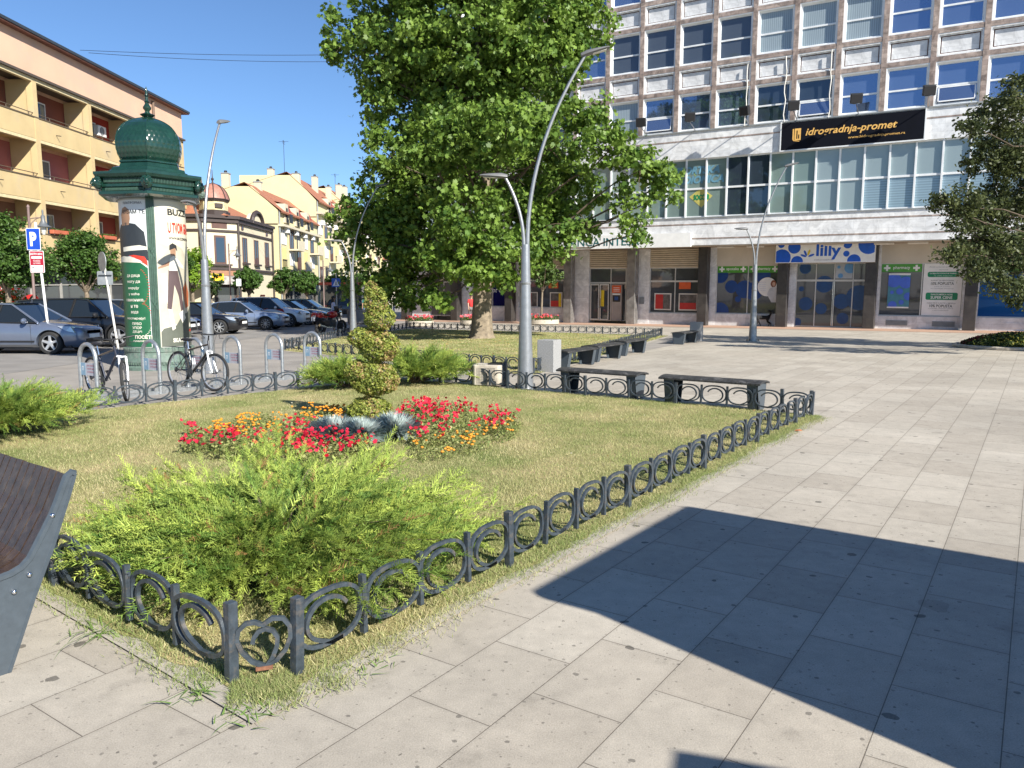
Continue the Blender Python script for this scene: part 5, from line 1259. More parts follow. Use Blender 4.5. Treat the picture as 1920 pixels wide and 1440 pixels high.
car((-12.0, 28.9), .0, 'silver estate car whose roof shows above the black crossover', (.30, .33, .37), 4.6, 1.8, 1.55, 'wagon', 10)
car((-12.85, 31.4), .0, 'dark blue small car half hidden behind the advertising column', (.01, .03, .14), 3.7, 1.65, 1.45, 'hatch', 8)
car((-11.9, 34.3), .0, 'black hatchback with silver hubcaps showing its nose right of the lamp post', (.006, .006, .008), 3.9, 1.7, 1.40, 'hatch', 8, 0, rimcol=(.6, .62, .63))
car((-11.35, 38.9), .0, 'silver blue saloon parked sideways in the middle of the row', (.24, .30, .42), 4.55, 1.8, 1.42, 'sedan', 10)
wc = car((-11.15, 42.2), .0, 'white crossover with red stripes and a taxi sign on the roof', (.60, .62, .66), 4.2, 1.8, 1.62, 'suv', 8, 0)
b = MB(); b.box(-2.5, -2.38, -.25, .25, 1.645, 1.75); b.build('roof_sign', M['orange'], wc, bevel=.02)
b = MB()
for s in (-1, 1):
    b.add([(-1.0, s * .89, .80), (-1.5, s * .905, .98), (-1.1, s * .90, .98)], [(0, 1, 2)]); b.add([(-1.9, s * .906, 1.0), (-2.3, s * .906, .9), (-2.3, s * .906, .94), (-1.9, s * .906, 1.03)], [(0, 1, 2, 3)])
b.build('red_stripe', M['red'], wc)
car((-10.9, 45.2), .0, 'dark grey car with only its nose showing right of the white crossover', (.06, .065, .07), 4.2, 1.8, 1.45, 'hatch', 8)
car((-11.0, 49.5), .0, 'pale green grey estate car, farthest of the parked row', (.30, .35, .30), 4.7, 1.8, 1.5, 'wagon', 8)
car((-4.9, 63), pi, 'white van like car in the shade under the big tree', (.55, .55, .55), 4.3, 1.8, 1.6, 'suv', 8, 0, group='cars beyond the big tree')
car((-11.5, 66), .1, 'dark car in the shade far behind the lamp post', (.03, .03, .035), 4.3, 1.8, 1.5, 'hatch', 8, 0, group='cars beyond the big tree')

# ================================================================ motorcycle
def moto():
    p = Vector((-8.35, 33.6, 0)); t = thing('motorcycle', 'red and black motorcycle seen from behind at the lawn fence', 'motorcycle', p, radians(62))
    # local x forward
    for x, nm in ((0, 'rear_wheel'), (1.4, 'front_wheel')):
        w_ = MB().tube([(x + .25 * cos(2 * pi * k / 28), 0, .31 + .25 * sin(2 * pi * k / 28)) for k in range(28)], .075 if x == 0 else .055, 10, closed=True, up=(0, 1, 0)).build(nm, M['rubber'], t, True)
        b = MB(); b.lathe([(.16, -.01), (.16, .01)], 20, Matrix.Translation((x, .07, .31)) @ Matrix.Rotation(pi / 2, 4, 'X')); 
        for k in range(6): b.bar((x, 0, .31), (x + .22 * cos(k * pi / 3), 0, .31 + .22 * sin(k * pi / 3)), .03, .03)
        b.build('rim', M['darkmetal'], w_)
    red = mat('moto_red', (.42, .01, .01), .25, 0, .05, 4, coat=1)
    b = MB(); b.ball((.78, 0, .86), (.30, .20, .17), 16, 10); b.build('tank', red, t, True)
    b = MB(); b.xz([(-.42, .86), (-.38, .98), (.1, .88), (.42, .80), (.35, .70), (.0, .76)], -.11, .11); b.build('tail_fairing', red, t, bevel=.03)
    b = MB(); b.ball((-.15, .16, .85), (.2, .1, .12), 12, 8); b.ball((-.15, -.16, .85), (.2, .1, .12), 12, 8); b.build('side_bag', red, t, True)
    b = MB(); b.xz([(-.1, .93), (.0, .97), (.45, .86), (.5, .8), (.1, .84)], -.14, .14); b.build('seat', M['black'], t, bevel=.02)
    b = MB(); b.box(.45, .85, -.17, .17, .30, .62); b.box(.5, .8, -.22, .22, .4, .55); b.tube([(.0, .0, .31), (.5, .05, .42)], .035, 6); b.tube([(.5, 0, .5), (1.1, 0, .95)], .035, 6); b.build('engine', M['darkmetal'], t, bevel=.02)
    b = MB(); b.tube([(.6, -.16, .3), (.2, -.2, .3), (-.3, -.22, .42)], [.03, .04, .055], 8); b.build('exhaust', M['chrome'], t, True)
    b = MB()
    for s in (-1, 1): b.tube([(1.4, s * .09, .31), (1.05, s * .09, .98)], .025, 8)
    b.build('fork', M['darkmetal'], t)
    b = MB(); b.tube([(.93, -.36, 1.03), (1.0, -.15, 1.05), (1.02, 0, 1.02), (1.0, .15, 1.05), (.93, .36, 1.03)], .014, 8); b.build('handlebar', M['black'], t, True)
    for s in (-1, 1):
        b = MB(); b.tube([(.98, s * .25, 1.05), (1.0, s * .3, 1.17)], .008, 5); b.ball((1.0, s * .33, 1.2), (.02, .06, .04), 8, 5); b.build('mirror', M['black'], t, True)
    b = MB(); b.xz([(1.05, .9), (1.2, .95), (1.22, .8), (1.1, .72)], -.12, .12); b.build('headlight', M['black'], t, bevel=.03)
    MB().xz([(1.13, .97), (1.03, 1.22), (1.02, 1.22), (1.11, .96)], -.13, .13).build('windscreen', M['carglass'], t)
    b = MB(); b.bar((-.40, 0, .72), (-.36, 0, .84), .17, .01, up=(1, 0, 0)); b.box(-.46, -.45, -.10, .10, .60, .78); b.build('number_plate', M['white'], t)
    b = MB(); b.box(-.45, -.42, -.08, .08, .84, .9); b.build('tail_light', M['tail'], t)
    b = MB(); b.tube([(-.44, 0, .8), (-.48, 0, .55), (-.42, 0, .45)], .02, 6); b.build('mudguard', M['black'], t)
    for s in (-1, 1): MB().ball((-.3, s * .22, .80), (.03, .02, .02), 6, 4).build('indicator', M['orange'], t)
moto()

# ================================================================ people
def skin_obj(name, verts, edges, rad, m, parent, sub=1):
    me = bpy.data.meshes.new(name); me.from_pydata([tuple(v) for v in verts], edges, []); o = link(name, me, parent)
    me.skin_vertices.new() if hasattr(me.skin_vertices, 'new') and not me.skin_vertices else None
    o.modifiers.new('s', 'SKIN')
    sv = me.skin_vertices
    if not sv:
        bm = bmesh.new(); bm.from_mesh(me); bm.verts.layers.skin.verify(); bm.to_mesh(me); bm.free(); sv = me.skin_vertices
    for i, r in enumerate(rad): sv[0].data[i].radius = (r, r) if not hasattr(r, '__len__') else r
    sv[0].data[0].use_root = True
    if sub: md = o.modifiers.new('u', 'SUBSURF'); md.levels = sub; md.render_levels = sub
    bpy.context.view_layer.update(); apply_mods(o); o.data.materials.clear(); o.data.materials.append(m)
    o.data.polygons.foreach_set('use_smooth', [True] * len(o.data.polygons)); return o
def person(pos, rz, label, Hm, shirt, pants, hair, pose='stand', long_hair=False, arms='down', shorts=False, shoes=(.05, .05, .05), sleeve='short', build=1.0):
    """local frame: faces +x, y left"""
    t = thing('person', label, 'person', (pos[0], pos[1], 0), rz); k = Hm / 1.75
    st = {'stand': (.02, -.02, 0, 0), 'walk': (.28, -.30, .05, -.12)}[pose]
    V = {}; J = lambda n, x, y, z: V.__setitem__(n, Vector((x * k, y * k, z * k)))
    J('pelvis', 0, 0, .95); J('waist', .0, 0, 1.08); J('chest', .01, 0, 1.28); J('neck', .0, 0, 1.46); J('head0', .015, 0, 1.55); J('head', .02, 0, 1.645); J('crown', .01, 0, 1.70)
    for s, nm, fx in ((1, 'l', st[0]), (-1, 'r', st[1])):
        J('hip' + nm, 0, s * .09, .90); J('knee' + nm, fx * .5 + .03, s * .10, .50); J('ank' + nm, fx, s * .10, .09); J('toe' + nm, fx + .16, s * .12, .035)
        J('sh' + nm, 0, s * .185, 1.40)
        if arms == 'phone': J('el' + nm, .05, s * .23, 1.14); J('wr' + nm, .27, s * .12, 1.10); hd = Vector((.9, -s * .35, .15))
        elif pose == 'walk': J('el' + nm, -fx * .5, s * .24, 1.13); J('wr' + nm, -fx * .7 + .06, s * .24, .90); hd = Vector((.25, 0, -1))
        else: J('el' + nm, -.02, s * .235, 1.12); J('wr' + nm, .05, s * .23, .88); hd = Vector((.15, 0, -1))
        hd.normalize(); w0 = V['wr' + nm]; V['palm' + nm] = w0 + hd * .07 * k
        side = hd.cross(Vector((0, s, 0))).normalized() if arms != 'phone' else Vector((0, 0, 1))
        for q in range(4):
            b0 = V['palm' + nm] + side * ((q - 1.5) * .019 * k) + hd * .02 * k; V['f%d' % q + nm] = b0; V['g%d' % q + nm] = b0 + (hd * (.035 + .006 * (q in (1, 2))) + Vector((0, -s * .01, 0))) * k; V['h%d' % q + nm] = V['g%d' % q + nm] + (hd * .028 + Vector((0, -s * .018, 0))) * k
        V['t0' + nm] = w0 + hd * .03 * k + side * .032 * k; V['t1' + nm] = V['t0' + nm] + (hd * .045 + side * .022) * k
    E_ = [('pelvis', 'waist'), ('waist', 'chest'), ('chest', 'neck'), ('neck', 'head0'), ('head0', 'head'), ('head', 'crown')]; rad = dict(pelvis=.12, waist=.105, chest=.125, neck=.052, head0=.07, head=.09, crown=.07)
    for nm in 'lr':
        E_ += [('pelvis', 'hip' + nm), ('hip' + nm, 'knee' + nm), ('knee' + nm, 'ank' + nm), ('ank' + nm, 'toe' + nm), ('chest', 'sh' + nm), ('sh' + nm, 'el' + nm), ('el' + nm, 'wr' + nm), ('wr' + nm, 'palm' + nm), ('wr' + nm, 't0' + nm), ('t0' + nm, 't1' + nm)]
        rad.update({'hip' + nm: .085, 'knee' + nm: .055, 'ank' + nm: .038, 'toe' + nm: .035, 'sh' + nm: .052, 'el' + nm: .038, 'wr' + nm: .026, 'palm' + nm: (.036, .018), 't0' + nm: .012, 't1' + nm: .008})
        for q in range(4): E_ += [('palm' + nm, 'f%d' % q + nm), ('f%d' % q + nm, 'g%d' % q + nm), ('g%d' % q + nm, 'h%d' % q + nm)]; rad.update({'f%d' % q + nm: .010, 'g%d' % q + nm: .009, 'h%d' % q + nm: .008})
    def mk(name, names, edges, grow, m, over={}):
        ix = {n_: i for i, n_ in enumerate(names)}
        rr = []
        for n_ in names:
            r = over.get(n_, rad.get(n_, .05)); r = r if hasattr(r, '__len__') else (r, r); rr.append(((r[0] + grow) * k * build, (r[1] + grow) * k * build))
        return skin_obj(name, [V[n_] for n_ in names], [(ix[a], ix[b_]) for a, b_ in edges if a in ix and b_ in ix], rr, m, t)
    body = mk('body', list(V.keys()), E_, 0, M['skin'])
    b = MB(); b.ball(tuple(V['head'] + Vector((.085, 0, -.02)) * k), (.018 * k, .012 * k, .022 * k), 6, 4)
    for s in (-1, 1): b.ball(tuple(V['head'] + Vector((.0, s * .088, -.01)) * k), (.02 * k, .01 * k, .03 * k), 6, 4)
    b.build('nose_and_ears', M['skin'], body, True)
    b = MB()
    for s in (-1, 1): b.ball(tuple(V['head'] + Vector((.082, s * .032, .01)) * k), (.008 * k, .012 * k, .008 * k), 6, 4)
    b.box((.095 + .0) * k + V['head'].x - .02 * k, V['head'].x + .083 * k, -.025 * k, .025 * k, V['head'].z - .062 * k, V['head'].z - .054 * k); b.build('eyes_and_mouth', mat('eyes', (.08, .03, .02), .5), body, True)
    V['slvl'] = V['shl'].lerp(V['ell'], .75); V['slvr'] = V['shr'].lerp(V['elr'], .75); rad['slvl'] = rad['slvr'] = .048
    V['hem'] = V['pelvis'] + Vector((0, 0, -.01)); rad['hem'] = .135
    sn = ['hem', 'waist', 'chest', 'shl', 'shr', 'slvl', 'slvr']; V['col'] = V['neck'] + Vector((0, 0, -.03)) * k; rad['col'] = .06; sn.append('col')
    mk('shirt', sn, [('hem', 'waist'), ('waist', 'chest'), ('chest', 'shl'), ('chest', 'shr'), ('shl', 'slvl'), ('shr', 'slvr'), ('chest', 'col')], .02, mat('shirt', shirt, .85, 0, .1, 8), {'chest': .135})
    pn = ['pelvis', 'hipl', 'hipr', 'kneel', 'kneer']; ed = [('pelvis', 'hipl'), ('pelvis', 'hipr'), ('hipl', 'kneel'), ('hipr', 'kneer')]
    if not shorts:
        for nm in 'lr': V['cuff' + nm] = V['ank' + nm] + Vector((0, 0, .02)); rad['cuff' + nm] = .05; pn.append('cuff' + nm); ed.append(('knee' + nm, 'cuff' + nm))
    mk('trousers' if not shorts else 'shorts', pn, ed, .018, mat('trousers', pants, .85, 0, .1, 8))
    for nm in 'lr':
        b = MB(); a = V['ank' + nm]; c_ = V['toe' + nm]; b.ball(((a.x + c_.x) / 2 - .0, (a.y + c_.y) / 2, .045), (.14 * k, .05 * k, .045), 10, 6); b.build('shoe', mat('shoe', shoes, .6), t, True)
    b = MB(); h = V['head']; b.ball((h.x - .02 * k, 0, h.z + .035 * k), (.105 * k, .10 * k, .105 * k), 12, 8)
    if long_hair: b.ball((h.x - .05 * k, 0, h.z - .09 * k), (.08 * k, .11 * k, .17 * k), 12, 8)
    b.build('hair', mat('hair', hair, .6, 0, .2, 30), t, True)
    return t, k
t, k = person((-8.55, 37.0), radians(20), 'person in a white t-shirt with dark bobbed hair standing by the motorcycle', 1.66, (.55, .57, .72), (.42, .36, .27), (.008, .007, .006), arms='phone', long_hair=True)
b = MB(); b.tube([(-.12, .14, 1.36), (-.155, 0, 1.2), (-.14, -.13, 1.0)], .008, 5); b.build('bag_strap', M['black'], t)
person((-2.55, 48.4), radians(-70), 'person in a red t-shirt and grey trousers walking past the arcade', 1.78, (.55, .03, .03), (.16, .15, .14), (.03, .02, .015), pose='walk', shoes=(.5, .5, .5))
person((-10.9, 57.5), radians(120), 'person in a teal top and blue jeans in the shade under the tree', 1.7, (.02, .22, .20), (.16, .27, .42), (.05, .03, .02))
person((-7.1, 60.5), radians(-100), 'person in a white shirt and dark shorts in the arcade shade', 1.75, (.5, .5, .5), (.02, .02, .03), (.03, .02, .015), shorts=True)
person((-8.1, 61.5), radians(-80), 'person in a pink top half hidden in the arcade shade', 1.68, (.45, .2, .2), (.15, .15, .15), (.05, .03, .02))
person((-19.3, 54.5), radians(-20), 'person in light clothes walking behind the thick lamp post', 1.7, (.55, .55, .5), (.03, .03, .04), (.06, .03, .02), pose='walk')
person((-21.2, 50.5), radians(60), 'person with reddish hair at the cafe tables', 1.68, (.5, .5, .45), (.1, .1, .1), (.15, .05, .02))
person((-11.6, 76), radians(200), 'small distant person in a white top right of the crossing sign', 1.72, (.6, .6, .6), (.05, .15, .35), (.04, .03, .02))

# ================================================================ dog
def dog():
    p = Vector((13.78, 42.6, 0)); t = thing('dog', 'black curly tailed dog trotting before the pharmacy window', 'dog', p, radians(180))
    V = [(0, 0, .50), (.18, 0, .50), (-.22, 0, .50), (-.36, 0, .49), (.30, 0, .56), (.40, 0, .64), (.50, 0, .66), (.60, 0, .63),      # 0 body mid,1 chest,2 loin,3 rump,4 neck,5 neck2,6 head,7 muzzle
         (-.44, 0, .60), (-.52, 0, .74), (-.46, 0, .86), (-.34, 0, .84)]
    E_ = [(0, 1), (0, 2), (2, 3), (1, 4), (4, 5), (5, 6), (6, 7), (3, 8), (8, 9), (9, 10), (10, 11)]
    R_ = [.125, .145, .105, .11, .10, .075, .075, .035, .055, .07, .075, .045]
    def leg(hip, pts, rs):
        i0 = hip
        for q, r in zip(pts, rs): V.append(q); R_.append(r); E_.append((i0, len(V) - 1)); i0 = len(V) - 1
    leg(1, [(.20, .07, .38), (.24, .07, .22), (.30, .07, .06), (.34, .07, .02)], [.06, .035, .024, .026]); leg(1, [(.18, -.07, .38), (.10, -.07, .22), (.02, -.07, .07), (.04, -.07, .02)], [.06, .035, .024, .026])
    leg(3, [(-.32, .07, .36), (-.28, .07, .28), (-.42, .07, .17), (-.36, .07, .03), (-.32, .07, .02)], [.075, .05, .03, .022, .026]); leg(3, [(-.36, -.07, .36), (-.36, -.07, .27), (-.54, -.07, .18), (-.56, -.07, .05), (-.52, -.07, .03)], [.075, .05, .03, .022, .026])
    fur = mat('black_fur', (.006, .006, .006), .8, 0, .3, 40)
    skin_obj('body', V, E_, R_, fur, t)
    for s in (-1, 1): MB().add([(.46, s * .05, .71), (.50, s * .06, .71), (.46, s * .075, .80), (.44, s * .045, .71)], [(0, 1, 2), (1, 3, 2), (3, 0, 2), (0, 3, 1)]).build('ear', fur, t)
dog()
# ================================================================ buildings
def frame_root(name, label, cat, origin, u, tilt=radians(1.21)):
    W_ = Vector((0, -sin(tilt), cos(tilt))); u = Vector(u).normalized(); u = (u - W_ * u.dot(W_)).normalized(); n = W_.cross(u)
    o = bpy.data.objects.new(name, None); COL.objects.link(o)
    o.matrix_world = Matrix(((u.x, n.x, W_.x, origin[0]), (u.y, n.y, W_.y, origin[1]), (u.z, n.z, W_.z, origin[2]), (0, 0, 0, 1)))
    return tag(o, label, cat)
def at_root(root, name, label, cat, loc=(0, 0, 0), group=None, roty=0):
    o = bpy.data.objects.new(name, None); COL.objects.link(o); o.matrix_world = root.matrix_world @ Matrix.Translation(loc) @ Matrix.Rotation(roty, 4, 'Y'); return tag(o, label, cat, group)
def stonemat(name, c1, c2, bw, rh, mort=(.3, .3, .29), vein=.3, rough=.45):
    m = bpy.data.materials.new(name); m.use_nodes = True; t = m.node_tree; N = t.nodes; L = t.links; b = N['Principled BSDF']
    tc = N.new('ShaderNodeTexCoord'); sp = N.new('ShaderNodeSeparateXYZ'); L.new(tc.outputs['Object'], sp.inputs[0]); cb = N.new('ShaderNodeCombineXYZ'); L.new(sp.outputs[0], cb.inputs[0]); L.new(sp.outputs[2], cb.inputs[1]); L.new(sp.outputs[1], cb.inputs[2])
    br = N.new('ShaderNodeTexBrick'); br.inputs['Scale'].default_value = 1; br.inputs['Brick Width'].default_value = bw; br.inputs['Row Height'].default_value = rh; br.inputs['Mortar Size'].default_value = .004
    br.inputs['Color1'].default_value = (*c1, 1); br.inputs['Color2'].default_value = (*c2, 1); br.inputs['Mortar'].default_value = (*mort, 1); L.new(cb.outputs[0], br.inputs['Vector'])
    n = N.new('ShaderNodeTexNoise'); n.inputs['Scale'].default_value = 1.6; n.inputs['Detail'].default_value = 8; n.inputs['Roughness'].default_value = .62; n.inputs['Distortion'].default_value = 1.6; L.new(tc.outputs['Object'], n.inputs['Vector'])
    mr = N.new('ShaderNodeMapRange'); mr.inputs[1].default_value = .38; mr.inputs[2].default_value = .62; mr.inputs[3].default_value = 1 - vein; mr.inputs[4].default_value = 1.08; L.new(n.outputs[0], mr.inputs[0])
    s = N.new('ShaderNodeVectorMath'); s.operation = 'SCALE'; L.new(br.outputs[0], s.inputs[0]); L.new(mr.outputs[0], s.inputs['Scale'])
    L.new(s.outputs[0], b.inputs['Base Color']); b.inputs['Roughness'].default_value = rough; return m
marble = stonemat('white_marble', (.80, .80, .79), (.70, .71, .72), 1.05, .36, mort=(.5, .5, .5), vein=.22)
marble2 = stonemat('grey_marble', (.68, .68, .68), (.60, .61, .62), .9, .4, mort=(.4, .4, .4), vein=.2)
pink = stonemat('pink_stone', (.44, .35, .30), (.30, .23, .20), .45, .22, mort=(.12, .10, .09), vein=.5, rough=.7)
darkst = stonemat('dark_stone', (.05, .045, .04), (.035, .03, .03), .5, .6, mort=(.02, .02, .02), vein=.3)
greycol = mat('clad_column', (.20, .19, .18), .25, .3, .35, 3)
beige = mat('beige_render', (.55, .50, .42), .8, 0, .06, 1.5)
shutm = mat('roller_shutter', (.56, .49, .38), .6, 0, .08, 3)
wframe = mat('window_frame', (.78, .79, .79), .4, .1, .08, 2)
def glassm(name, col, metal=.55, rough=.03, stripes=None, tint=None, mixv=.5, horiz=False):
    m = bpy.data.materials.new(name); m.use_nodes = True; t = m.node_tree; N = t.nodes; L = t.links; b = N['Principled BSDF']
    b.inputs['Base Color'].default_value = (*col, 1); b.inputs['Metallic'].default_value = metal; b.inputs['Roughness'].default_value = rough
    tc = N.new('ShaderNodeTexCoord'); n = N.new('ShaderNodeTexNoise'); n.inputs['Scale'].default_value = .7; n.inputs['Detail'].default_value = 1; L.new(tc.outputs['Object'], n.inputs['Vector'])
    bp = N.new('ShaderNodeBump'); bp.inputs['Strength'].default_value = .06; bp.inputs['Distance'].default_value = .02; L.new(n.outputs[0], bp.inputs['Height']); L.new(bp.outputs[0], b.inputs['Normal'])
    if tint:
        d = N.new('ShaderNodeBsdfDiffuse'); mx = N.new('ShaderNodeMixShader'); mx.inputs[0].default_value = mixv; L.new(b.outputs[0], mx.inputs[1]); L.new(d.outputs[0], mx.inputs[2]); L.new(mx.outputs[0], N['Material Output'].inputs[0])
        d.inputs[0].default_value = (*tint, 1)
        if stripes:
            wv = N.new('ShaderNodeTexWave'); wv.inputs['Scale'].default_value = stripes; wv.bands_direction = 'Z' if horiz else 'X'; L.new(tc.outputs['Object'], wv.inputs['Vector'])
            cr = N.new('ShaderNodeMapRange'); cr.inputs[3].default_value = .75; cr.inputs[4].default_value = 1.15; L.new(wv.outputs[1], cr.inputs[0])
            s = N.new('ShaderNodeVectorMath'); s.operation = 'SCALE'; s.inputs[0].default_value = tint; L.new(cr.outputs[0], s.inputs['Scale']); L.new(s.outputs[0], d.inputs[0])
    return m
g_sky = glassm('glass_sky', (.20, .28, .44), .75); g_dark = glassm('glass_dark', (.07, .10, .14), .6); g_room = glassm('glass_room', (.10, .13, .18), .6, tint=(.10, .12, .14), mixv=.35)
g_blind = glassm('glass_blind', (.2, .26, .34), .6, stripes=3.2, tint=(.33, .40, .43), mixv=.72); g_strip = glassm('glass_strip', (.28, .34, .36), .6, tint=(.30, .37, .38), mixv=.6); g_stripb = glassm('glass_strip_blind', (.26, .33, .38), .6, stripes=2.6, tint=(.26, .36, .42), mixv=.6, horiz=True)
g_film = glassm('glass_green_film', (.2, .28, .27), .5, tint=(.20, .27, .25), mixv=.65); g_shop = glassm('glass_shop', (.17, .18, .19), .55, tint=(.03, .035, .04), mixv=.35)
G_list = [g_sky, g_dark, g_room, g_blind, g_strip]

def office():
    O = G(1540, 614); r = ray(-1452, 532); u = (-r).normalized()
    R_ = frame_root('office_building', 'large marble office block with a grid of windows over glazed shops', 'building', O, u)
    S0, S1 = -28.3, 15.0; FY = -2.0; top = 21.0; SU = -22.2
    MB().box(SU, S1, FY + .25, 10, 10.2, top).build('wall', beige, R_); MB().box(S0, S1, FY + .25, 10, 4.6, 10.2).build('wall', beige, R_); MB().box(S0 + .1, S1, 1.2, 10, -.8, 4.6).build('wall', beige, R_)
    # marble bands
    MB().box(S0 - .05, S1, FY, FY + .45, 9.05, 10.47).build('marble_band', marble, R_); MB().box(S0 - .05, S1, FY, FY + .45, 4.42, 5.88).build('marble_band', marble, R_)
    for z in (10.02, 5.55, 4.78): MB().box(S0 - .06, S1, FY - .012, FY + .02, z - .035, z + .035).build('pink_stripe', pink, R_)
    MB().box(S0, S1, FY - .06, FY + .3, 10.47, 10.53).build('ledge', M['grey'], R_); MB().box(S0, S1, FY - .05, FY + .3, 5.88, 5.93).build('ledge', M['grey'], R_)
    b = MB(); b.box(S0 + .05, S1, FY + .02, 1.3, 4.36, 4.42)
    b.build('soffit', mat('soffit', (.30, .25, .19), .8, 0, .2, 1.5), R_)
    # grid: piers and beams
    rows = [(10.53, 12.62), (13.86, 16.25), (17.50, 19.9)]
    bays = [2.5 - .01 + 2.075 * k if k >= 0 else 2.5 + 2.045 * k for k in range(-12, 7)]
    for s in bays: MB().box(s - .12, s + .12, FY - .02, FY + .3, 10.53, top).build('pier', pink, R_)
    zz = [12.62, 13.86, 16.25, 17.50, 19.9]
    for z in zz: MB().box(bays[0], bays[-1], FY - .008, FY + .29, z - .11, z + .11).build('beam', pink, R_)
    wcache = {}
    def winmesh(w_, h_, op):
        key = (round(w_, 2), round(h_, 2), op)
        if key in wcache: return wcache[key]
        b = MB(); f = .09
        def fr(x0, x1, z0, z1, y0, y1, t_):
            b.box(x0, x1, y0, y1, z1 - t_, z1); b.box(x0, x1, y0, y1, z0, z0 + t_); b.box(x0, x0 + t_, y0, y1, z0 + t_, z1 - t_); b.box(x1 - t_, x1, y0, y1, z0 + t_, z1 - t_)
        fr(0, w_, 0, h_, FY + .01, FY + .14, .05)      # marble surround, outer
        fr(.05, w_ - .05, .05, h_ - .05, FY + .08, FY + .20, .035)
        fr(.085, w_ - .085, .085, h_ - .085, FY + .14, FY + .21, .045)
        b.box(.13, w_ - .13, FY + .14, FY + .21, h_ * .46 - .04, h_ * .46 + .04)
        me = b.mesh('window', wframe); p = MB(); p.box(.13, w_ - .13, FY + .185, FY + .195, .13, h_ - .13); pm_ = p.mesh('pane', None)
        sash = None
        if op:
            q = MB(); a = radians(9); Mx = Matrix.Translation((0, FY + .15, h_ * .46 - .06)) @ Matrix.Rotation(-a, 4, 'X'); hh = h_ * .46 - .22
            for x0, x1, z0, z1 in [(.16, w_ - .16, -.05, 0), (.16, w_ - .16, -hh, -hh + .05), (.16, .21, -hh, 0), (w_ - .21, w_ - .16, -hh, 0)]: q.box(x0, x1, -.03, .01, z0, z1, Mx)
            sash = (q.mesh('open_sash', wframe), MB().box(.2, w_ - .2, -.012, -.004, -hh + .04, -.04, Mx).mesh('sash_pane', g_sky))
        wcache[key] = (me, pm_, sash); return wcache[key]
    pcache = {}
    rg = random.Random(5)
    pat = {0: 'sssssddrbbsdsdrss', 1: None}
    for ri, (z0, z1) in enumerate(rows):
        for i in range(len(bays) - 1):
            s0, s1 = bays[i] + .12, bays[i + 1] - .12; z0_, z1_ = z0 + (.0 if ri == 0 else .11), z1 - .11
            k = i - 12     # k=0: bay between 2.5 and 4.6
            op = ri == 0 and k in (1, -2, -6)
            w_, h_ = s1 - s0, z1_ - z0_
            if ri == 0: gm = {0: g_sky, 1: g_sky, 2: g_sky, -1: g_sky, -2: g_dark, -3: g_dark, -4: g_sky, -5: g_sky, -6: g_sky, -7: g_blind}.get(k, rg.choice([g_dark, g_room, g_blind]))
            elif ri == 1: gm = {0: g_sky, 1: g_sky, 2: g_sky, 3: g_sky, -1: g_blind, -2: g_blind, -3: g_blind, -4: g_room, -5: g_room, -6: g_room, -7: g_room}.get(k, rg.choice([g_sky, g_dark, g_blind]))
            else: gm = rg.choice([g_sky, g_sky, g_blind, g_dark])
            me, pm_, sash = winmesh(w_, h_, op)
            o = link('window', me, R_, (s0, 0, z0_))
            key = (pm_.name, gm.name)
            if key not in pcache: q = pm_.copy(); q.materials.clear(); q.materials.append(gm); pcache[key] = q
            link('pane', pcache[key], o)
            if sash: link('open_sash', sash[0], o); link('sash_pane', sash[1], o)
        if ri < 2:
            zz0, zz1 = rows[ri][1] + .11, rows[ri + 1][0] - .11
            for i in range(len(bays) - 1):
                s0, s1 = bays[i] + .12, bays[i + 1] - .12; w_, h_ = s1 - s0, zz1 - zz0; key = ('sp', round(w_, 2), round(h_, 2))
                if key not in pcache:
                    b = MB()
                    def fr2(i0, y0, y1, t_): b.box(i0, w_ - i0, y0, y1, h_ - i0 - t_, h_ - i0); b.box(i0, w_ - i0, y0, y1, i0, i0 + t_); b.box(i0, i0 + t_, y0, y1, i0 + t_, h_ - i0 - t_); b.box(w_ - i0 - t_, w_ - i0, y0, y1, i0 + t_, h_ - i0 - t_)
                    fr2(0, FY + .01, FY + .20, .07); fr2(.07, FY + .07, FY + .20, .05)
                    c_ = MB().box(.17, w_ - .17, FY + .135, FY + .19, .17, h_ - .17).mesh('marble_field', marble2)
                    d_ = MB().box(.14, w_ - .14, FY + .145, FY + .195, .14, h_ - .14).mesh('red_border', mat('red_border', (.13, .05, .04), .6))
                    pcache[key] = (b.mesh('spandrel', marble), c_, d_)
                a, c_, d_ = pcache[key]; o = link('spandrel', a, R_, (s0, 0, zz0)); link('marble_field', c_, o); link('red_border', d_, o)
    # strip windows
    pitch = 1.12; s = 14.2; i = 0
    while s > S0 + 1:
        s0 = s - pitch; w_ = pitch; key = 'strip'
        if key not in pcache:
            b = MB(); b.box(-.04, .04, FY + .06, FY + .30, 0, 3.12); b.box(.04, w_ - .04, FY + .12, FY + .22, 0, .07); b.box(.04, w_ - .04, FY + .12, FY + .22, 1.48, 1.58); b.box(.04, w_ - .04, FY + .12, FY + .22, 3.05, 3.12)
            pcache[key] = (b.mesh('strip_window', wframe), MB().box(.04, w_ - .04, FY + .17, FY + .18, .07, 1.48).mesh('pane', None), MB().box(.04, w_ - .04, FY + .17, FY + .18, 1.58, 3.05).mesh('pane', None))
        a, lo, up_ = pcache[key]; o = link('strip_window', a, R_, (s0, 0, 5.93)); mid = s0 + w_ / 2
        if mid > 1.8: gl, gu = g_stripb, g_strip
        elif mid > -.2: gl, gu = g_strip, g_strip
        elif mid > -2.4: gl, gu = g_film, g_film
        elif mid > -4.6: gl, gu = g_dark, g_dark
        elif mid > -10: gl, gu = g_film, g_film
        else: gl, gu = rg.choice([g_film, g_strip, g_dark]), rg.choice([g_strip, g_film])
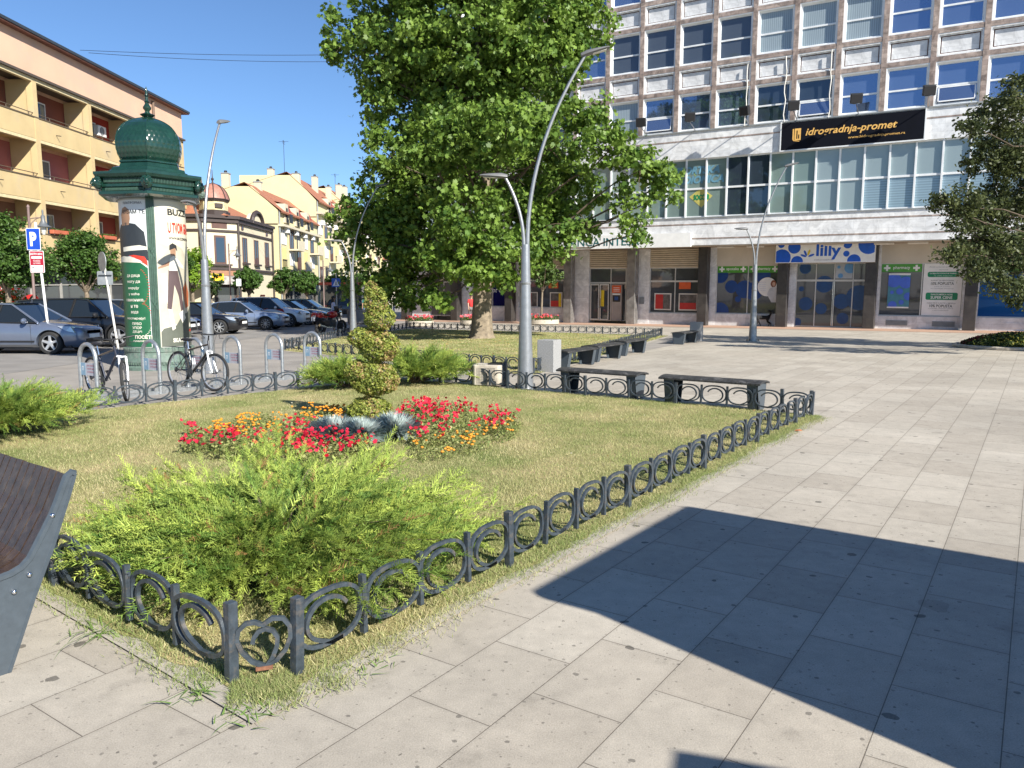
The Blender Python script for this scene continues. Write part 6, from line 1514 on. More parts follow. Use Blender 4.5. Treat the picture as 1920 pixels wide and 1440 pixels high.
        for msh, gm, nm in ((lo, gl, 'lo'), (up_, gu, 'up')):
            kk = (nm, gm.name)
            if kk not in pcache: q = msh.copy(); q.materials.clear(); q.materials.append(gm); pcache[kk] = q
            link('pane', pcache[kk], o)
        s = s0; i += 1
    blue_f = mat('window_lettering', (.12, .27, .36), .5)
    fm_ = lambda cx, cz, y: (lambda a, b_: (cx + a, y, cz + b_))
    textmesh('SPORTSKA', 2.5, .42, blue_f, fm_(-6.5, 8.45, FY + .155), .05, .25, parent=R_, name='window_lettering'); textmesh('KLADIONICA', 3.2, .42, blue_f, fm_(-6.6, 7.95, FY + .155), .05, .25, parent=R_, name='window_lettering')
    flat([[(-6.9, FY + .162, 7.05), (-6.25, FY + .162, 7.5), (-5.6, FY + .162, 7.05), (-6.2, FY + .162, 6.45)]], 'yellow_emblem', mat('emblem_y', (.50, .45, .12), .5), R_)
    textmesh('SOCCER', .9, .3, M['dgreen'], fm_(-6.2, 7.0, FY + .152), .05, parent=R_, name='window_lettering')
    # columns
    cs = [-27.95, -23.6, -19.25, -14.92, -10.68, -6.35, -1.99, 2.35, 6.8, 11.2]
    for j, c in enumerate(cs):
        MB().box(c - .27, c + .27, -.75, -.22, -.6, 4.37).build('column', greycol if j in (3, 4) else darkst, R_, bevel=.015)
    # storefronts
    wf = mat('shop_frame', (.55, .55, .53), .4, .2, .05)
    base = MB()
    def shopwin(s0, s1, z0, z1, divs, gm, trans=None, name='shop_window', y=.18):
        b = MB(); t_ = .05
        b.box(s0, s1, y - .05, y + .05, z0, z0 + t_); b.box(s0, s1, y - .05, y + .05, z1 - t_, z1); xs = [s0] + divs + [s1]
        for x in xs: b.box(x - t_ / 2, x + t_ / 2, y - .053, y + .053, z0, z1)
        if trans: b.box(s0, s1, y - .051, y + .051, trans - t_, trans + t_)
        o = b.build(name, wf, R_); MB().box(s0, s1, y, y + .012, z0, z1).build('pane', gm, o); return o
    pil = MB(); low = MB(); shut = MB(); upw = MB()
    def bay(cl, cr, s0, s1, zb, zt, kind):
        # wall around the opening between columns
        y0, y1 = 0, .9
        MB().box(cl, s0, y0, y1, -.6, 4.36).build('pilaster', marble, R_); MB().box(s1, cr, y0, y1, -.6, 4.36).build('pilaster', marble, R_)
        if zb > 0: MB().box(s0, s1, y0 + .01, y1, -.6, zb).build('stone_plinth', marble2, R_)
        if kind == 'shutter':
            n = 9; dz = (4.36 - zt) / n; pl = [(.17, zt)]
            for i in range(n): pl += [(.06, zt + dz * (i + .15)), (.06, zt + dz * (i + .6)), (.15, zt + dz * (i + .85))]
            pl += [(.17, 4.36)]; vs = [(x, y, z) for x in (s0, s1) for y, z in pl]; m_ = len(pl)
            MB().add(vs, [tuple(range(m_)), tuple(range(m_, 2 * m_))[::-1]] + [(i, (i + 1) % m_, m_ + (i + 1) % m_, m_ + i) for i in range(m_)]).build('roller_shutter', shutm, R_); MB().box(s0, s1, .17, .9, zt, 4.36).build('upper_wall', beige, R_)
        else: MB().box(s0, s1, .02, .9, zt, 4.36).build('upper_wall', beige, R_)
    bay(6.98, 11.0, 7.1, 10.7, .72, 3.38, 'w'); bay(2.5, 6.68, 2.72, 6.42, .70, 3.38, 'w'); bay(-1.85, 2.2, -1.42, 2.1, 0, 3.45, 'w'); bay(-6.2, -2.15, -5.78, -2.3, .62, 3.30, 'w')
    bay(-10.5, -6.5, -9.8, -6.6, .58, 3.25, 'shutter'); bay(-14.8, -10.8, -13.78, -10.9, 0, 3.25, 'shutter'); bay(-19.1, -15.05, -18.9, -15.5, .75, 3.25, 'shutter'); bay(-23.45, -19.4, -22.6, -19.5, .75, 3.3, 'shutter'); bay(-27.8, -23.75, -26.2, -23.9, 0, 3.2, 'w')
    bay(11.3, 15, 11.6, 15, .7, 3.4, 'w')
    w1 = shopwin(7.1, 10.7, .72, 3.38, [9.6], glassm('glass_blue', (.02, .10, .25), .4, tint=(.01, .08, .28), mixv=.6))
    w2 = shopwin(2.72, 6.42, .70, 3.38, [4.62], g_shop); w3 = shopwin(-1.42, 2.1, 0.02, 3.42, [-.42, .5, 1.42], g_shop, 2.5, 'shop_entrance'); w4 = shopwin(-5.78, -2.3, .62, 3.30, [-4.02], g_shop)
    w5 = shopwin(-9.8, -6.6, .58, 3.25, [-8.25], g_shop, 2.45); w6 = shopwin(-13.78, -10.9, .02, 3.25, [-12.35, -11.35], g_shop, 2.35, 'bank_entrance'); w7 = shopwin(-18.9, -15.5, .75, 3.25, [-17.2], g_shop, 2.5)
    w8 = shopwin(-22.6, -19.5, .75, 3.3, [-21.0], glassm('glass_navy', (.01, .01, .06), .3, tint=(.012, .012, .09), mixv=.7)); w9 = shopwin(-26.2, -23.9, .02, 3.2, [-25.05], glassm('glass_grey', (.1, .1, .1), .4, tint=(.16, .16, .15), mixv=.6), 2.4, 'glass_door'); shopwin(11.6, 15, .7, 3.4, [13.2], g_shop)
    y = .115
    def quad(s0, s1, z0, z1, m, nm, par, yy=None): yy = y if yy is None else yy; return MB().box(s0, s1, yy, yy + .006, z0, z1).build(nm, m, par)
    def cross(cx, cz, r, par, yy): MB().box(cx - r, cx + r, yy, yy + .004, cz - r * .33, cz + r * .33).box(cx - r * .33, cx + r * .33, yy - .001, yy + .003, cz - r, cz + r).build('white_cross', M['white'], par)
    def dots(par, lst, m, x0, x1, z0, z1, yy):
        yy = .176 if abs(yy - .115) < .02 else yy
        [flat([clip_poly(disc(cx, cz, r_, yy - i * .0006), x0, x1, z0, z1)], 'blue_dot', m, par) for i, (cx, cz, r_) in enumerate(lst)]
    # pharmacy bands
    for s0, s1, wd_, par in [(2.76, 4.58, 'pharmacy', w2), (7.14, 9.56, 'apoteka', w1), (-5.74, -4.06, 'apoteka', w4), (-3.98, -2.34, 'pharmacy', w4)]:
        q = quad(s0, s1, 2.93, 3.33, M['green'], 'green_band', par); c_ = (s0 + s1) / 2
        textmesh(wd_, (s1 - s0) * .42, .20, M['white'], fm_(c_, 3.13, y - .004), .012, parent=q); cross(s0 + .24, 3.13, .15, q, y - .005); cross(s1 - .24, 3.13, .15, q, y - .005)
    # promo poster
    q = quad(4.68, 6.38, .76, 3.33, M['white'], 'poster', w2); dg = M['dgreen']; gr = mat('poster_text', (.05, .07, .06), .6)
    def pill(cx, cz, w_, h_, m, par, yy): MB().xz([(cx + a, cz + c_) for a, c_ in rrect(w_, h_, .08)], yy, yy + .003).build('text_field', m, par)
    textmesh('Pridruzite se programu', 1.2, .07, M['grey'], fm_(5.53, 3.16, y - .006), 0, parent=q); textmesh('vernosti', .4, .06, M['grey'], fm_(5.53, 3.03, y - .006), 0, parent=q)
    pill(5.53, 2.80, 1.35, .26, dg, q, y - .004); textmesh('DOBIJATE DODATNE POENE', 1.15, .08, M['white'], fm_(5.53, 2.84, y - .008), .02, parent=q); textmesh('za svaku kupovinu', .8, .05, M['white'], fm_(5.53, 2.73, y - .008), .0, parent=q)
    textmesh('POPUST ZA PENZIONERE', 1.0, .06, M['grey'], fm_(5.53, 2.50, y - .006), .01, parent=q); textmesh('10% POPUSTA', 1.0, .14, gr, fm_(5.53, 2.35, y - .006), .015, parent=q); textmesh('svakog 10. u mesecu', .7, .05, M['grey'], fm_(5.53, 2.20, y - .006), .0, parent=q); textmesh('na celokupan asortiman', 1.0, .05, M['grey'], fm_(5.53, 2.10, y - .006), .01, parent=q)
    pill(5.53, 1.72, 1.4, .36, dg, q, y - .004); textmesh('SVAKOG MESECA NOVE', .95, .08, M['white'], fm_(5.53, 1.81, y - .008), .02, parent=q); textmesh('SUPER CENE', .95, .14, M['white'], fm_(5.53, 1.66, y - .008), .02, parent=q)
    textmesh('SVAKE PRVE SUBOTE U MESECU', 1.25, .06, M['grey'], fm_(5.53, 1.38, y - .006), .01, parent=q); textmesh('10% POPUSTA', 1.0, .14, gr, fm_(5.53, 1.24, y - .006), .015, parent=q); textmesh('na kozmetiku, dekorativu i parfeme', 1.1, .05, M['grey'], fm_(5.53, 1.11, y - .006), .01, parent=q); textmesh('u svim prodavnicama', .7, .05, M['grey'], fm_(5.53, 1.02, y - .006), .01, parent=q)
    # blue poster in pharmacy window
    q = quad(3.1, 4.1, 1.15, 2.85, mat('poster_teal', (.06, .22, .30), .4), 'poster', w2); quad(3.1, 4.1, 2.77, 2.86, M['white'], 'rail', q, y - .004); quad(3.1, 4.1, 1.1, 1.17, M['white'], 'rail', q, y - .004)
    dots(q, [(3.35, 2.5, .35), (3.9, 2.4, .3), (3.3, 1.9, .09), (3.65, 1.95, .16), (4.05, 1.7, .2), (3.35, 1.25, .2), (3.75, 1.4, .12)], mat('print_violet', (.06, .14, .62), .4), 3.1, 4.1, 1.17, 2.77, .09)
    # vents
    for s in (3.1, 5.2):
        b = MB(); b.box(s, s + 1.0, -.012, .02, .22, .48)
        for i in range(5): b.box(s + .03, s + .97, -.03, -.012, .25 + i * .045, .27 + i * .045)
        b.build('vent_grille', M['grey'], R_)
    MB().box(8.2, 9.3, -.012, .02, .25, .48).build('vent_cover', marble2, R_)
    # pharmacy left windows: dots and woman portrait disc
    dots(w4, [(-5.6, 2.8, .45), (-4.95, 2.15, .36), (-4.2, 2.0, .5), (-4.55, 1.45, .17), (-5.55, .75, .5), (-3.7, 1.9, .5), (-3.2, 2.75, .4)], mat('film_blue2', (.005, .045, .20), .3), -5.74, -2.34, .66, 2.93, y)
    q = flat([clip_poly(disc(-2.95, 2.15, .52, y - .004, 32), -3.98, -2.33, .66, 2.93)], 'portrait_disc', M['white'], w4)
    flat([[(-2.62 + .15 * cos(a * .5), y - .011, 2.32 + .20 * sin(a * .5)) for a in range(13)]], 'print_hair', mat('print_auburn', (.22, .07, .03), .6), q); flat([disc(-2.60, 2.30, .085, y - .014, 14, .12)], 'print_face', mat('print_face', (.55, .36, .27), .6), q)
    flat([[(-2.95, y - .012, 1.75), (-2.82, y - .012, 2.05), (-2.6, y - .012, 2.16), (-2.4, y - .012, 2.08), (-2.34, y - .012, 1.9), (-2.34, y - .012, 1.3), (-2.7, y - .012, 1.3)]], 'print_coat', mat('print_coat', (.55, .57, .60), .6), q)
    for i in range(5): textmesh('savetovanje', .36, .045, mat('pt', (.3, .35, .55), .6), fm_(-3.2, 2.4 - .11 * i, y - .012), 0, parent=q)
    # entrance doors dots
    dots(w3, [(-1.15, 2.05, .14), (-.9, 1.25, .36), (-1.3, .25, .22), (0, 2.3, .45), (-.1, 1.0, .3), (.9, 1.4, .4), (1.75, 1.6, .65), (1.0, .5, .3), (-1.0, 3.15, .3), (1.1, 3.2, .28)], mat('film_blue', (.006, .05, .17), .3), -1.38, 2.06, .06, 3.38, y)
    quad(.54, 1.38, 2.6, 3.36, mat('film_pale', (.38, .42, .46), .4), 'frosted_film', w3); dots(w3, [(.7, 3.2, .08), (1.25, 3.15, .28), (.8, 2.75, .12)], M['lblue'], .54, 1.38, 2.6, 3.36, .09)
    for s in (.46, .54): MB().box(s - .012, s + .012, .05, .11, .1, 2.42).build('door_rail', M['chrome'], w3)
    # bank displays
    for s0, s1, a_, par in [(-9.5, -8.45, 0, w5), (-8.0, -6.85, 1, w5), (-18.5, -17.5, 0, w7), (-16.6, -15.7, 1, w7)]:
        q = quad(s0, s1, .75, 1.75, M['offwhite'], 'display_frame', par, y - .004); quad(s0 + .07, s1 - .07, .82, 1.68, mat('display_photo', (.10, .09, .085), .5, 0, .5, 5), 'photo_print', q, y - .012); quad(s0 + .07, s0 + .07 + (s1 - s0) * (.45 if a_ == 0 else .85), .82, 1.2 if a_ else 1.68, M['red'], 'red_field', q, y - .016)
        if par is w7 and a_: quad(s1 - .25, s1 - .08, .82, 1.68, M['yellow'], 'yellow_field', q, y - .018)
    quad(-8.0, -7.3, 2.0, 2.4, M['orange'], 'orange_poster', w5, y); quad(-16.7, -16.0, 2.0, 2.4, M['orange'], 'orange_poster', w7, y)
    quad(-13.1, -12.8, .9, 1.9, M['yellow'], 'yellow_roll', w6, y + .03)
    # bank doors
    for s0 in (-13.7, -13.05):
        b = MB(); b.box(s0, s0 + .6, .05, .10, .05, .13); b.box(s0, s0 + .6, .05, .10, 2.2, 2.28); b.box(s0, s0 + .06, .05, .10, .13, 2.2); b.box(s0 + .54, s0 + .6, .05, .10, .13, 2.2); b.build('door', wf, w6)
    for s0 in (-13.15, -13.0): MB().box(s0 - .012, s0 + .012, .0, .05, .8, 1.4).build('door_handle', M['chrome'], w6)
    at_ = MB(); at_.box(-12.25, -11.55, -.02, .12, .02, 2.25); at_ = at_.build('cash_machine', mat('atm_grey', (.33, .30, .28), .5, 0, .1, 3), w6, bevel=.02)
    quad(-12.15, -11.65, 1.2, 1.6, M['black'], 'screen_niche', at_, -.03); quad(-12.02, -11.78, 1.3, 1.52, mat('atm_screen', (.03, .08, .25), .2), 'screen', at_, -.036); quad(-12.2, -11.6, 1.75, 2.2, M['orange'], 'orange_panel', at_, -.03); quad(-12.15, -11.65, 1.62, 1.7, M['white'], 'white_panel', at_, -.034)
    for i in range(3): quad(-12.1, -11.7, 1.84 + .1 * i, 1.87 + .1 * i, M['white'], 'white_line', at_, -.034)
    # slot club window
    textmesh('ERIJA', 1.5, .42, M['gold'], fm_(-20.6, 2.3, y - .004), .02, parent=w8); textmesh('Slot Club', 1.6, .30, M['white'], fm_(-20.5, 1.85, y - .004), .01, .3, parent=w8)
    quad(-26.9, -26.35, .3, 1.4, M['dgreen'], 'green_poster', R_, -.01); 
    # ceiling lamps under canopy and letterbox
    for s in (-5.0, -3.4, .6, 2.9, 4.4, 7.6): MB().box(s - .45, s + .45, -1.2, -.95, 4.27, 4.36).build('canopy_light', M['offwhite'], R_, bevel=.02)
    MB().box(-10.4, -10.1, -.05, 0, 1.1, 1.5).build('letterbox', M['grey'], R_)
    # left end wall return
    MB().box(S0 - .25, S0, FY + .1, 10, 4.6, 10.2).build('end_wall', marble, R_)
    # ---- signs and lamps hung on the facade
    t = at_root(R_, 'bank_sign', 'long white fascia sign reading BANCA INTESA over the arcade', 'sign'); MB().box(-15.6, -6.63, FY - .16, FY - .02, 4.34, 5.10).build('panel', M['white'], t)
    for s in (-13.1, -9.85): MB().box(s - .008, s + .008, FY - .163, FY - .158, 4.36, 5.08).build('panel_seam', M['grey'], t)
    textmesh('BANCA INTESA', 4.75, .46, M['teal'], fm_(-12.0, 4.72, FY - .168), .012, parent=t)
    t = at_root(R_, 'drugstore_sign', 'white shop sign with blue dots and the word lilly', 'sign'); yf = -1.02; MB().box(-2.33, 2.52, yf, yf + .3, 3.42, 4.50).build('panel', M['white'], t, bevel=.01)
    dots(t, [(-2.05, 4.38, .17), (-2.0, 3.68, .46), (-1.38, 4.22, .32), (-1.22, 3.48, .30), (1.22, 4.33, .21), (1.18, 3.86, .15), (2.2, 4.3, .48), (1.55, 3.5, .32)], M['blue'], -2.3, 2.49, 3.45, 4.47, yf - .004)
    textmesh('lilly', 1.2, .80, M['blue'], fm_(.32, 3.97, yf - .006), .028, parent=t); textmesh('DROGERIE', .9, .07, mat('pale_letters', (.45, .46, .5), .6), fm_(.1, 3.56, yf - .006), .02, parent=t)
    for a, m_, l_ in [(160, M['blue'], .2), (115, M['blue'], .22), (72, M['yellow'], .24), (22, M['blue'], .22)]:
        a = radians(a); pts = disc(0, 0, 1, 0, 18); cx, cz = -.72 + cos(a) * l_, 3.72 + sin(a) * l_
        flat([[(cx + x * .16 * cos(a) - z * .055 * sin(a), yf - .006, cz + x * .16 * sin(a) + z * .055 * cos(a)) for x, _, z in pts]], 'petal_mark', m_, t)
    t = at_root(R_, 'banner', 'black banner with gold lettering hung below the first window row', 'banner'); bx = FY - .12
    MB().box(-2.07, 4.40, bx, bx + .06, 9.08, 10.42).build('cloth', M['banner'], t); b = MB(); b.box(-2.13, -2.07, bx - .01, bx + .1, 9.02, 10.48); b.box(4.40, 4.46, bx - .01, bx + .1, 9.02, 10.48); b.box(-2.07, 4.40, bx - .01, bx + .1, 9.02, 9.08); b.build('frame', wframe, t)
    textmesh('idrogradnja-promet', 4.15, .46, M['gold'], fm_(1.18, 9.83, bx - .004), .018, .25, parent=t); textmesh('www.hidrogradnjapromet.rs', 2.5, .15, M['gold'], fm_(2.35, 9.43, bx - .004), .006, parent=t)
    b = MB(); b.xz([(-1.42, 9.52), (-1.12, 9.52), (-1.12, 10.1), (-1.42, 10.1)], bx - .006, bx - .004); b.build('letter_mark', M['gold'], t); MB().xz([(-1.33, 9.6), (-1.28, 9.6), (-1.28, 10.0), (-1.33, 10.0)], bx - .009, bx - .007).xz([(-1.24, 9.6), (-1.19, 9.6), (-1.19, 9.8), (-1.24, 9.8)], bx - .009, bx - .007).build('letter_gap', M['banner'], t); MB().xz([(-1.52, 9.58), (-1.47, 9.5), (-1.18, 9.45), (-1.18, 9.48), (-1.44, 9.53), (-1.46, 10.1), (-1.52, 10.08)], bx - .006, bx - .004).build('letter_shade', M['gold'], t)
    for s, lb, az in [(-9.35, 'black floodlight on the ledge nearest the big tree', .2), (-6.6, 'black floodlight on a strut above the sports window lettering', .35), (-3.75, 'small black floodlight two windows left of the banner', -.3), (-1.35, 'black floodlight above the left end of the banner', .3), (1.5, 'black floodlight above the middle of the banner', .3), (4.55, 'black floodlight above the right end of the banner', .3)]:
        t = at_root(R_, 'floodlight', lb, 'floodlight', (s, FY, 10.5), 'floodlights over the ledge'); L_ = 1.0
        b = MB(); b.bar((0, .05, 0), (0, -L_, .32), .035, .035); b.bar((-.15, -L_, .32), (.15, -L_, .32), .03, .03); b.build('strut', M['lampgrey'], t)
        Mx = Matrix.Translation((0, -L_, .55)) @ Matrix.Rotation(az, 4, 'Z') @ Matrix.Rotation(.25, 4, 'X'); b = MB(); b.box(-.27, .27, -.1, .12, -.22, .22, Mx); b.build('housing', M['black'], t, bevel=.03)
        MB().box(-.29, .29, -.06, .06, .22, .25, Mx).build('visor', M['darkmetal'], t)
    # loose cables on the facade
    for x, z0, z1 in [(-3.95, 10.5, 13.6), (-2.0, 10.5, 13.7), (.15, 10.5, 13.7)]:
        o = MB().tube([(x + random.uniform(-.04, .04), FY - .05, z0 + (z1 - z0) * k / 9) for k in range(10)], .03, 5).build('cable', M['offwhite'], R_)
    b = MB(); b.box(-60, 15, -3.5, .0, -.0, .006)
    return R_
OFF = office()
p = OFF.matrix_world
def wp(x, y): q = p @ Vector((x, y, 0)); return (q.x, q.y)
sheet('arcade_paving', [wp(-30, -3.4), wp(16, -3.4), wp(16, 1.2), wp(-30, 1.2)], .010, M['redstrip'])

# ---------------------------------------------------------------- left balcony block
ochre = mat('ochre_render', (.52, .40, .21), .85, 0, .07, 1.2, .1, 60, dark=(.47, .38, .25), dscale=.5); salmon = mat('salmon_render', (.62, .40, .28), .85, 0, .05, .6, .1, 60, dark=(.55, .38, .29), dscale=.35)
def leftblock():
    O = Vector((-23.44, 35.25, 0)); R_ = frame_root('balcony_block', 'salmon and ochre apartment block with long balconies on the left', 'building', O, (0, 1, .021))
    S0, S1 = -16, 24.6; Y1 = 1.35
    b = MB(); b.box(S0, S1, Y1, 12, -1, 14.75); b.build('wall', salmon, R_)
    b = MB(); b.add([(S0, .95, 14.75), (S1 + .5, .95, 14.75), (S1 + .5, 13, 14.75), (S0, 13, 14.75), (S0, 1.0, 14.98), (S1 + .45, 1.0, 14.98), (S1 - 4, 7, 16.0), (S0, 7, 16.0)], [(0, 1, 2, 3), (0, 4, 5, 1), (4, 7, 6, 5), (5, 6, 2, 1), (6, 7, 3, 2)]); b.build('roof', mat('roof_brown', (.16, .07, .05), .8, 0, .2, 3), R_)
    MB().box(S0, S1 + .52, .9, .96, 14.82, 14.97).build('gutter', M['darkmetal'], R_)
    MB().tube([(19.8, 1.25, 14.6), (19.8, 1.25, 12.2)], .09, 8).build('downpipe', mat('pipe_brown', (.16, .11, .08), .7), R_)
    for i, (zr, zb_) in enumerate([(10.4, 9.3), (7.5, 6.35), (4.75, 3.55)]):
        b = MB(); b.box(S0, 21.3, 0, .12, zb_, zr - .1); b.build('balcony_front', ochre, R_); MB().box(S0, 21.3, .12, Y1, zb_, zb_ + .16).build('balcony_slab', ochre, R_)
        b = MB(); b.box(S0, 21.32, -.03, .15, zr - .1, zr - .04); b.tube([(S0, .05, zr + .12), (21.3, .05, zr + .12)], .022, 6)
        for k in range(22): x = S0 + .9 + k * 1.7; b.box(x - .012, x + .012, .03, .07, zr - .04, zr + .12)
        b.build('railing', M['twig'], R_)
        b = MB(); b.box(S0, 21.4, -.015, .18, zb_ - .16, zb_ - .02); b.build('edge_beam', mat('pale_ochre', (.60, .50, .30), .8), R_)
    for k in range(14):
        x = -1.2 + k * 2.35 if False else -9 + k * 2.45
        for z in (9.75, 6.95): MB().tube([(x, .0, z), (x, -.25, z - .03)], .022, 5).build('drain_spout', M['black'], R_) if k % 2 == 0 else None
    MB().box(S0, 21.5, -.15, Y1, 12.2, 12.32).build('balcony_roof', mat('dark_flash', (.07, .055, .045), .8), R_); MB().box(S0, 21.4, -.02, .2, 12.02, 12.2).build('edge_beam', mat('pale_ochre2', (.60, .50, .30), .8), R_)
    piers = [-15.9, -10.8, -5.8, -.9, 4.1, 9.08, 13.85, 18.6, 21.2]
    for j, s in enumerate(piers): MB().box(s - .17, s + .17, .0 - .02, .3, 3.5, 12.1).build('pier', ochre, R_); MB().box(s - .12, s + .12, .3, Y1, 3.5, 12.1).build('divider_wall', ochre, R_)
    cols = {0: [(.16, .055, .035), (.20, .06, .04), (.30, .03, .02), (.30, .03, .025)], 1: [(.33, .11, .11), (.38, .13, .14), (.30, .03, .03), (.30, .04, .03)], 2: [(.22, .12, .09), (.24, .13, .10), (.30, .06, .05), (.35, .05, .05)]}
    levels = [(9.46, 12.02), (6.51, 9.14), (3.71, 6.19)]
    shut = mat('blind_slats', (.20, .19, .18), .7, 0, .15, 20); gl = g_dark
    for li, (z0, z1) in enumerate(levels):
        for j in range(len(piers) - 1):
            s0, s1 = piers[j] + .12, piers[j + 1] - .12; mid_s = (s0 + s1) / 2
            ci = 0 if mid_s < 2 else 1 if mid_s < 9 else 2 if mid_s < 14 else 3
            c = cols[li][ci]; MB().box(s0, s1, Y1 - .012, Y1, z0, z1).build('loggia_wall', mat('loggia_paint', c, .85, 0, .06, 1), R_)
            if s1 - s0 < 3: continue
            w0 = s0 + 1.0; w1 = w0 + 1.9; zt = z0 + 2.15
            b = MB(); t_ = .07; y0, y1 = Y1 - .07, Y1 - .012; b.box(w0, w1, y0, y1, zt - t_, zt); b.box(w0, w1, y0, y1, z0, z0 + t_)
            for x in (w0, w0 + .75, w1 - t_): b.box(x, x + t_, y0, y1, z0 + t_, zt - t_)
            o = b.build('balcony_door', M['white'], R_)
            MB().box(w0 + t_, w0 + .75, y0 + .02, y0 + .03, z0 + t_, zt - t_).build('pane', gl, o); MB().box(w0 + .75 + t_, w1 - t_, y0 + .02, y0 + .03, z0 + t_, zt - t_).build('blind' if (j + li) % 2 else 'pane', shut if (j + li) % 2 else g_room, o)
            MB().ball((s0 + 1.6, Y1 - .12, z1 - .25), .1, 8, 6).build('wall_lamp', M['white'], R_, True)
    # ground floor shopfront
    fr = mat('shop_metal', (.36, .35, .33), .5, .2)
    b = MB(); b.box(S0, 21.3, .9, 1.3, 2.9, 3.4); b.build('fascia', mat('fascia_grey', (.35, .38, .42), .5), R_)
    x = -6
    while x < 20:
        o = MB().box(x, x + .1, 1.1, 1.3, 0, 2.9).box(x + .1, x + 2.6, 1.15, 1.25, 2.1, 2.17).box(x + .1, x + 2.6, 1.15, 1.25, .0, .25).build('shop_window', fr, R_); MB().box(x + .1, x + 2.6, 1.2, 1.21, .25, 2.9).build('pane', g_shop, o)
        if abs(x + .6) < 2 or abs(x - 2) < .8:
            pass
        x += 2.6
    yy = 1.12
    q = MB().box(.6, 2.3, yy, yy + .01, 1.65, 2.1).build('red_poster', M['red'], R_); textmesh('MORE NETA', 1.4, .14, M['offwhite'], fm2(1.45, 1.98, yy - .01), .02, parent=q); textmesh('OVOG LETA', 1.4, .14, M['offwhite'], fm2(1.45, 1.77, yy - .01), .02, parent=q)
    q = MB().box(.7, 2.3, yy, yy + .01, .7, 1.45).build('price_poster', M['offwhite'], R_); textmesh('199', 1.1, .36, M['red'], fm2(1.5, 1.1, yy - .01), .04, parent=q); MB().box(.7, 2.3, yy - .012, yy - .004, .7, .8).build('red_edge', M['red'], q)
    b = MB(); b.tube([(4.3 + .5 * cos(2 * pi * k / 24), yy - .02, 1.15 + .5 * sin(2 * pi * k / 24)) for k in range(24)], .13, 6, closed=True, flat=.15, up=(0, 1, 0)); b.build('red_ring_sign', M['red'], R_)
    t = at_root(R_, 'air_conditioner', 'white air conditioner outdoor unit on the top balcony wall', 'air conditioner', (12.2, Y1 - .4, 10.85)); MB().box(-.45, .45, 0, .32, 0, .62).build('casing', M['white'], t, bevel=.03); MB().tube([(-.05 + .22 * cos(2 * pi * k / 20), -.01, .31 + .22 * sin(2 * pi * k / 20)) for k in range(20)], .012, 5, closed=True).build('fan_guard', M['black'], t); MB().lathe([(.2, 0), (.2, .006)], 20, Matrix.Translation((-.05, .0, .31)) @ Matrix.Rotation(pi / 2, 4, 'X')).build('fan', M['grey'], t)
    # red flower boxes on the lowest railing
    for i, s in enumerate((5.2, 7.2, 9.9)):
        t = at_root(R_, 'flower_box', ['red flower box on the lowest balcony rail, left one', 'red flower box on the lowest balcony rail, middle one', 'red flower box on the lowest balcony rail, right one'][i], 'flower box', (s, -.12, 4.72), 'flower boxes on the railing'); MB().box(-.8, .8, -.12, .1, 0, .2).build('trough', mat('terracotta', (.45, .12, .06), .7), t, bevel=.02)
        n = 120; P = np.stack([RNG.uniform(-.75, .75, n), RNG.uniform(-.1, .08, n), RNG.uniform(.18, .3, n)], 1); leafmesh('foliage', P, .1, OVAL, ramp(n, (.05, .1, .02), (.14, .2, .05)), M['leaf'], t)
    # red flowers at street level left edge
    t = thing('flower_shrub', 'red flowering shrub beside the shopfront at the left edge', 'shrub', (-21.9, 33.5, 0)); n = 1500; P = np.stack([RNG.normal(0, .35, n), RNG.normal(0, .35, n), RNG.uniform(.5, 1.9, n)], 1); leafmesh('foliage', P, .12, OVAL, ramp(n, (.05, .1, .02), (.14, .2, .05)), M['leaf'], t); n = 120; P = np.stack([RNG.normal(0, .45, n), RNG.normal(0, .45, n), RNG.uniform(.7, 2.0, n)], 1); petals(P, .09, ramp(n, (.7, .03, .01), (.8, .08, .02)), 'blossom', M['petal'], t)
def fm2(cx, cz, y): return lambda a, b_: (cx + a, y, cz + b_)
leftblock()

# ---------------------------------------------------------------- corner house and yellow blocks
tile = mat('roof_tile', (.33, .13, .07), .8, 0, .25, 8, .4, 30, dark=(.25, .10, .06), dscale=3); cream = mat('cream_render', (.58, .52, .38), .85, 0, .05, 1); yellow = mat('yellow_render', (.60, .53, .31), .85, 0, .05, .8); yell2 = mat('yellow_render_deep', (.66, .55, .24), .85, 0, .05, .8); trim = mat('dark_trim', (.045, .032, .03), .6); brownw = mat('brown_window', (.10, .05, .04), .6)
redm = mat('red_sheet_roof', (.36, .06, .04), .5, 0, .08, 4); chm = mat('chimney_render', (.52, .47, .35), .85, 0, .06, 2)
def win(par, x0, x1, y, z0, z1, name='window', fr=None, gl=None, t_=.06, sill=None, mull=1, out=-1):
    b = MB(); ya, yb = (y - .04, y + .02)
    b.box(x0, x1, ya, yb, z0, z0 + t_); b.box(x0, x1, ya, yb, z1 - t_, z1)
    for k in range(mull + 2): x = x0 + (x1 - x0 - t_) * k / (mull + 1); b.box(x, x + t_, ya, yb, z0 + t_, z1 - t_)
    o = b.build(name, fr or brownw, par); MB().box(x0 + t_, x1 - t_, y - .015, y - .005, z0 + t_, z1 - t_).build('pane', gl or g_dark, o)
    if sill: MB().box(x0 - .12, x1 + .12, y - .22, y, z0 - .14, z0).build('sill', sill, o)
    return o
